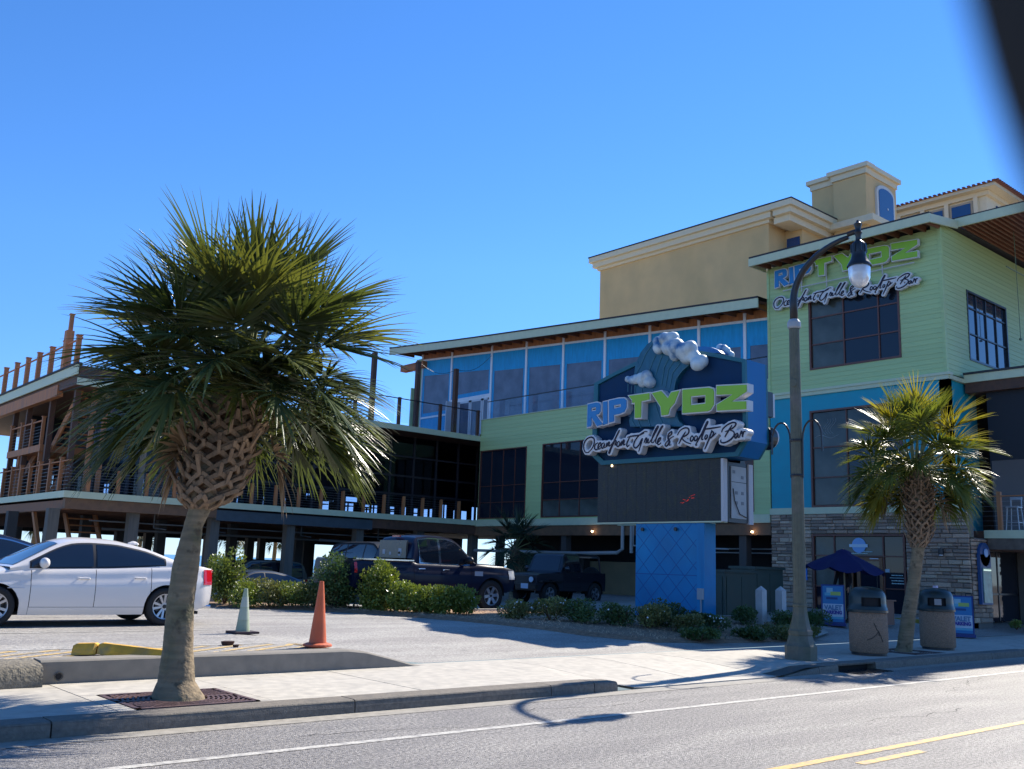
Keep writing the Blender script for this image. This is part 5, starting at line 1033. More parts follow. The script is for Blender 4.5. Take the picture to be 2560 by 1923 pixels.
vp = thing('valet_podium', (25.9, 13.9, .38), 'small brown valet podium beside the boards', 'podium'); part('cabinet', M('brown podium wood', (.16, .06, .035), .6), vp, (25.65, 13.65, .36, 26.15, 14.15, 1.0)); part('top', MATS['brown podium wood'], vp, (25.6, 13.6, 1.002, 26.2, 14.2, 1.04)); part('paper_list', MATS['poster white'], vp, (25.7, 14.16, .75, 25.72, 14.4, 1.3))
# menu box by the corner
mb_ = thing('menu_board', (30.6, 13.05, 1.8), 'blue framed lit menu board with rounded top on the stone pier', 'menu board')
b = MB(); b.box(30.25, 12.98, .95, 31.0, 13.08, 2.45); b.build('frame', M('menu frame blue', (.015, .07, .20), .5), mb_)
b = MB(); b.lathe([(.36, 0), (.36, .09)], 20); b.v = [(30.62+x, 13.07-z, 2.45+y) for x, y, z in b.v]; b.build('frame', M('menu frame blue'), mb_); b = MB(); b.lathe([(.13, 0), (.13, .02)], 16); b.v = [(30.62+x, 12.96-z, 2.5+y) for x, y, z in b.v]; b.build('emblem', M('pale blue logo'), mb_)
part('menu_panel', M('menu panel', (.22, .32, .26), .4, n=(6, .4)), mb_, (30.36, 12.95, 1.0, 30.92, 12.978, 2.05)); part('lit_strip', M('menu light', (.6, .7, .6), .4, emit=((.6, .75, .6), .5)), mb_, (30.38, 12.94, 1.96, 30.9, 12.949, 2.0))
# bollards, transformer boxes
for (x, y, lab) in ((21.2, 14.6, 'white square bollard with pointed top nearer the blue sign'), (22.3, 14.75, 'white square bollard with pointed top nearer the stone wall')):
    Bo = thing('bollard', (x, y, .2), lab, 'bollard', 'white square bollards'); wm = M('white bollard', (.48, .47, .46), .6, n=(4, .1)); b = MB(); b.box(x-.1, y-.1, .1, x+.1, y+.1, 1.22); b.build('post', wm, Bo)
    b = MB(); b.add([(x-.1, y-.1, 1.222), (x+.1, y-.1, 1.222), (x+.1, y+.1, 1.222), (x-.1, y+.1, 1.222), (x, y, 1.33)], [(0, 1, 4), (1, 2, 4), (2, 3, 4), (3, 0, 4), (3, 2, 1, 0)]); b.build('cap', wm, Bo)
gb = M('dark green cabinet', (.035, .065, .055), .45, n=(3, .1))
for (x0, y0, x1, y1, z1, lab) in ((23.6, 17.5, 25.2, 18.4, 1.72, 'nearer dark green utility cabinet right behind the blue pylon'), (25.4, 17.7, 26.9, 18.6, 1.85, 'farther dark green utility cabinet behind the bollards')):
    G_ = thing('utility_cabinet', (x0, y0, .3), lab, 'utility cabinet', 'dark green utility cabinets'); part('body', gb, G_, (x0, y0, .1, x1, y1, z1-.08)); part('lid', gb, G_, (x0-.05, y0-.05, z1-.078, x1+.05, y1+.05, z1)); ub('door', gb, G_, x0-.02, y0+.08, .4, x0-.002, y1-.08, z1-.2)
    ub('door', gb, G_, x0+.08, y0-.02, .4, (x0+x1)/2-.01, y0-.002, z1-.2); ub('door', gb, G_, (x0+x1)/2+.01, y0-.02, .4, x1-.08, y0-.002, z1-.2)
# bar stools on the terrace
def stool(x, y, z, lab):
    s = thing('bar_stool', (x, y, z), lab, 'stool', 'pale metal bar stools on the terrace'); m = M('pale metal', (.42, .45, .48), .4, metal=.3)
    for sx in (-1, 1):
        for sy in (-1, 1): ubar('leg', m, s, (x+.2*sx, y+.2*sy, z), (x+.15*sx, y+.15*sy, z+.75), .025, .025)
    ub('seat', m, s, x-.18, y-.18, z+.75, x+.18, y+.18, z+.78); ub('foot_rest', m, s, x-.19, y-.19, z+.28, x+.19, y-.165, z+.3); ub('foot_rest', m, s, x-.19, y-.18, z+.28, x-.17, y+.18, z+.3)
    for sy in (-1, 1): ubar('back_post', m, s, (x+.16, y+.16*sy, z+.78), (x+.2, y+.16*sy, z+1.1), .025, .025)
    ub('back_rest', m, s, x+.18, y-.18, z+1.02, x+.21, y+.18, z+1.1)
stool(31.9, 12.55, 3.2, 'pale metal bar stool left of the timber post on the terrace above the entry'); stool(31.9, 11.75, 3.2, 'pale metal bar stool right of the timber post on the terrace above the entry')
# low kerb wall behind the bed, straw litter
o = part('bed_kerb', concrete, None, (15.5, 19.4, .2, 18.6, 19.6, .50)); o.rotation_euler = (0, 0, 0); tag(o, 'short pale concrete kerb between the planting bed and the pickup', 'kerb')
tag(lotstrip('driveway_kerb', concrete, [(19.2, 12.5), (20.5, 12.75), (22.0, 13.3), (23.2, 14.3), (23.8, 16)], .16, .06), kind='structure')
b = MB(); rng_ = random.Random(8); bx = [(12.2, 21.0), (13.0, 19.3), (13.45, 17.2), (13.6, 15.6), (14.3, 14.15), (15.4, 13.1), (16.9, 12.75), (19.1, 12.55), (21, 13.1), (22.3, 14.4), (23, 16.5), (20.5, 18.5), (17.5, 19.4), (14.2, 22), (11.8, 24.2), (9.9, 24.4), (9.9, 22.9), (11.2, 22.3)]
cxb = (17, 16.2)
from mathutils.geometry import tessellate_polygon
bw = MB(); inner = offset_poly(bx, -.25); o_ = []
bw.v = [(p[0], p[1], gh(*p)+.004) for p in bx]+[(p[0], p[1], gh(*p)+.07) for p in inner]; n_ = len(bx)
bw.f = [(i, (i+1) % n_, (i+1) % n_+n_, i+n_) for i in range(n_)]+[tuple(n_+i for i in t) for t in tessellate_polygon([[Vector((p[0], p[1], 0)) for p in inner]])]; bw.mi = [0]*len(bw.f)
tag(fixn(bw.build('planting_bed', M('bed soil', (.24, .155, .095), .95, n=(12, .35), bump=(25, 1, .03)))), kind='structure')
def inpoly(p, P):
    c_ = False
    for i in range(len(P)):
        a, d = P[i], P[i-1]
        if (a[1] > p[1]) != (d[1] > p[1]) and p[0] < (d[0]-a[0])*(p[1]-a[1])/(d[1]-a[1])+a[0]: c_ = not c_
    return c_
b = MB()
for _ in range(16000):
    x, y = rng_.uniform(9.8, 20.5), rng_.uniform(12.5, 22)
    if not inpoly((x, y), bx) and rng_.random() > .0: 
        continue
    t = rng_.uniform(0, PI); L_ = rng_.uniform(.04, .13); z = gh(x, y)+.075; dx, dy = math.cos(t)*L_/2, math.sin(t)*L_/2; nx_, ny_ = -math.sin(t)*.004, math.cos(t)*.004; dz = rng_.uniform(0, .04)
    b.add([(x-dx-nx_, y-dy-ny_, z), (x+dx-nx_, y+dy-ny_, z+dz), (x+dx+nx_, y+dy+ny_, z+dz), (x-dx+nx_, y-dy+ny_, z)], [(0, 1, 2, 3)])
tag(b.build('pine_straw', M('pine straw', (.62, .40, .24), .85, n=(2, .3))), 'reddish pine straw mulch covering the planting bed', 'mulch', kind='stuff')
# ================================================================ VEHICLES
tyrem = M('tyre rubber', (.012, .012, .013), .8, bump=(60, .3, .004)); chrome = M('chrome', (.6, .6, .62), .12, metal=1); rimm = M('alloy rim', (.42, .43, .46), .28, metal=.8)
carglass = M('car glass', (.008, .012, .02), .03, spec=.9); blacktrim = M('black trim', (.01, .01, .011), .4); under = M('car underside', (.01, .01, .01), .9)
redlens = M('red lens', (.45, .006, .012), .12, coat=.6); clearlens = M('headlamp lens', (.45, .48, .52), .08, coat=.8)
def interp(P, x):
    if x <= P[0][0]: return P[0][1]
    for (a, u), (c, v) in zip(P, P[1:]):
        if x <= c: t = (x-a)/(c-a); return u+(v-u)*t
    return P[-1][1]
def sm(P, x, d=.05):
    return (interp(P, x-d)+interp(P, x)*2+interp(P, x+d))/4
WHEELS = {}
def wheel_meshes(kind, Rw, wd, rimR):
    k = (kind, Rw, rimR)
    if k in WHEELS: return WHEELS[k]
    b = MB(); w2 = wd/2; n = 36
    prof = [(rimR-.01, -w2+.02), (rimR+.005, -w2+.005), (rimR+.03, -w2), (Rw-.045, -w2-.004), (Rw-.012, -w2+.02), (Rw, -w2+.05), (Rw, w2-.05), (Rw-.02, w2-.01), (rimR, w2)]
    o = len(b.v)
    for r, y in prof:
        for i in range(n): t = 2*PI*i/n; b.v.append((r*math.cos(t), y, r*math.sin(t)))
    for j in range(len(prof)-1):
        for i in range(n): i2 = (i+1) % n; b.f.append((j*n+i, j*n+i2, (j+1)*n+i2, (j+1)*n+i)); b.mi.append(0)
    me = bpy.data.meshes.new('tyre'); me.from_pydata(b.v, [], b.f); me.materials.append(tyrem); me.polygons.foreach_set('use_smooth', [True]*len(me.polygons))
    b = MB()
    for (r, y) in ((0, 0),):
        pass
    prof = [(rimR, -w2+.025), (rimR-.008, -w2+.008), (rimR-.022, -w2+.012), (rimR-.03, -w2+.05), (rimR-.035, w2-.03)]; o = len(b.v)
    for r, y in prof:
        for i in range(n): t = 2*PI*i/n; b.v.append((r*math.cos(t), y, r*math.sin(t)))
    for j in range(len(prof)-1):
        for i in range(n): i2 = (i+1) % n; b.f.append((j*n+i, j*n+i2, (j+1)*n+i2, (j+1)*n+i)); b.mi.append(0)
    # dark barrel + brake disc
    c = [(( rimR-.036)*math.cos(2*PI*i/n), .02, (rimR-.036)*math.sin(2*PI*i/n)) for i in range(n)]; b.add(c, [tuple(range(n))], 1)
    c = [((rimR*.62)*math.cos(2*PI*i/n), .0, (rimR*.62)*math.sin(2*PI*i/n)) for i in range(n)]; b.add(c, [tuple(range(n))], 2)
    ns = {'ten': 10, 'six': 6, 'five': 5}[kind]
    for k_ in range(ns):
        a = 2*PI*k_/ns+(.0 if kind != 'ten' else (.07 if k_ % 2 else -.07)); ca, sa = math.cos(a), math.sin(a); tw = .016 if kind == 'ten' else .035
        p0 = (.05*ca, -w2+.035, .05*sa); p1 = ((rimR-.02)*ca, -w2+.018, (rimR-.02)*sa)
        x = (-sa*tw, 0, ca*tw); b.add([(p0[0]-x[0], p0[1], p0[2]-x[2]), (p0[0]+x[0], p0[1], p0[2]+x[2]), (p1[0]+x[0]*1.35, p1[1], p1[2]+x[2]*1.35), (p1[0]-x[0]*1.35, p1[1], p1[2]-x[2]*1.35),
            (p0[0]-x[0], p0[1]+.03, p0[2]-x[2]), (p0[0]+x[0], p0[1]+.03, p0[2]+x[2]), (p1[0]+x[0], p1[1]+.03, p1[2]+x[2]), (p1[0]-x[0], p1[1]+.03, p1[2]-x[2])], [(3, 2, 1, 0), (0, 1, 5, 4), (1, 2, 6, 5), (2, 3, 7, 6), (3, 0, 4, 7)])
    for rr, y, mi in ((.062, -w2+.03, 0), (.035, -w2+.022, 1)):
        c = [(rr*math.cos(2*PI*i/16), y, rr*math.sin(2*PI*i/16)) for i in range(16)]+[(rr*math.cos(2*PI*i/16), y+.04, rr*math.sin(2*PI*i/16)) for i in range(16)]; b.add(c, [tuple(range(15, -1, -1))]+[(i, (i+1) % 16, (i+1) % 16+16, i+16) for i in range(16)], mi)
    m2 = bpy.data.meshes.new('rim'); m2.from_pydata(b.v, [], b.f)
    for m in (rimm, blacktrim, M('brake disc', (.18, .18, .19), .4, metal=.6)): m2.materials.append(m)
    m2.polygons.foreach_set('material_index', b.mi); WHEELS[k] = (me, m2); return me, m2
def car(nm, loc, rz, lab, cat, S, group=None):
    """local: +x front, y left, z up. S = spec dict"""
    C = thing(nm, loc, lab, cat, group, rz); body = S['paint']; zt = S['belt']; zb = S['bot']; pw = S['plan']; g0 = S['gh']; zl = (0, 0, 0)
    xr, xf = S['wheels']; Rw = S['R']; Ra = Rw+S.get('arch', .045); zw = Rw; Lr, Lf = zt[0][0], zt[-1][0]
    HW = lambda x: sm(pw, x, .08); ZT = lambda x: sm(zt, x, .06); ZB = lambda x: sm(zb, x, .06)
    hprof = S.get('hprof', [(0, .93), (.12, .975), (.35, 1.0), (.62, .998), (.70, .992), (.735, .966), (.93, .945), (1, .90)])
    def lowz(x):
        z = ZB(x)
        for xw in (xr, xf):
            d = abs(x-xw)
            if d < Ra: z = max(z, zw+math.sqrt(Ra*Ra-d*d))
        return z
    def side(x, z, sgn, off=0):
        h = (z-ZB(x))/max(.05, ZT(x)-ZB(x)); return (x, sgn*(HW(x)*interp(hprof, h)+off), z)
    def skin(name, x0, x1, mtl, z0=None, z1=None, off=0, par=None, sides=(1, -1), nz=12, step=.05):
        n = max(2, int((x1-x0)/step)+1); X_ = [x0+(x1-x0)*i/(n-1) for i in range(n)]
        for xw in (xr, xf):
            for e in (xw-Ra, xw+Ra):
                if x0 < e < x1: X_ += [e-.004, e+.004]
        X_.sort(); out = None
        for sg in sides:
            b = MB(); G = []
            for x in X_:
                lo = max(lowz(x), z0(x) if callable(z0) else (z0 if z0 is not None else -9)); hi = min(ZT(x), z1(x) if callable(z1) else (z1 if z1 is not None else 9)); hi = max(hi, lo+.001)
                G.append([side(x, lo+(hi-lo)*j/nz, sg, off) for j in range(nz+1)])
            if sg < 0: G = G[::-1]
            b.grid(G); out = b.build(name, mtl, par or C, smooth=35, loc=zl)
        return out
    seams = S['seams']; names = S.get('panels')
    for i in range(len(seams)-1): skin(names[i] if names else ('fender' if i in (0, len(seams)-2) else 'door'), seams[i]+.005, seams[i+1]-.005, body, z0=(lambda x: ZB(x)+.13) if (names and names[i] == 'door') else None, off=0)
    # sill strip under the doors
    dl = [i for i in range(len(seams)-1) if names and names[i] == 'door']
    if dl: skin('sill', seams[dl[0]], seams[dl[-1]+1], S.get('sill', body), z1=lambda x: ZB(x)+.124, nz=3)
    # inner dark hull (shows in the seams and arches)
    b = MB(); n = 60; G = []
    for i in range(n):
        x = Lr+.04+(Lf-Lr-.08)*i/(n-1); lo = lowz(x)+.02 if lowz(x) > ZB(x)+.01 else ZB(x)+.01; w_ = HW(x)*.9-.02; hi = ZT(x)-.03
        G.append([(x, w_, lo), (x, w_+.02, lo+(hi-lo)*.6), (x, w_-.02, hi), (x, -w_+.02, hi), (x, -w_-.02, lo+(hi-lo)*.6), (x, -w_, lo)])
    b.grid(G); b.build('inner_hull', under, C, smooth=False, loc=zl)
    b = MB()
    for xw in (xr, xf):
        for sg in (1, -1):
            y1 = sg*(HW(xw)*.965); y0 = sg*(HW(xw)-.30); A = [PI*k/16 for k in range(17)]
            b.grid([[(xw+(Ra-.002)*math.cos(a), y, zw+(Ra-.002)*math.sin(a)) for a in A] for y in (y0, y1)]); b.add([(xw+(Ra)*math.cos(a), y0, zw+Ra*math.sin(a)) for a in A], [tuple(range(17))])
    b.build('wheel_well', under, C, loc=zl)
    part_ = MB(); part_.box(Lr+.25, -HW(0)*.86, ZB(0)+.0, Lf-.25, HW(0)*.86, ZB(0)+.05)
    part_.build('underbody', under, C, loc=zl)
    # decks (hood, boot, bed cover)
    for (nm_, a, c, crown) in S['decks']:
        n = max(3, int((c-a)/.06)+1); G = []
        for i in range(n):
            x = a+(c-a)*i/(n-1); hw = HW(x)*hprof[-1][1]; z = ZT(x); G.append([(x, hw*u, z+crown*(1-u*u)*min(1, 4*abs(c-x)/(c-a)+.3 if True else 1)) for u in (-1, -.92, -.7, -.4, 0, .4, .7, .92, 1)])
        b = MB(); b.grid(G[::-1]); b.build(nm_, body, C, smooth=40, loc=zl)
    # ends
    for (nm_, x, sg, bul) in (('front_bumper', Lf, 1, S.get('bulf', .16)), ('rear_bumper', Lr, -1, S.get('bulr', .12))):
        G = []
        for j in range(13):
            h = j/12; z = ZB(x)+(ZT(x)-ZB(x))*h; hw = HW(x)*interp(hprof, h); bb = bul*(.55+.45*math.sin(PI*min(1, h*1.25+.05))) if h < .95 else bul*.35
            G.append([(x+sg*bb*(1-u*u), hw*u, z) for u in (-1, -.9, -.7, -.4, 0, .4, .7, .9, 1)])
        if sg > 0: G = G[::-1]
        b = MB(); b.grid(G); b.build(nm_, body, C, smooth=50, loc=zl)
        G = []
        hw = HW(x)*hprof[-1][1]; b = MB(); b.grid([[(x, hw*u, ZT(x)) for u in (-1, -.9, -.7, -.4, 0, .4, .7, .9, 1)], [(x+sg*bul*.35*(1-u*u), hw*u, ZT(x)-.001) for u in (-1, -.9, -.7, -.4, 0, .4, .7, .9, 1)]]); b.build('lip', body, C, smooth=50, loc=zl)
    # greenhouse
    zr = g0['roof']; yr = g0['rw']; xa, xb = zr[0][0], zr[-1][0]
    ZR = lambda x: max(sm(zr, x, g0.get('sm', .10)), ZT(x)+.005); YB = lambda x: HW(x)*hprof[-1][1]; 
    def YR(x):
        k = (ZR(x)-ZT(x))/(max(z for _, z in zr)-ZT(x)+1e-6); return YB(x)+(yr-YB(x))*min(1, k)
    cr = g0.get('crown', .05)
    def top(x, u, off=0): return (x, YR(x)*u, ZR(x)+cr*(1-u*u)*min(1, (ZR(x)-ZT(x))/.4)+off)
    def gs(x, z, sg, off=0):
        k = (z-ZT(x))/max(.02, ZR(x)-ZT(x)); k2 = k+.10*k*(1-k)*0; y = YB(x)+(YR(x)-YB(x))*k+.03*math.sin(PI*max(0, min(1, k))); return (x, sg*(y+off), z)
    n = 50; G = []
    for i in range(n):
        x = xa+(xb-xa)*i/(n-1); row = [gs(x, ZT(x)+(ZR(x)-ZT(x))*j/6-(.02 if j == 0 else 0), 1) for j in range(6)]+[top(x, u) for u in (1, .93, .8, .5, 0, -.5, -.8, -.93, -1)]+[gs(x, ZT(x)+(ZR(x)-ZT(x))*j/6-(.02 if j == 0 else 0), -1) for j in range(5, -1, -1)]; G.append(row)
    b = MB(); b.grid(G); b.build('roof', g0.get('paint', body), C, smooth=35, loc=zl)
    def win(name, x0, x1, mtl, off, lo=.02, tp=.07, par=None, sides=(1, -1)):
        for sg in sides:
            n = max(4, int((x1-x0)/.03)+1); G = []
            for i in range(n):
                x = x0+(x1-x0)*i/(n-1); a = ZT(x)+lo; c = max(a, ZR(x)-tp); G.append([gs(x, a+(c-a)*j/5, sg, off) for j in range(6)])
            G = [g_ for g_ in G if g_[-1][2]-g_[0][2] > .004]
            if len(G) < 2: continue
            if sg < 0: G = G[::-1]
            b = MB(); b.grid(G); o = b.build(name, mtl, par or C, smooth=True, loc=zl)
    for (a, c) in [(g0['side'][0][0], g0['side'][-1][1])]: win('window_trim', a-.03, c+.03, S.get('trim', blacktrim), .004, .0, .045)
    for (a, c) in g0['side']: win('side_window', a, c, carglass, .009, .03, .07)
    for (nm_, a, c, uw) in g0['screens']:
        n = 10; b = MB(); G = [[top(a+(c-a)*i/(n-1), u*uw, .006) for u in (-1, -.6, 0, .6, 1)] for i in range(n)]
        b.grid(G); b.build(nm_, carglass, C, smooth=True, loc=zl)
        e = .03; b = MB(); 
        for u0, u1 in ((-1, -1+e), (1-e, 1)): b.grid([[top(a+(c-a)*i/(n-1), u*uw*1.02, .009) for u in (u0, u1)] for i in range(n)])
        b.build('screen_trim', blacktrim, C, loc=zl)
    # wheels
    mt, mr = wheel_meshes(S.get('rim', 'ten'), Rw, .22, Rw*S.get('rimk', .69))
    for xw in (xr, xf):
        for sg in (-1, 1):
            W_ = link('wheel', mt, C, (xw, sg*(HW(xw)*.99-.105), Rw)); W_.rotation_euler = (0, random.random(), 0 if sg < 0 else PI)
            r_ = link('rim', mr, W_, (0, 0, 0))
    # handles and mirrors
    for (x, z) in S.get('handles', []):
        for sg in (1, -1):
            p = side(x, z, sg, .028); b = MB(); b.tube([(x-.10, side(x, z, sg, .008)[1], z), (x-.085, p[1], z+.005), (x+.075, p[1], z+.005), (x+.095, side(x, z, sg, .008)[1], z)], .014, 6); b.build('door_handle', S.get('hm', body), C, loc=zl)
    mx, mz, ms_ = S['mirror']
    for sg in (1, -1):
        y = YB(mx)+.02; b = MB(); pr_ = [(.001, -.085), (.05, -.08), (.085, -.04), (.09, .0), (.08, .05), (.04, .08), (.001, .085)]; b.lathe(pr_, 14); b.v = [(mx+p[0]*.62*ms_+.02, sg*(y+.13+p[2]*1.25*ms_), mz+p[1]*.78*ms_) for p in b.v]
        b.build('mirror', S.get('mm', body), C, smooth=True, loc=zl); b = MB(); b.bar((mx, sg*(y-.03), mz-.07), (mx, sg*(y+.08), mz-.04), .06, .03); b.build('mirror_arm', blacktrim, C, loc=zl)
    # lamps
    for (x0, x1, z0, z1, m_) in S.get('sidelamps', []):
        skin('tail_lamp' if m_ is redlens else 'headlamp', x0, x1, m_, z0=z0, z1=z1, off=.010, nz=4, step=.04)
    for (end, y0, y1, z0, z1, m_, nme) in S.get('endlamps', []):
        x = Lf if end > 0 else Lr; bul = S.get('bulf', .16) if end > 0 else S.get('bulr', .12); hw = HW(x)
        for sg in ((1, -1) if y0 > 0 or m_ in (redlens, clearlens) else (1,)):
            b = MB(); G = []
            for j in range(4):
                z = z0+(z1-z0)*j/3; row = []
                for i in range(6): y = y0+(y1-y0)*i/5; u = y/hw; h = (z-ZB(x))/(ZT(x)-ZB(x)); bb = bul*(.55+.45*math.sin(PI*min(1, h*1.25+.05))); row.append((x+end*(bb*(1-u*u)+.012), sg*y, z))
                G.append(row)
            b.grid(G); b.build(nme, m_, C, smooth=True, loc=zl)
    C['hw'] = HW(0); return C, side, gs, ZT, ZR, HW
def sedan(paint, **k):
    S = dict(paint=paint, R=.325, wheels=(-1.30, 1.44), belt=[(-2.20, .98), (-1.95, 1.03), (-1.3, 1.01), (-.3, .955), (.9, .92), (1.25, .90), (1.7, .83), (2.05, .74), (2.22, .64)],
        bot=[(-2.2, .36), (-1.9, .25), (-1.2, .19), (1.3, .19), (1.9, .2), (2.22, .26)], plan=[(-2.2, .70), (-2.05, .80), (-1.6, .885), (-.6, .905), (.8, .905), (1.6, .88), (2.0, .78), (2.22, .62)],
        seams=[-2.2, -1.02, -.08, .93, 2.22], panels=['quarter_panel', 'door', 'door', 'fender'], decks=[('boot_lid', -2.2, -1.25, .03), ('hood', .86, 2.22, .05)],
        gh=dict(roof=[(-1.72, 1.03), (-1.35, 1.16), (-.95, 1.31), (-.45, 1.405), (.0, 1.42), (.3, 1.40), (.55, 1.31), (1.25, .93)], rw=.57, side=[(-1.25, -.10), (-.04, .93)], screens=[('rear_screen', -1.62, -.98, .86), ('windscreen', .50, 1.18, .88)]),
        handles=[(-.82, .80), (.12, .78)], mirror=(.76, 1.02, 1.25), sidelamps=[(-2.19, -2.0, .70, .97, redlens), (1.80, 2.2, .60, .76, clearlens)],
        endlamps=[(-1, .36, .66, .74, .97, redlens, 'tail_lamp'), (1, .30, .60, .56, .70, clearlens, 'headlamp'), (1, .02, .28, .48, .66, blacktrim, 'grille')])
    S.update(k); return S
wpaint_ = M('white car paint', (.70, .655, .61), .25, coat=.5); navyp = M('navy car paint', (.008, .018, .05), .2, coat=.9); greyp = M('grey blue car paint', (.045, .06, .085), .25, coat=.8); beigep = M('champagne car paint', (.15, .135, .11), .3, metal=.4, coat=.5); blackp = M('black car paint', (.006, .007, .009), .5, spec=.2); truckp = M('dark blue truck paint', (.004, .008, .028), .3, spec=.25, coat=.12); jeepp = M('matt black paint', (.01, .012, .02), .35, coat=.3)
WC, side_, gs_, ZT_, ZR_, HW_ = car('parked_car', (5.50, 17.85, .372), PI, 'white four-door sedan parked behind the big palm trunk, nose cut by the left edge', 'car', sedan(wpaint_))
# roof aerial, exhaust, interior seats behind tint are dark; badge + marker
b = MB(); b.lathe([(.001, 0), (.07, 0), (.06, .03), (.02, .06), (.001, .065)], 8, (-.95, 0, 1.375), sx=1.6, sy=.5); b.build('roof_aerial', wpaint_, WC, loc=(0, 0, 0)); b = MB(); b.tube([(-2.15, .35, .30), (-2.36, .35, .29)], .035, 10); b.build('exhaust_pipe', chrome, WC, loc=(0, 0, 0))
for z in (.0,):
    b = MB(); 
    for i in range(2):
        pass
b = MB(); p0 = side_(1.15, .62, 1, .004); b.bar((1.02, p0[1], .62), (1.27, side_(1.27, .62, 1, .004)[1], .62), .006, .012); b.build('side_marker', M('pale marker', (.45, .46, .5), .3), WC, loc=(0, 0, 0))
# crease along the doors
NC, *_ = car('parked_car', (4.3, 21.6, .37), PI+.03, 'dark navy car behind the white sedan, only its roof and windows showing', 'car', sedan(navyp, gh=dict(roof=[(-1.95, 1.06), (-1.4, 1.30), (-.85, 1.46), (-.35, 1.52), (.1, 1.52), (.4, 1.48), (.7, 1.36), (1.45, .95)], rw=.60, side=[(-1.6, -.10), (-.04, 1.05)], screens=[('rear_screen', -1.8, -1.1, .86), ('windscreen', .62, 1.38, .88)]), mirror=(.88, 1.06, 1.15), trim=chrome))
GC, *_ = car('parked_car', (16.1, 32.4, -.28), PI+.02, 'grey-blue sedan seen over the low hedge beneath the deck', 'car', sedan(greyp, trim=blacktrim))
suv = dict(R=.37, wheels=(-1.45, 1.45), belt=[(-2.35, 1.12), (-2.2, 1.13), (1.0, 1.10), (1.35, 1.08), (2.0, 1.02), (2.35, .90)], bot=[(-2.35, .45), (-1.9, .34), (1.9, .34), (2.35, .42)], plan=[(-2.35, .82), (-2.1, .93), (1.8, .93), (2.1, .88), (2.35, .74)],
    seams=[-2.35, -1.1, -.05, 1.02, 2.35], decks=[('hood', .95, 2.35, .05)], gh=dict(roof=[(-2.33, 1.14), (-2.22, 1.55), (-2.05, 1.78), (-1.6, 1.84), (.0, 1.85), (.35, 1.82), (.62, 1.68), (1.22, 1.10)], rw=.68, sm=.05, side=[(-2.02, -1.15), (-1.08, -.10), (-.03, .95)], screens=[('windscreen', .55, 1.14, .9)]),
    handles=[(-.95, .98), (.12, .97)], mirror=(.85, 1.2, 1.3), sidelamps=[(-2.34, -2.2, .85, 1.1, redlens)], endlamps=[(1, .45, .72, .80, .93, clearlens, 'headlamp'), (1, .02, .4, .72, .92, blacktrim, 'grille')], rim='five', bulr=.05)
BC, *_ = car('parked_car', (19.0, 38.6, -.38), PI+.02, 'champagne coloured large van-like car parked behind the grey-blue sedan', 'car', sedan(beigep, **suv))
KC, *_ = car('parked_car', (17.4, 26.0, .33), -PI/2, 'black upright car parked nose out behind the bushes left of the pickup', 'car', sedan(blackp, **suv))
part_pl = lambda C_, x, z: part('number_plate', M('plate white', (.55, .57, .6), .5), C_, (0, 0, 0, .01, .01, .01))
truck = dict(R=.42, arch=.06, wheels=(-1.84, 1.84), belt=[(-2.55, 1.27), (-.75, 1.27), (-.7, 1.22), (1.05, 1.20), (1.3, 1.24), (2.3, 1.20), (2.75, 1.12)], bot=[(-2.55, .62), (-2.3, .50), (2.3, .50), (2.75, .55)], plan=[(-2.55, .97), (-2.3, 1.0), (2.4, 1.0), (2.6, .96), (2.75, .88)],
    seams=[-2.55, -.76, .12, 1.12, 2.75], panels=['bed_side', 'door', 'door', 'fender'], decks=[('bed_cover', -2.55, -.72, -.08), ('hood', 1.02, 2.75, .06)], gh=dict(roof=[(-.78, 1.28), (-.70, 1.75), (-.60, 1.88), (-.2, 1.93), (.35, 1.93), (.6, 1.88), (.8, 1.76), (1.35, 1.22)], rw=.70, sm=.04, crown=.04, side=[(-.52, .08), (.16, 1.08)], screens=[('windscreen', .74, 1.30, .9)]),
    handles=[(-.5, 1.08), (.28, 1.07)], hm=chrome, mirror=(.95, 1.34, 1.5), mm=blacktrim, sidelamps=[(2.45, 2.74, .86, 1.10, clearlens), (-2.54, -2.46, .95, 1.2, redlens)], endlamps=[(1, .55, .85, .85, 1.08, clearlens, 'headlamp'), (1, .02, .52, .80, 1.08, chrome, 'grille'), (1, .05, .9, .58, .74, chrome, 'bumper_bar')], rim='six', rimk=.62, bulf=.12, bulr=.03, trim=chrome)
TC, ts, tg_, tZT, tZR, tHW = car('pickup_truck', (15.35, 21.45, .37), 0, 'dark navy crew cab pickup with chrome trim parked nose right behind the bushes', 'pickup truck', sedan(truckp, **truck))
zl = (0, 0, 0)
b = MB(); b.box(-.80, -.62, 1.34, -.745, .62, 1.80); o = b.build('rear_window', M('tan rear screen', (.10, .085, .07), .25, n=(3, .3)), TC, loc=zl)
b = MB()
for y, z, s in ((.4, 1.5, .06), (.1, 1.46, .04), (-.35, 1.52, .07), (-.33, 1.45, .05)): b.box(-.806, y-s, z-s, -.801, y+s, z+s)
b.build('window_sticker', M('pale sticker', (.4, .4, .42), .5), TC, loc=zl); b = MB(); b.box(-.72, -.16, 1.89, -.66, .16, 1.93); b.build('brake_lamp', redlens, TC, loc=zl)
for sg in (1, -1):
    b = MB(); b.bar((-2.5, sg*.93, 1.285), (-.76, sg*.93, 1.285), .05, .03); b.build('bed_rail', chrome, TC, loc=zl); b = MB(); b.bar((-.8, sg*1.0, .48), (1.1, sg*1.0, .48), .12, .04); b.build('side_step', M('pale running board', (.25, .26, .27), .4), TC, loc=zl)
    b = MB(); y = ts(1.32, 1.02, sg, .006)[1]; b.box(1.22, min(y, y+sg*.01), .94, 1.5, max(y, y+sg*.01), 1.06); b.build('fender_badge', M('pale blue badge', (.28, .34, .42), .3), TC, loc=zl)
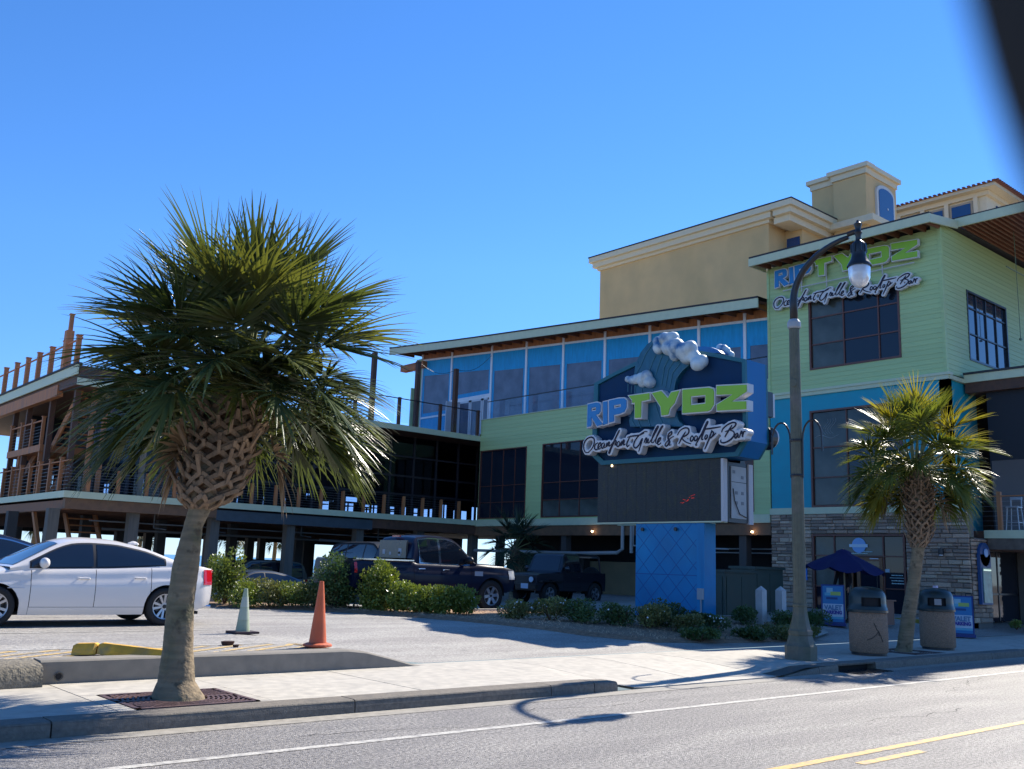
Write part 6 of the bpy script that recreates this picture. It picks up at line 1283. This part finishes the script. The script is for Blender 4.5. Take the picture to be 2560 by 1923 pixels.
# open-top four wheel drive in the shade
jp = dict(R=.40, arch=.07, wheels=(-1.25, 1.25), belt=[(-1.85, 1.15), (-.2, 1.15), (.85, 1.12), (1.75, 1.08), (1.9, 1.02)], bot=[(-1.85, .5), (1.9, .5)], plan=[(-1.85, .78), (.6, .80), (1.2, .72), (1.9, .66)], seams=[-1.85, -.35, .62, 1.9], panels=['rear_tub', 'door', 'fender'],
    decks=[('hood', .7, 1.9, .03), ('rear_deck', -1.85, -.9, -.1)], gh=dict(roof=[(-.42, 1.16), (-.40, 1.72), (-.3, 1.80), (.4, 1.80), (.55, 1.72), (.82, 1.13)], rw=.66, sm=.03, crown=.02, side=[(-.3, .5)], screens=[('windscreen', .56, .79, .88)]), handles=[(-.2, .98)], mirror=(.6, 1.28, 1.1),
    sidelamps=[], endlamps=[(1, .02, .34, .72, 1.0, blacktrim, 'grille')], rim='five', rimk=.58, bulf=.03, bulr=.03, hprof=[(0, .97), (.5, 1), (1, .98)])
JC, js, *_ = car('jeep', (24.6, 25.6, .3), PI+.12, 'black open-roofed four-wheel-drive parked in the shade right of the pickup', 'car', sedan(jeepp, **jp))
JC.name = 'off_road_car'
for sg in (1, -1):
    b = MB(); b.lathe([(.001, 0), (.09, .0), (.095, -.03)], 14); b.v = [(1.955-p[2], sg*.44+p[0], .88+p[1]) for p in b.v]; b.build('headlamp', M('round headlamp', (.6, .66, .75), .2), JC, loc=zl)
    b = MB(); b.tube([(-1.75, sg*.62, 1.1), (-1.65, sg*.60, 1.72), (-1.5, sg*.58, 1.78), (-.3, sg*.58, 1.80)], .035, 8); b.build('roll_bar', jeepp, JC, loc=zl)
    b = MB(); b.box(1.0-.25, sg*.62, .80, 1.0+.85, sg*.86, .85) if sg > 0 else b.box(.75, -.86, .80, 1.85, -.62, .85); b.build('fender_flare', blacktrim, JC, loc=zl)
b = MB(); b.bar((-1.65, -.6, 1.72), (-1.65, .6, 1.72), .06, .06); b.build('roll_bar', jeepp, JC, loc=zl)
b = MB(); b.lathe([(.01, 0), (.37, 0), (.38, .1), (.36, .2), (.01, .22)], 20); b.v = [(-1.9-p[2], p[0], 1.0+p[1]) for p in b.v]; b.build('spare_wheel', tyrem, JC, loc=zl)
b = MB(); b.box(1.93, -.75, .56, 2.1, .75, .72); b.build('front_bumper_bar', blacktrim, JC, loc=zl); b = MB(); b.box(2.10, .1, .57, 2.115, .42, .74); b.build('number_plate', M('plate white', (.50, .56, .66), .5), JC, loc=zl)
b = MB(); b.box(2.36+.12, -.16, .55, 2.50, .16, .66); b.build('number_plate', MATS['plate white'], KC, loc=zl)
# ================================================================ VEGETATION
def leafmat(nm, c, tr, rough=.38, spread=.15, amt=.28, c2=None):
    return M(nm, c, rough, spec=.5, n=(1.6, .25), spread=spread, trans=(tr, (1.0, .95, .35)), col2=c2)
pf = [leafmat('palm frond green', (.078, .105, .04), .34, .27), leafmat('palm frond olive', (.125, .14, .045), .40, .28), leafmat('palm frond yellowing', (.28, .19, .035), .42, .35)]
pfy = [leafmat('sunny frond green', (.14, .17, .035), .5, .30), leafmat('sunny frond lime', (.26, .24, .035), .52, .32), leafmat('sunny frond yellow', (.42, .29, .035), .55, .4)]
petm = M('palm petiole', (.16, .17, .06), .5, n=(4, .2)); bark = M('palm bark', (.22, .165, .10), .9, n=(3, .25, (1, 1, 7)), bump=(22, 1, .02), col2=[((.12, .115, .055), 2.5, .5, .75), ((.10, .075, .045), 9, .58, .7)], spread=.05)
boot = M('palm boot', (.23, .15, .09), .8, n=(9, .3), bump=(50, .5, .006), spread=.25); fibre = M('palm fibre', (.09, .045, .022), .95, n=(10, .35), bump=(40, 1, .02))
def frond(crown, O, az, el, Lp, Rb, mats, rnd, gravity=.5, nl=50, spanA=112, droop=1.0, pet=True):
    O = Vector(O); d = Vector((math.cos(az)*math.cos(el), math.sin(az)*math.cos(el), math.sin(el))); b = MB(); g = Vector((0, 0, -1))
    P_ = [O]; dd = d.copy(); n = 6
    for i in range(n): dd = (dd+g*gravity*.10*Lp).normalized(); P_.append(P_[-1]+dd*Lp/n)
    s = dd.cross(Vector((0, 0, 1)));
    if s.length < .15: s = Vector((math.cos(az+1.57), math.sin(az+1.57), 0))
    s.normalize(); tw = rnd.uniform(-.5, .5); nn = s.cross(dd).normalized(); s = (s*math.cos(tw)+nn*math.sin(tw)); nn = s.cross(dd).normalized()
    if pet: b.tube(P_, [.028-.012*i/n for i in range(n+1)], 4, mi=1)
    base = P_[-1]; costa = [base]; cd = dd.copy()
    for i in range(5): cd = (cd+g*.10*droop+nn*(-.05)).normalized(); costa.append(costa[-1]+cd*Rb*.085)
    for k in range(nl):
        u = (k/(nl-1))*2-1; a = u*math.radians(spanA); 
        if rnd.random() < .03: continue
        cp = costa[int(round((1-abs(u))*5))]; L = Rb*(1-.30*abs(u)**2.2)*rnd.uniform(.86, 1.06)
        fold = .30+.15*abs(math.sin(a)); ld = (dd*math.cos(a)+s*math.sin(a)+nn*fold*abs(math.sin(a))+(cd-dd)*(1-abs(u))).normalized()
        ld = (ld+Vector((rnd.uniform(-.05, .05), rnd.uniform(-.05, .05), rnd.uniform(-.05, .05)))).normalized()
        side_v = ld.cross(nn).normalized(); up_v = side_v.cross(ld).normalized(); p = cp.copy(); m_ = 6; W0 = math.radians(2*spanA)/nl*L*.42*.58
        rows = []; dl = ld.copy(); sg_ = rnd.uniform(.5, 1.5)*droop
        for i in range(m_+1):
            t = i/m_; w_ = (.012+W0*(t/.4) if t < .4 else W0*(1-((t-.4)/.6)**1.15)+.0012)
            rows.append([p-side_v*w_, p+up_v*w_*(.55), p+side_v*w_])
            dl = (dl+g*(.015+.20*t*t*t*sg_)).normalized(); p = p+dl*L/m_; side_v = (side_v-dl*side_v.dot(dl)).normalized(); up_v = side_v.cross(dl).normalized()
        b.grid(rows)
    return b.build('frond', [mats, petm], crown, smooth=True)
def palm(nm, base, trunk, crownO, R_, lab, seed, nf, mats, boots, view=None, spread_=1.0, sxy=1.0, Lp=.85, lowdrop=-55, dead=4, group=None, cull=None, tuft=0):
    rnd = random.Random(seed); T = thing(nm, base, lab, 'palm tree', group)
    b = MB(); n = 20; o = []; pts = trunk  # (x,y,z,r)
    G = []
    def at(z):
        for a, c in zip(pts, pts[1:]):
            if z <= c[2]: t = max(0, (z-a[2])/(c[2]-a[2])); t2 = t; return [a[i]+(c[i]-a[i])*t2 for i in (0, 1)]+[z, a[3]+(c[3]-a[3])*t]
        return list(pts[-1])
    z = pts[0][2]; Z = []
    while z < pts[-1][2]: Z.append(z); z += .035
    for i, z in enumerate(Z):
        x, y, _, r = at(z); ring = []
        rr = r*(1+.012*math.sin(i*2.2)+rnd.uniform(-.008, .008))
        for k in range(n+1):
            t = 2*PI*(k % n)/n; q = rr*(1+.035*noise.noise(Vector((math.cos(t)*2, math.sin(t)*2, z*2.5+seed)))+.02*noise.noise(Vector((math.cos(t)*6, math.sin(t)*6, z*9))))
            ring.append((x+q*math.cos(t), y+q*math.sin(t), z))
        G.append(ring)
    b.grid(G); tr_ = b.build('trunk', bark, T, smooth=True)
    # leaf bases woven round the upper trunk
    if boots:
        z0, z1, dz, per, sc_ = boots; z = z0; row = 0
        while z < z1:
            x, y, _, r = at(z); k_ = (z-z0)/(z1-z0)
            for j in range(per):
                if rnd.random() < .1: continue
                th = 2*PI*(j+.5*(row % 2))/per+rnd.uniform(-.12, .12); b = MB(); dth = PI/per*rnd.uniform(1.6, 2.0); jr = rnd.uniform(.6, 1.6)
                top = Vector((x+(r+.085*sc_*jr)*math.cos(th), y+(r+.085*sc_*jr)*math.sin(th), z+dz*1.05)); 
                for sg in (-1, 1):
                    Q = []
                    for i in range(5):
                        t = i/4; a = th+sg*dth*t; q = r+.012+(.07*sc_)*(1-t)**1.3*jr; xx, yy, _, r2 = at(z+dz*(1.0-1.7*t)); q = q-r+r2
                        Q.append((xx+q*math.cos(a), yy+q*math.sin(a), z+dz*(1.0-1.7*t)))
                    for i in range(4): 
                        c_ = Vector((math.cos(th), math.sin(th), 0)); b.bar(Q[i], Q[i+1], .022*sc_, (.044-.004*i)*sc_, (Vector(Q[i+1])-Vector(Q[i])).cross(c_))
                stub = top+Vector((math.cos(th)*.05, math.sin(th)*.05, .07))*sc_*rnd.choice((.2, .5, .9, 1.4, 2.4)); b.bar(top-Vector((0, 0, .03)), stub, .034*sc_, .02*sc_, Vector((math.cos(th), math.sin(th), 0)))
                b.build('leaf_base', boot, T)
            z += dz; row += 1
        b = MB(); G = []
        for i in range(16):
            z = z0+.05+(crownO[2]+.25-z0)*i/15; x, y, _, r = at(min(z, pts[-1][2])); q = r*(1.0 if z < z1 else max(.35, 1-(z-z1)*1.3)); G.append([(x+q*(1+.1*noise.noise(Vector((math.cos(2*PI*k/16)*3, math.sin(2*PI*k/16)*3, z*5))))*math.cos(2*PI*k/16), y+q*(1+.1*noise.noise(Vector((math.cos(2*PI*k/16)*3, math.sin(2*PI*k/16)*3, z*5))))*math.sin(2*PI*k/16), z) for k in range(17)])
        b.grid(G); b.build('fibre_mat', fibre, T, smooth=True)
    ga = PI*(3-math.sqrt(5)); caz = math.atan2(-crownO[1], -crownO[0])
    for i in range(nf):
        t = (i+.5)/nf; el = math.radians(88-(88-lowdrop)*t**.92)+rnd.uniform(-.1, .1); az = i*ga+rnd.uniform(-.2, .2)
        lp = Lp*(1.04-.16*t)*rnd.uniform(.85, 1.15)*(1 if el > -.2 else .92); m = mats[0] if rnd.random() < .62 else mats[1]
        if el < math.radians(-25) and rnd.random() < .5: m = mats[1]
        if el < math.radians(-40) and rnd.random() < .4: m = mats[2]
        if cull and el < math.radians(cull[0]) and abs((az-caz+PI) % (2*PI)-PI) < math.radians(cull[1]): az = caz+(1 if rnd.random() < .5 else -1)*rnd.uniform(math.radians(cull[1]), 1.9)
        oo = Vector(crownO)+Vector((math.cos(az)*.12, math.sin(az)*.12, -.35*t+.15))
        frond(T, oo, az, el, lp, R_*(1.03-.16*t)*rnd.uniform(.9, 1.08), m, rnd, gravity=.6 if el > -.1 else .35, droop=.45+.75*t)
    for i in range(tuft):      # short young fans drooping over the leaf bases
        az = caz+rnd.uniform(-1.3, 1.3); frond(T, Vector(crownO)+Vector((0, 0, -.12)), az, math.radians(rnd.uniform(15, 60)), Lp*rnd.uniform(.35, .6), R_*rnd.uniform(.6, .8), mats[0] if i % 2 else mats[1], rnd, gravity=.9, droop=1.7, nl=40)
    for i in range(dead):
        az = caz+(1 if i % 2 else -1)*rnd.uniform(1.4, 2.2); frond(T, Vector(crownO)+Vector((0, 0, -.25)), az, math.radians(rnd.uniform(-50, -25)), Lp*.8, R_*.65, M('dead frond', (.26, .17, .09), .7, n=(3, .3)), rnd, nl=22, droop=2.5)
    return T
random.seed(5)
base1 = (4.31, 10.15, .14)
palm('palm_tree', base1, [(4.31, 10.15, .12, .275), (4.29, 10.16, .17, .255), (4.27, 10.165, .30, .19), (4.26, 10.17, .63, .155), (4.24, 10.18, 1.1, .142), (4.26, 10.17, 1.5, .135), (4.29, 10.16, 1.9, .100), (4.34, 10.13, 2.1, .12), (4.36, 10.12, 2.18, .20), (4.41, 10.10, 2.32, .255), (4.49, 10.06, 2.75, .29), (4.55, 10.03, 3.2, .28), (4.57, 10.02, 3.5, .18)],
     (4.60, 10.0, 3.46), .93, 'big cabbage palm with woven leaf bases at the kerb in front of the white sedan', 11, 68, pf, (2.15, 3.25, .078, 9, 1.1), Lp=.80, lowdrop=-14, dead=3, tuft=12, cull=(4, 58))
palm('palm_tree', (19.72, 10.09, .14), [(19.70, 10.13, .12, .18), (19.72, 10.09, .25, .16), (19.76, 10.0, .9, .14), (19.83, 9.88, 1.64, .13), (19.87, 9.80, 2.2, .125), (19.89, 9.75, 2.6, .16), (19.90, 9.74, 3.2, .23), (19.91, 9.74, 3.7, .19), (19.92, 9.74, 4.0, .13)],
     (19.88, 9.78, 3.95), .74, 'slim cabbage palm with sunlit yellow-green fronds between the two litter bins', 23, 64, pfy, (2.35, 3.7, .09, 9, .9), Lp=.78, lowdrop=-40, tuft=6, dead=2, cull=(0, 45))
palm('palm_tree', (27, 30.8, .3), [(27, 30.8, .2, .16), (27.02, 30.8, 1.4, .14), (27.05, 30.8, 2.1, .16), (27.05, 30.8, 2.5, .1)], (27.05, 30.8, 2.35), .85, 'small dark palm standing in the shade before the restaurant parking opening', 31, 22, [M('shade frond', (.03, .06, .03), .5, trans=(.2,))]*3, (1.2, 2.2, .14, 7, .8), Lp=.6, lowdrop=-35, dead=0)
for i, (x, y, z) in enumerate(((16.5, 62, 3.6), (23.5, 64, 3.3), (28.6, 61, 3.4), (33.2, 64, 3.4))):
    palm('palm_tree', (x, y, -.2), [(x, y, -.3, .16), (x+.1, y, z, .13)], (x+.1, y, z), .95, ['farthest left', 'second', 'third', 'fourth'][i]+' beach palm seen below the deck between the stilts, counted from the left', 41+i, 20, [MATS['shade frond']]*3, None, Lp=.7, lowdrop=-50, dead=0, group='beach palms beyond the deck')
# shrubs
SHM = [leafmat('shrub leaf bright', (.17, .22, .045), .30, .35), leafmat('shrub leaf deep', (.065, .115, .035), .22, .38), leafmat('shrub leaf olive', (.16, .17, .06), .25, .4)]
flw = M('pale flower', (.62, .66, .68), .6); stemm = M('shrub stem', (.10, .06, .035), .9)
def shrub(x, y, rx, h, lab, mi, seed, n=1500, leaf=.045, kind='round', flowers=0, group=None, name='shrub', z0=None):
    rnd = random.Random(seed); z = gh(x, y)+.05 if z0 is None else z0; T = thing(name, (x, y, z), lab, 'shrub' if name == 'shrub' else name.replace('_', ' '), group); b = MB()
    for k in range(7):
        t = rnd.uniform(0, 2*PI); b.bar((x, y, z-.05), (x+rx*.6*math.cos(t), y+rx*.6*math.sin(t), z+h*.6), .018, .018)
    b.build('stem', stemm, T)
    if kind == 'grass':
        b = MB()
        for _ in range(n):
            t = rnd.uniform(0, 2*PI); L = h*rnd.uniform(.7, 1.3); o = Vector((x+rnd.gauss(0, rx*.22), y+rnd.gauss(0, rx*.22), z-.03)); d = Vector((math.cos(t)*rnd.uniform(.1, .7), math.sin(t)*rnd.uniform(.1, .7), 1)).normalized(); s = Vector((-math.sin(t), math.cos(t), 0))*.006; rows = []
            for i in range(6): rows.append([o-s*(1-i/5.2), o+s*(1-i/5.2)]); d = (d+Vector((math.cos(t)*.12, math.sin(t)*.12, -.24*(i+1)/3))).normalized(); o = o+d*L/4.5
            b.grid(rows)
        o_ = b.build('foliage', SHM[mi], T); return T
    b = MB(); lumps = [(rnd.uniform(-.55, .55)*rx, rnd.uniform(-.55, .55)*rx, h*rnd.uniform(.3, .72), rnd.uniform(.42, .62)) for _ in range(9)]
    for i in range(int(n*1.5)):
        L = rnd.choice(lumps); v = Vector((rnd.gauss(0, 1), rnd.gauss(0, 1), rnd.gauss(0, 1))).normalized(); q = rnd.uniform(.72, 1.08) if rnd.random() < .8 else rnd.uniform(.2, .8)
        p = Vector((x+L[0]+v.x*L[3]*rx*q, y+L[1]+v.y*L[3]*rx*q, z+L[2]+v.z*L[3]*h*.62*q))
        if p.z < z: p.z = z+rnd.uniform(0, .08)
        a = (v+Vector((rnd.uniform(-1, 1), rnd.uniform(-1, 1), rnd.uniform(-.6, 1.4)))).normalized(); c = a.cross(Vector((rnd.uniform(-1, 1), rnd.uniform(-1, 1), rnd.uniform(-1, 1)))).normalized(); l = leaf*rnd.uniform(.7, 1.4); w_ = l*.42; nv_ = a.cross(c)*w_*.35
        b.add([p, p+a*l*.5-c*w_+nv_, p+a*l, p+a*l*.5+c*w_+nv_, p+a*l*.5], [(0, 1, 4), (1, 2, 4), (0, 4, 3), (4, 2, 3)])
    b.build('foliage', SHM[mi], T)
    if flowers:
        b = MB()
        for i in range(flowers):
            L = rnd.choice(lumps); v = Vector((rnd.gauss(-.3, 1), rnd.gauss(-.5, 1), abs(rnd.gauss(.4, 1)))).normalized(); p = Vector((x+L[0]+v.x*L[3]*rx*1.08, y+L[1]+v.y*L[3]*rx*1.08, z+L[2]+v.z*L[3]*h*.66)); s = rnd.uniform(.012, .028)
            a = v.cross(Vector((.3, .2, 1))).normalized()*s; c = v.cross(a).normalized()*s; b.add([p-a, p-c, p+a, p+c], [(0, 1, 2, 3)])
        b.build('blossom', flw, T)
    return T
hg = 'shrubs of the clipped hedge in front of the parked cars'
shrub(10.75, 23.1, .48, 1.3, 'tall green shrub at the left end of the hedge beside the white sedan tail light', 0, 1, 2600, .06)
for i, (x, y) in enumerate(((11.0, 22.45), (11.55, 22.2), (12.0, 21.8), (12.35, 21.4))): shrub(x, y, .52, .62, ['low hedge shrub just right of the tall left one', 'second low hedge shrub from the left, behind the pale cone', 'third low hedge shrub from the left', 'low hedge shrub next to the dark shrub above the orange cone'][i], 2 if i % 2 else 0, 10+i, 1900, .05, group=hg)
shrub(12.75, 21.15, .62, 1.5, 'dark tall narrow shrub behind the orange cone top', 1, 20, 2600, .06); shrub(13.35, 20.2, .52, 1.33, 'bright tall shrub hiding the rear of the navy pickup', 0, 21, 3200, .07)
for i, (x, y) in enumerate(((13.5, 19.6), (13.75, 19.05), (14.1, 18.6), (14.4, 18.25))): shrub(x, y, .46, .68, ['bushy yellow-green shrub right below the tall bright one', 'yellow-green shrub in the middle of the right hedge', 'yellow-green shrub second from the right hedge end', 'yellow-green shrub at the right end of the hedge with pale leaves'][i], 0, 30+i, 1900, .065, group='yellow-green hedge shrubs before the pickup', flowers=12 if i == 3 else 0)
for i, (x, y, r, h, m, fl, lab) in enumerate(((14.75, 16.6, .40, .42, 2, 26, 'small shrub with pale blossoms at the left of the round shrubs'), (15.3, 16.1, .45, .50, 2, 30, 'shrub with pale blossoms left of the dark green ball shrub'), (15.75, 15.5, .48, .52, 1, 0, 'dark green ball shaped shrub in the bed below the black off-road car'), (16.35, 15.0, .50, .52, 1, 4, 'green shrub just right of the ball shaped one'), (16.8, 14.5, .45, .50, 2, 8, 'yellow flecked shrub left of the blue pylon'), (17.45, 14.6, .5, .58, 1, 0, 'dark shrub at the foot of the blue pylon left corner'), (17.2, 13.75, .34, .46, 2, 0, 'shrub with thin dry twigs between the ball shrub and grass tuft'), (18.2, 13.9, .38, .42, 1, 60, 'white flowering shrub in front of the blue pylon'), (18.0, 14.1, .3, .40, 1, 0, 'dark shrub left of the white flowering one'))): shrub(x, y, r, h, lab, m, 50+i, 1500, .045, flowers=fl)
shrub(17.15, 13.2, .5, .42, 'arching ornamental grass tuft at the front of the bed', 1, 70, 420, kind='grass', name='grass_tuft'); 
for i, (x, y, r, lab) in enumerate(((19.3, 12.9, .55, 'spreading low juniper right of the pylon meter box'), (20.2, 12.95, .55, 'low juniper behind the street lamp foot'), (18.3, 12.9, .35, 'small low juniper in front of the pylon'), (16.6, 12.95, .4, 'flat ground shrub at the left front tip of the bed'))): shrub(x, y, r, .26, lab, 2 if i < 2 else 1, 80+i, 1300, .05, group='low junipers at the front of the bed', z0=gh(x, y)+.03)
shrub(19.6, 13.2, .3, .48, 'variegated striped leaf clump on top of the juniper', 0, 90, 160, kind='grass', name='grass_tuft')
for i, (x, y, lab) in enumerate(((20.6, 14.7, 'dark ball shrub in front of the utility cabinet'), (22.6, 14.0, 'dark shrub behind the street lamp, left of the valet board'), (21.6, 14.0, 'dark shrub between the two white bollards'))): shrub(x, y, .45, .45, lab, 1, 95+i, 1200, .045)
for i in range(5): shrub(30.9+.8*i, 12.3-.15*i, .22, .24, ['first', 'second', 'third', 'fourth', 'fifth'][i]+' small lit plant of the row under the terrace entry, from the left', 0, 110+i, 260, .05, group='small plants under the terrace entry', z0=.30)
o = part('planter_edge', concrete, None, (30.5, 11.4, .1, 40, 11.55, .36)); tag(o, 'low concrete planter edge under the terrace entry', 'planter edge')
# ================================================================ PERSON by the valet boards
pz = .36; px0, py0 = 25.7, 14.9
PR = thing('person', (px0, py0, pz), 'person in dark jacket and trousers standing under the navy umbrella behind the valet board', 'person')
def skinned(name, V, E_, Rr, m, parent, lv=2):
    me = bpy.data.meshes.new(name); me.from_pydata(V, E_, []); o = bpy.data.objects.new(name, me); sc.collection.objects.link(o)
    md = o.modifiers.new('s', 'SKIN'); sv = me.skin_vertices[0].data
    for i, r in enumerate(Rr): sv[i].radius = r if isinstance(r, tuple) else (r, r)
    sv[0].use_root = True; o.modifiers.new('u', 'SUBSURF').levels = lv
    dg_ = bpy.context.evaluated_depsgraph_get(); m2 = bpy.data.meshes.new_from_object(o.evaluated_get(dg_)); bpy.data.objects.remove(o); m2.materials.clear(); m2.materials.append(m); m2.polygons.foreach_set('use_smooth', [True]*len(m2.polygons)); m2.polygons.foreach_set('material_index', [0]*len(m2.polygons)); return link(name, m2, parent, (0, 0, 0))
dk = M('dark clothing', (.012, .012, .018), .85); skn = M('skin', (.35, .19, .12), .55)
Vv = [(0, 0, .95), (0, 0, 1.12), (0, 0, 1.32), (0, 0, 1.46), (0, .17, 1.43), (-.03, .24, 1.15), (-.15, .22, .98), (0, -.17, 1.43), (-.03, -.24, 1.15), (-.15, -.22, .98), (0, .10, .88), (0, .11, .5), (.02, .11, .10), (-.1, .12, .05), (0, -.10, .88), (.0, -.11, .5), (.02, -.11, .10), (-.1, -.12, .05)]
skinned('clothed_body', Vv, [(0, 1), (1, 2), (2, 3), (3, 4), (4, 5), (5, 6), (3, 7), (7, 8), (8, 9), (0, 10), (10, 11), (11, 12), (12, 13), (0, 14), (14, 15), (15, 16), (16, 17)], [(.12, .16), (.12, .15), (.12, .18), (.08, .1), .065, .05, .04, .065, .05, .04, .09, .065, .045, .04, .09, .065, .045, .04], dk, PR)
skinned('head', [(0, 0, 1.46), (0, 0, 1.54), (-.01, 0, 1.62), (-.01, 0, 1.72)], [(0, 1), (1, 2), (2, 3)], [.05, .05, .085, .075], skn, PR)
b = MB(); b.lathe([(.088, 0), (.098, .05), (.09, .10), (.05, .135), (.001, .145)], 14, (.01, 0, 1.645)); b.build('hair', M('dark hair', (.02, .014, .01), .8), PR, smooth=True, loc=(0, 0, 0)); b = MB(); b.lathe([(.001, 0), (.014, .01), (.001, .03)], 6, (-.10, 0, 1.63)); b.build('nose', skn, PR, loc=(0, 0, 0))
for sg in (-1, 1):
    b = MB(); b.lathe([(.001, 0), (.009, .008), (.001, .016)], 6, (-.093, sg*.03, 1.665)); b.build('eye', M('eye dark', (.02, .02, .02), .3), PR, loc=(0, 0, 0))
    o = (-.15, sg*.22, .98); b = MB(); b.lathe([(.03, 0), (.042, -.04), (.04, -.085), (.02, -.095)], 8, o, sy=.5)
    for k in range(4): b.tube([(o[0]-.03+.02*k, o[1], o[2]-.085), (o[0]-.035+.02*k, o[1], o[2]-.13), (o[0]-.025+.02*k, o[1]-sg*.012, o[2]-.165+.01*abs(k-1.5))], [.010, .009, .007], 5)
    b.tube([(o[0]-.04, o[1], o[2]-.03), (o[0]-.065, o[1]-sg*.01, o[2]-.07), (o[0]-.06, o[1]-sg*.015, o[2]-.10)], [.012, .011, .008], 5); b.build('hand', skn, PR, loc=(0, 0, 0))
# ================================================================ frame of the car window the photo is taken through (blurred by depth of field)
def camp(px, py, d): return CAM+(fw+rt*((px-1280)/2400)-up*((py-961.5)/2400))*d*.62
WF = thing('car_window_frame', camp(2560, 300, .1), 'blurred dark window pillar of the car the photo is taken from, top right corner', 'window frame'); cf = M('car pillar trim', (.018, .017, .016), .8)
curve = [(x-118, y) for x, y in [(2480, -420), (2500, -200), (2532, 0), (2585, 200), (2650, 400), (2720, 600), (2800, 850), (2900, 1200), (3020, 1700)]]
G = [[camp(x, y, .092), camp(x+120, y-20, .088), camp(x+420, y-60, .086), camp(x+430, y-60, .112), camp(x+120, y-20, .118), camp(x, y, .100), camp(x, y, .092)] for x, y in curve]
b = MB(); b.grid(G); b.add(G[0][:6], [tuple(range(6))]); b.add(G[-1][:6], [tuple(range(6))]); fixn(b.build('pillar', cf, WF, smooth=True))
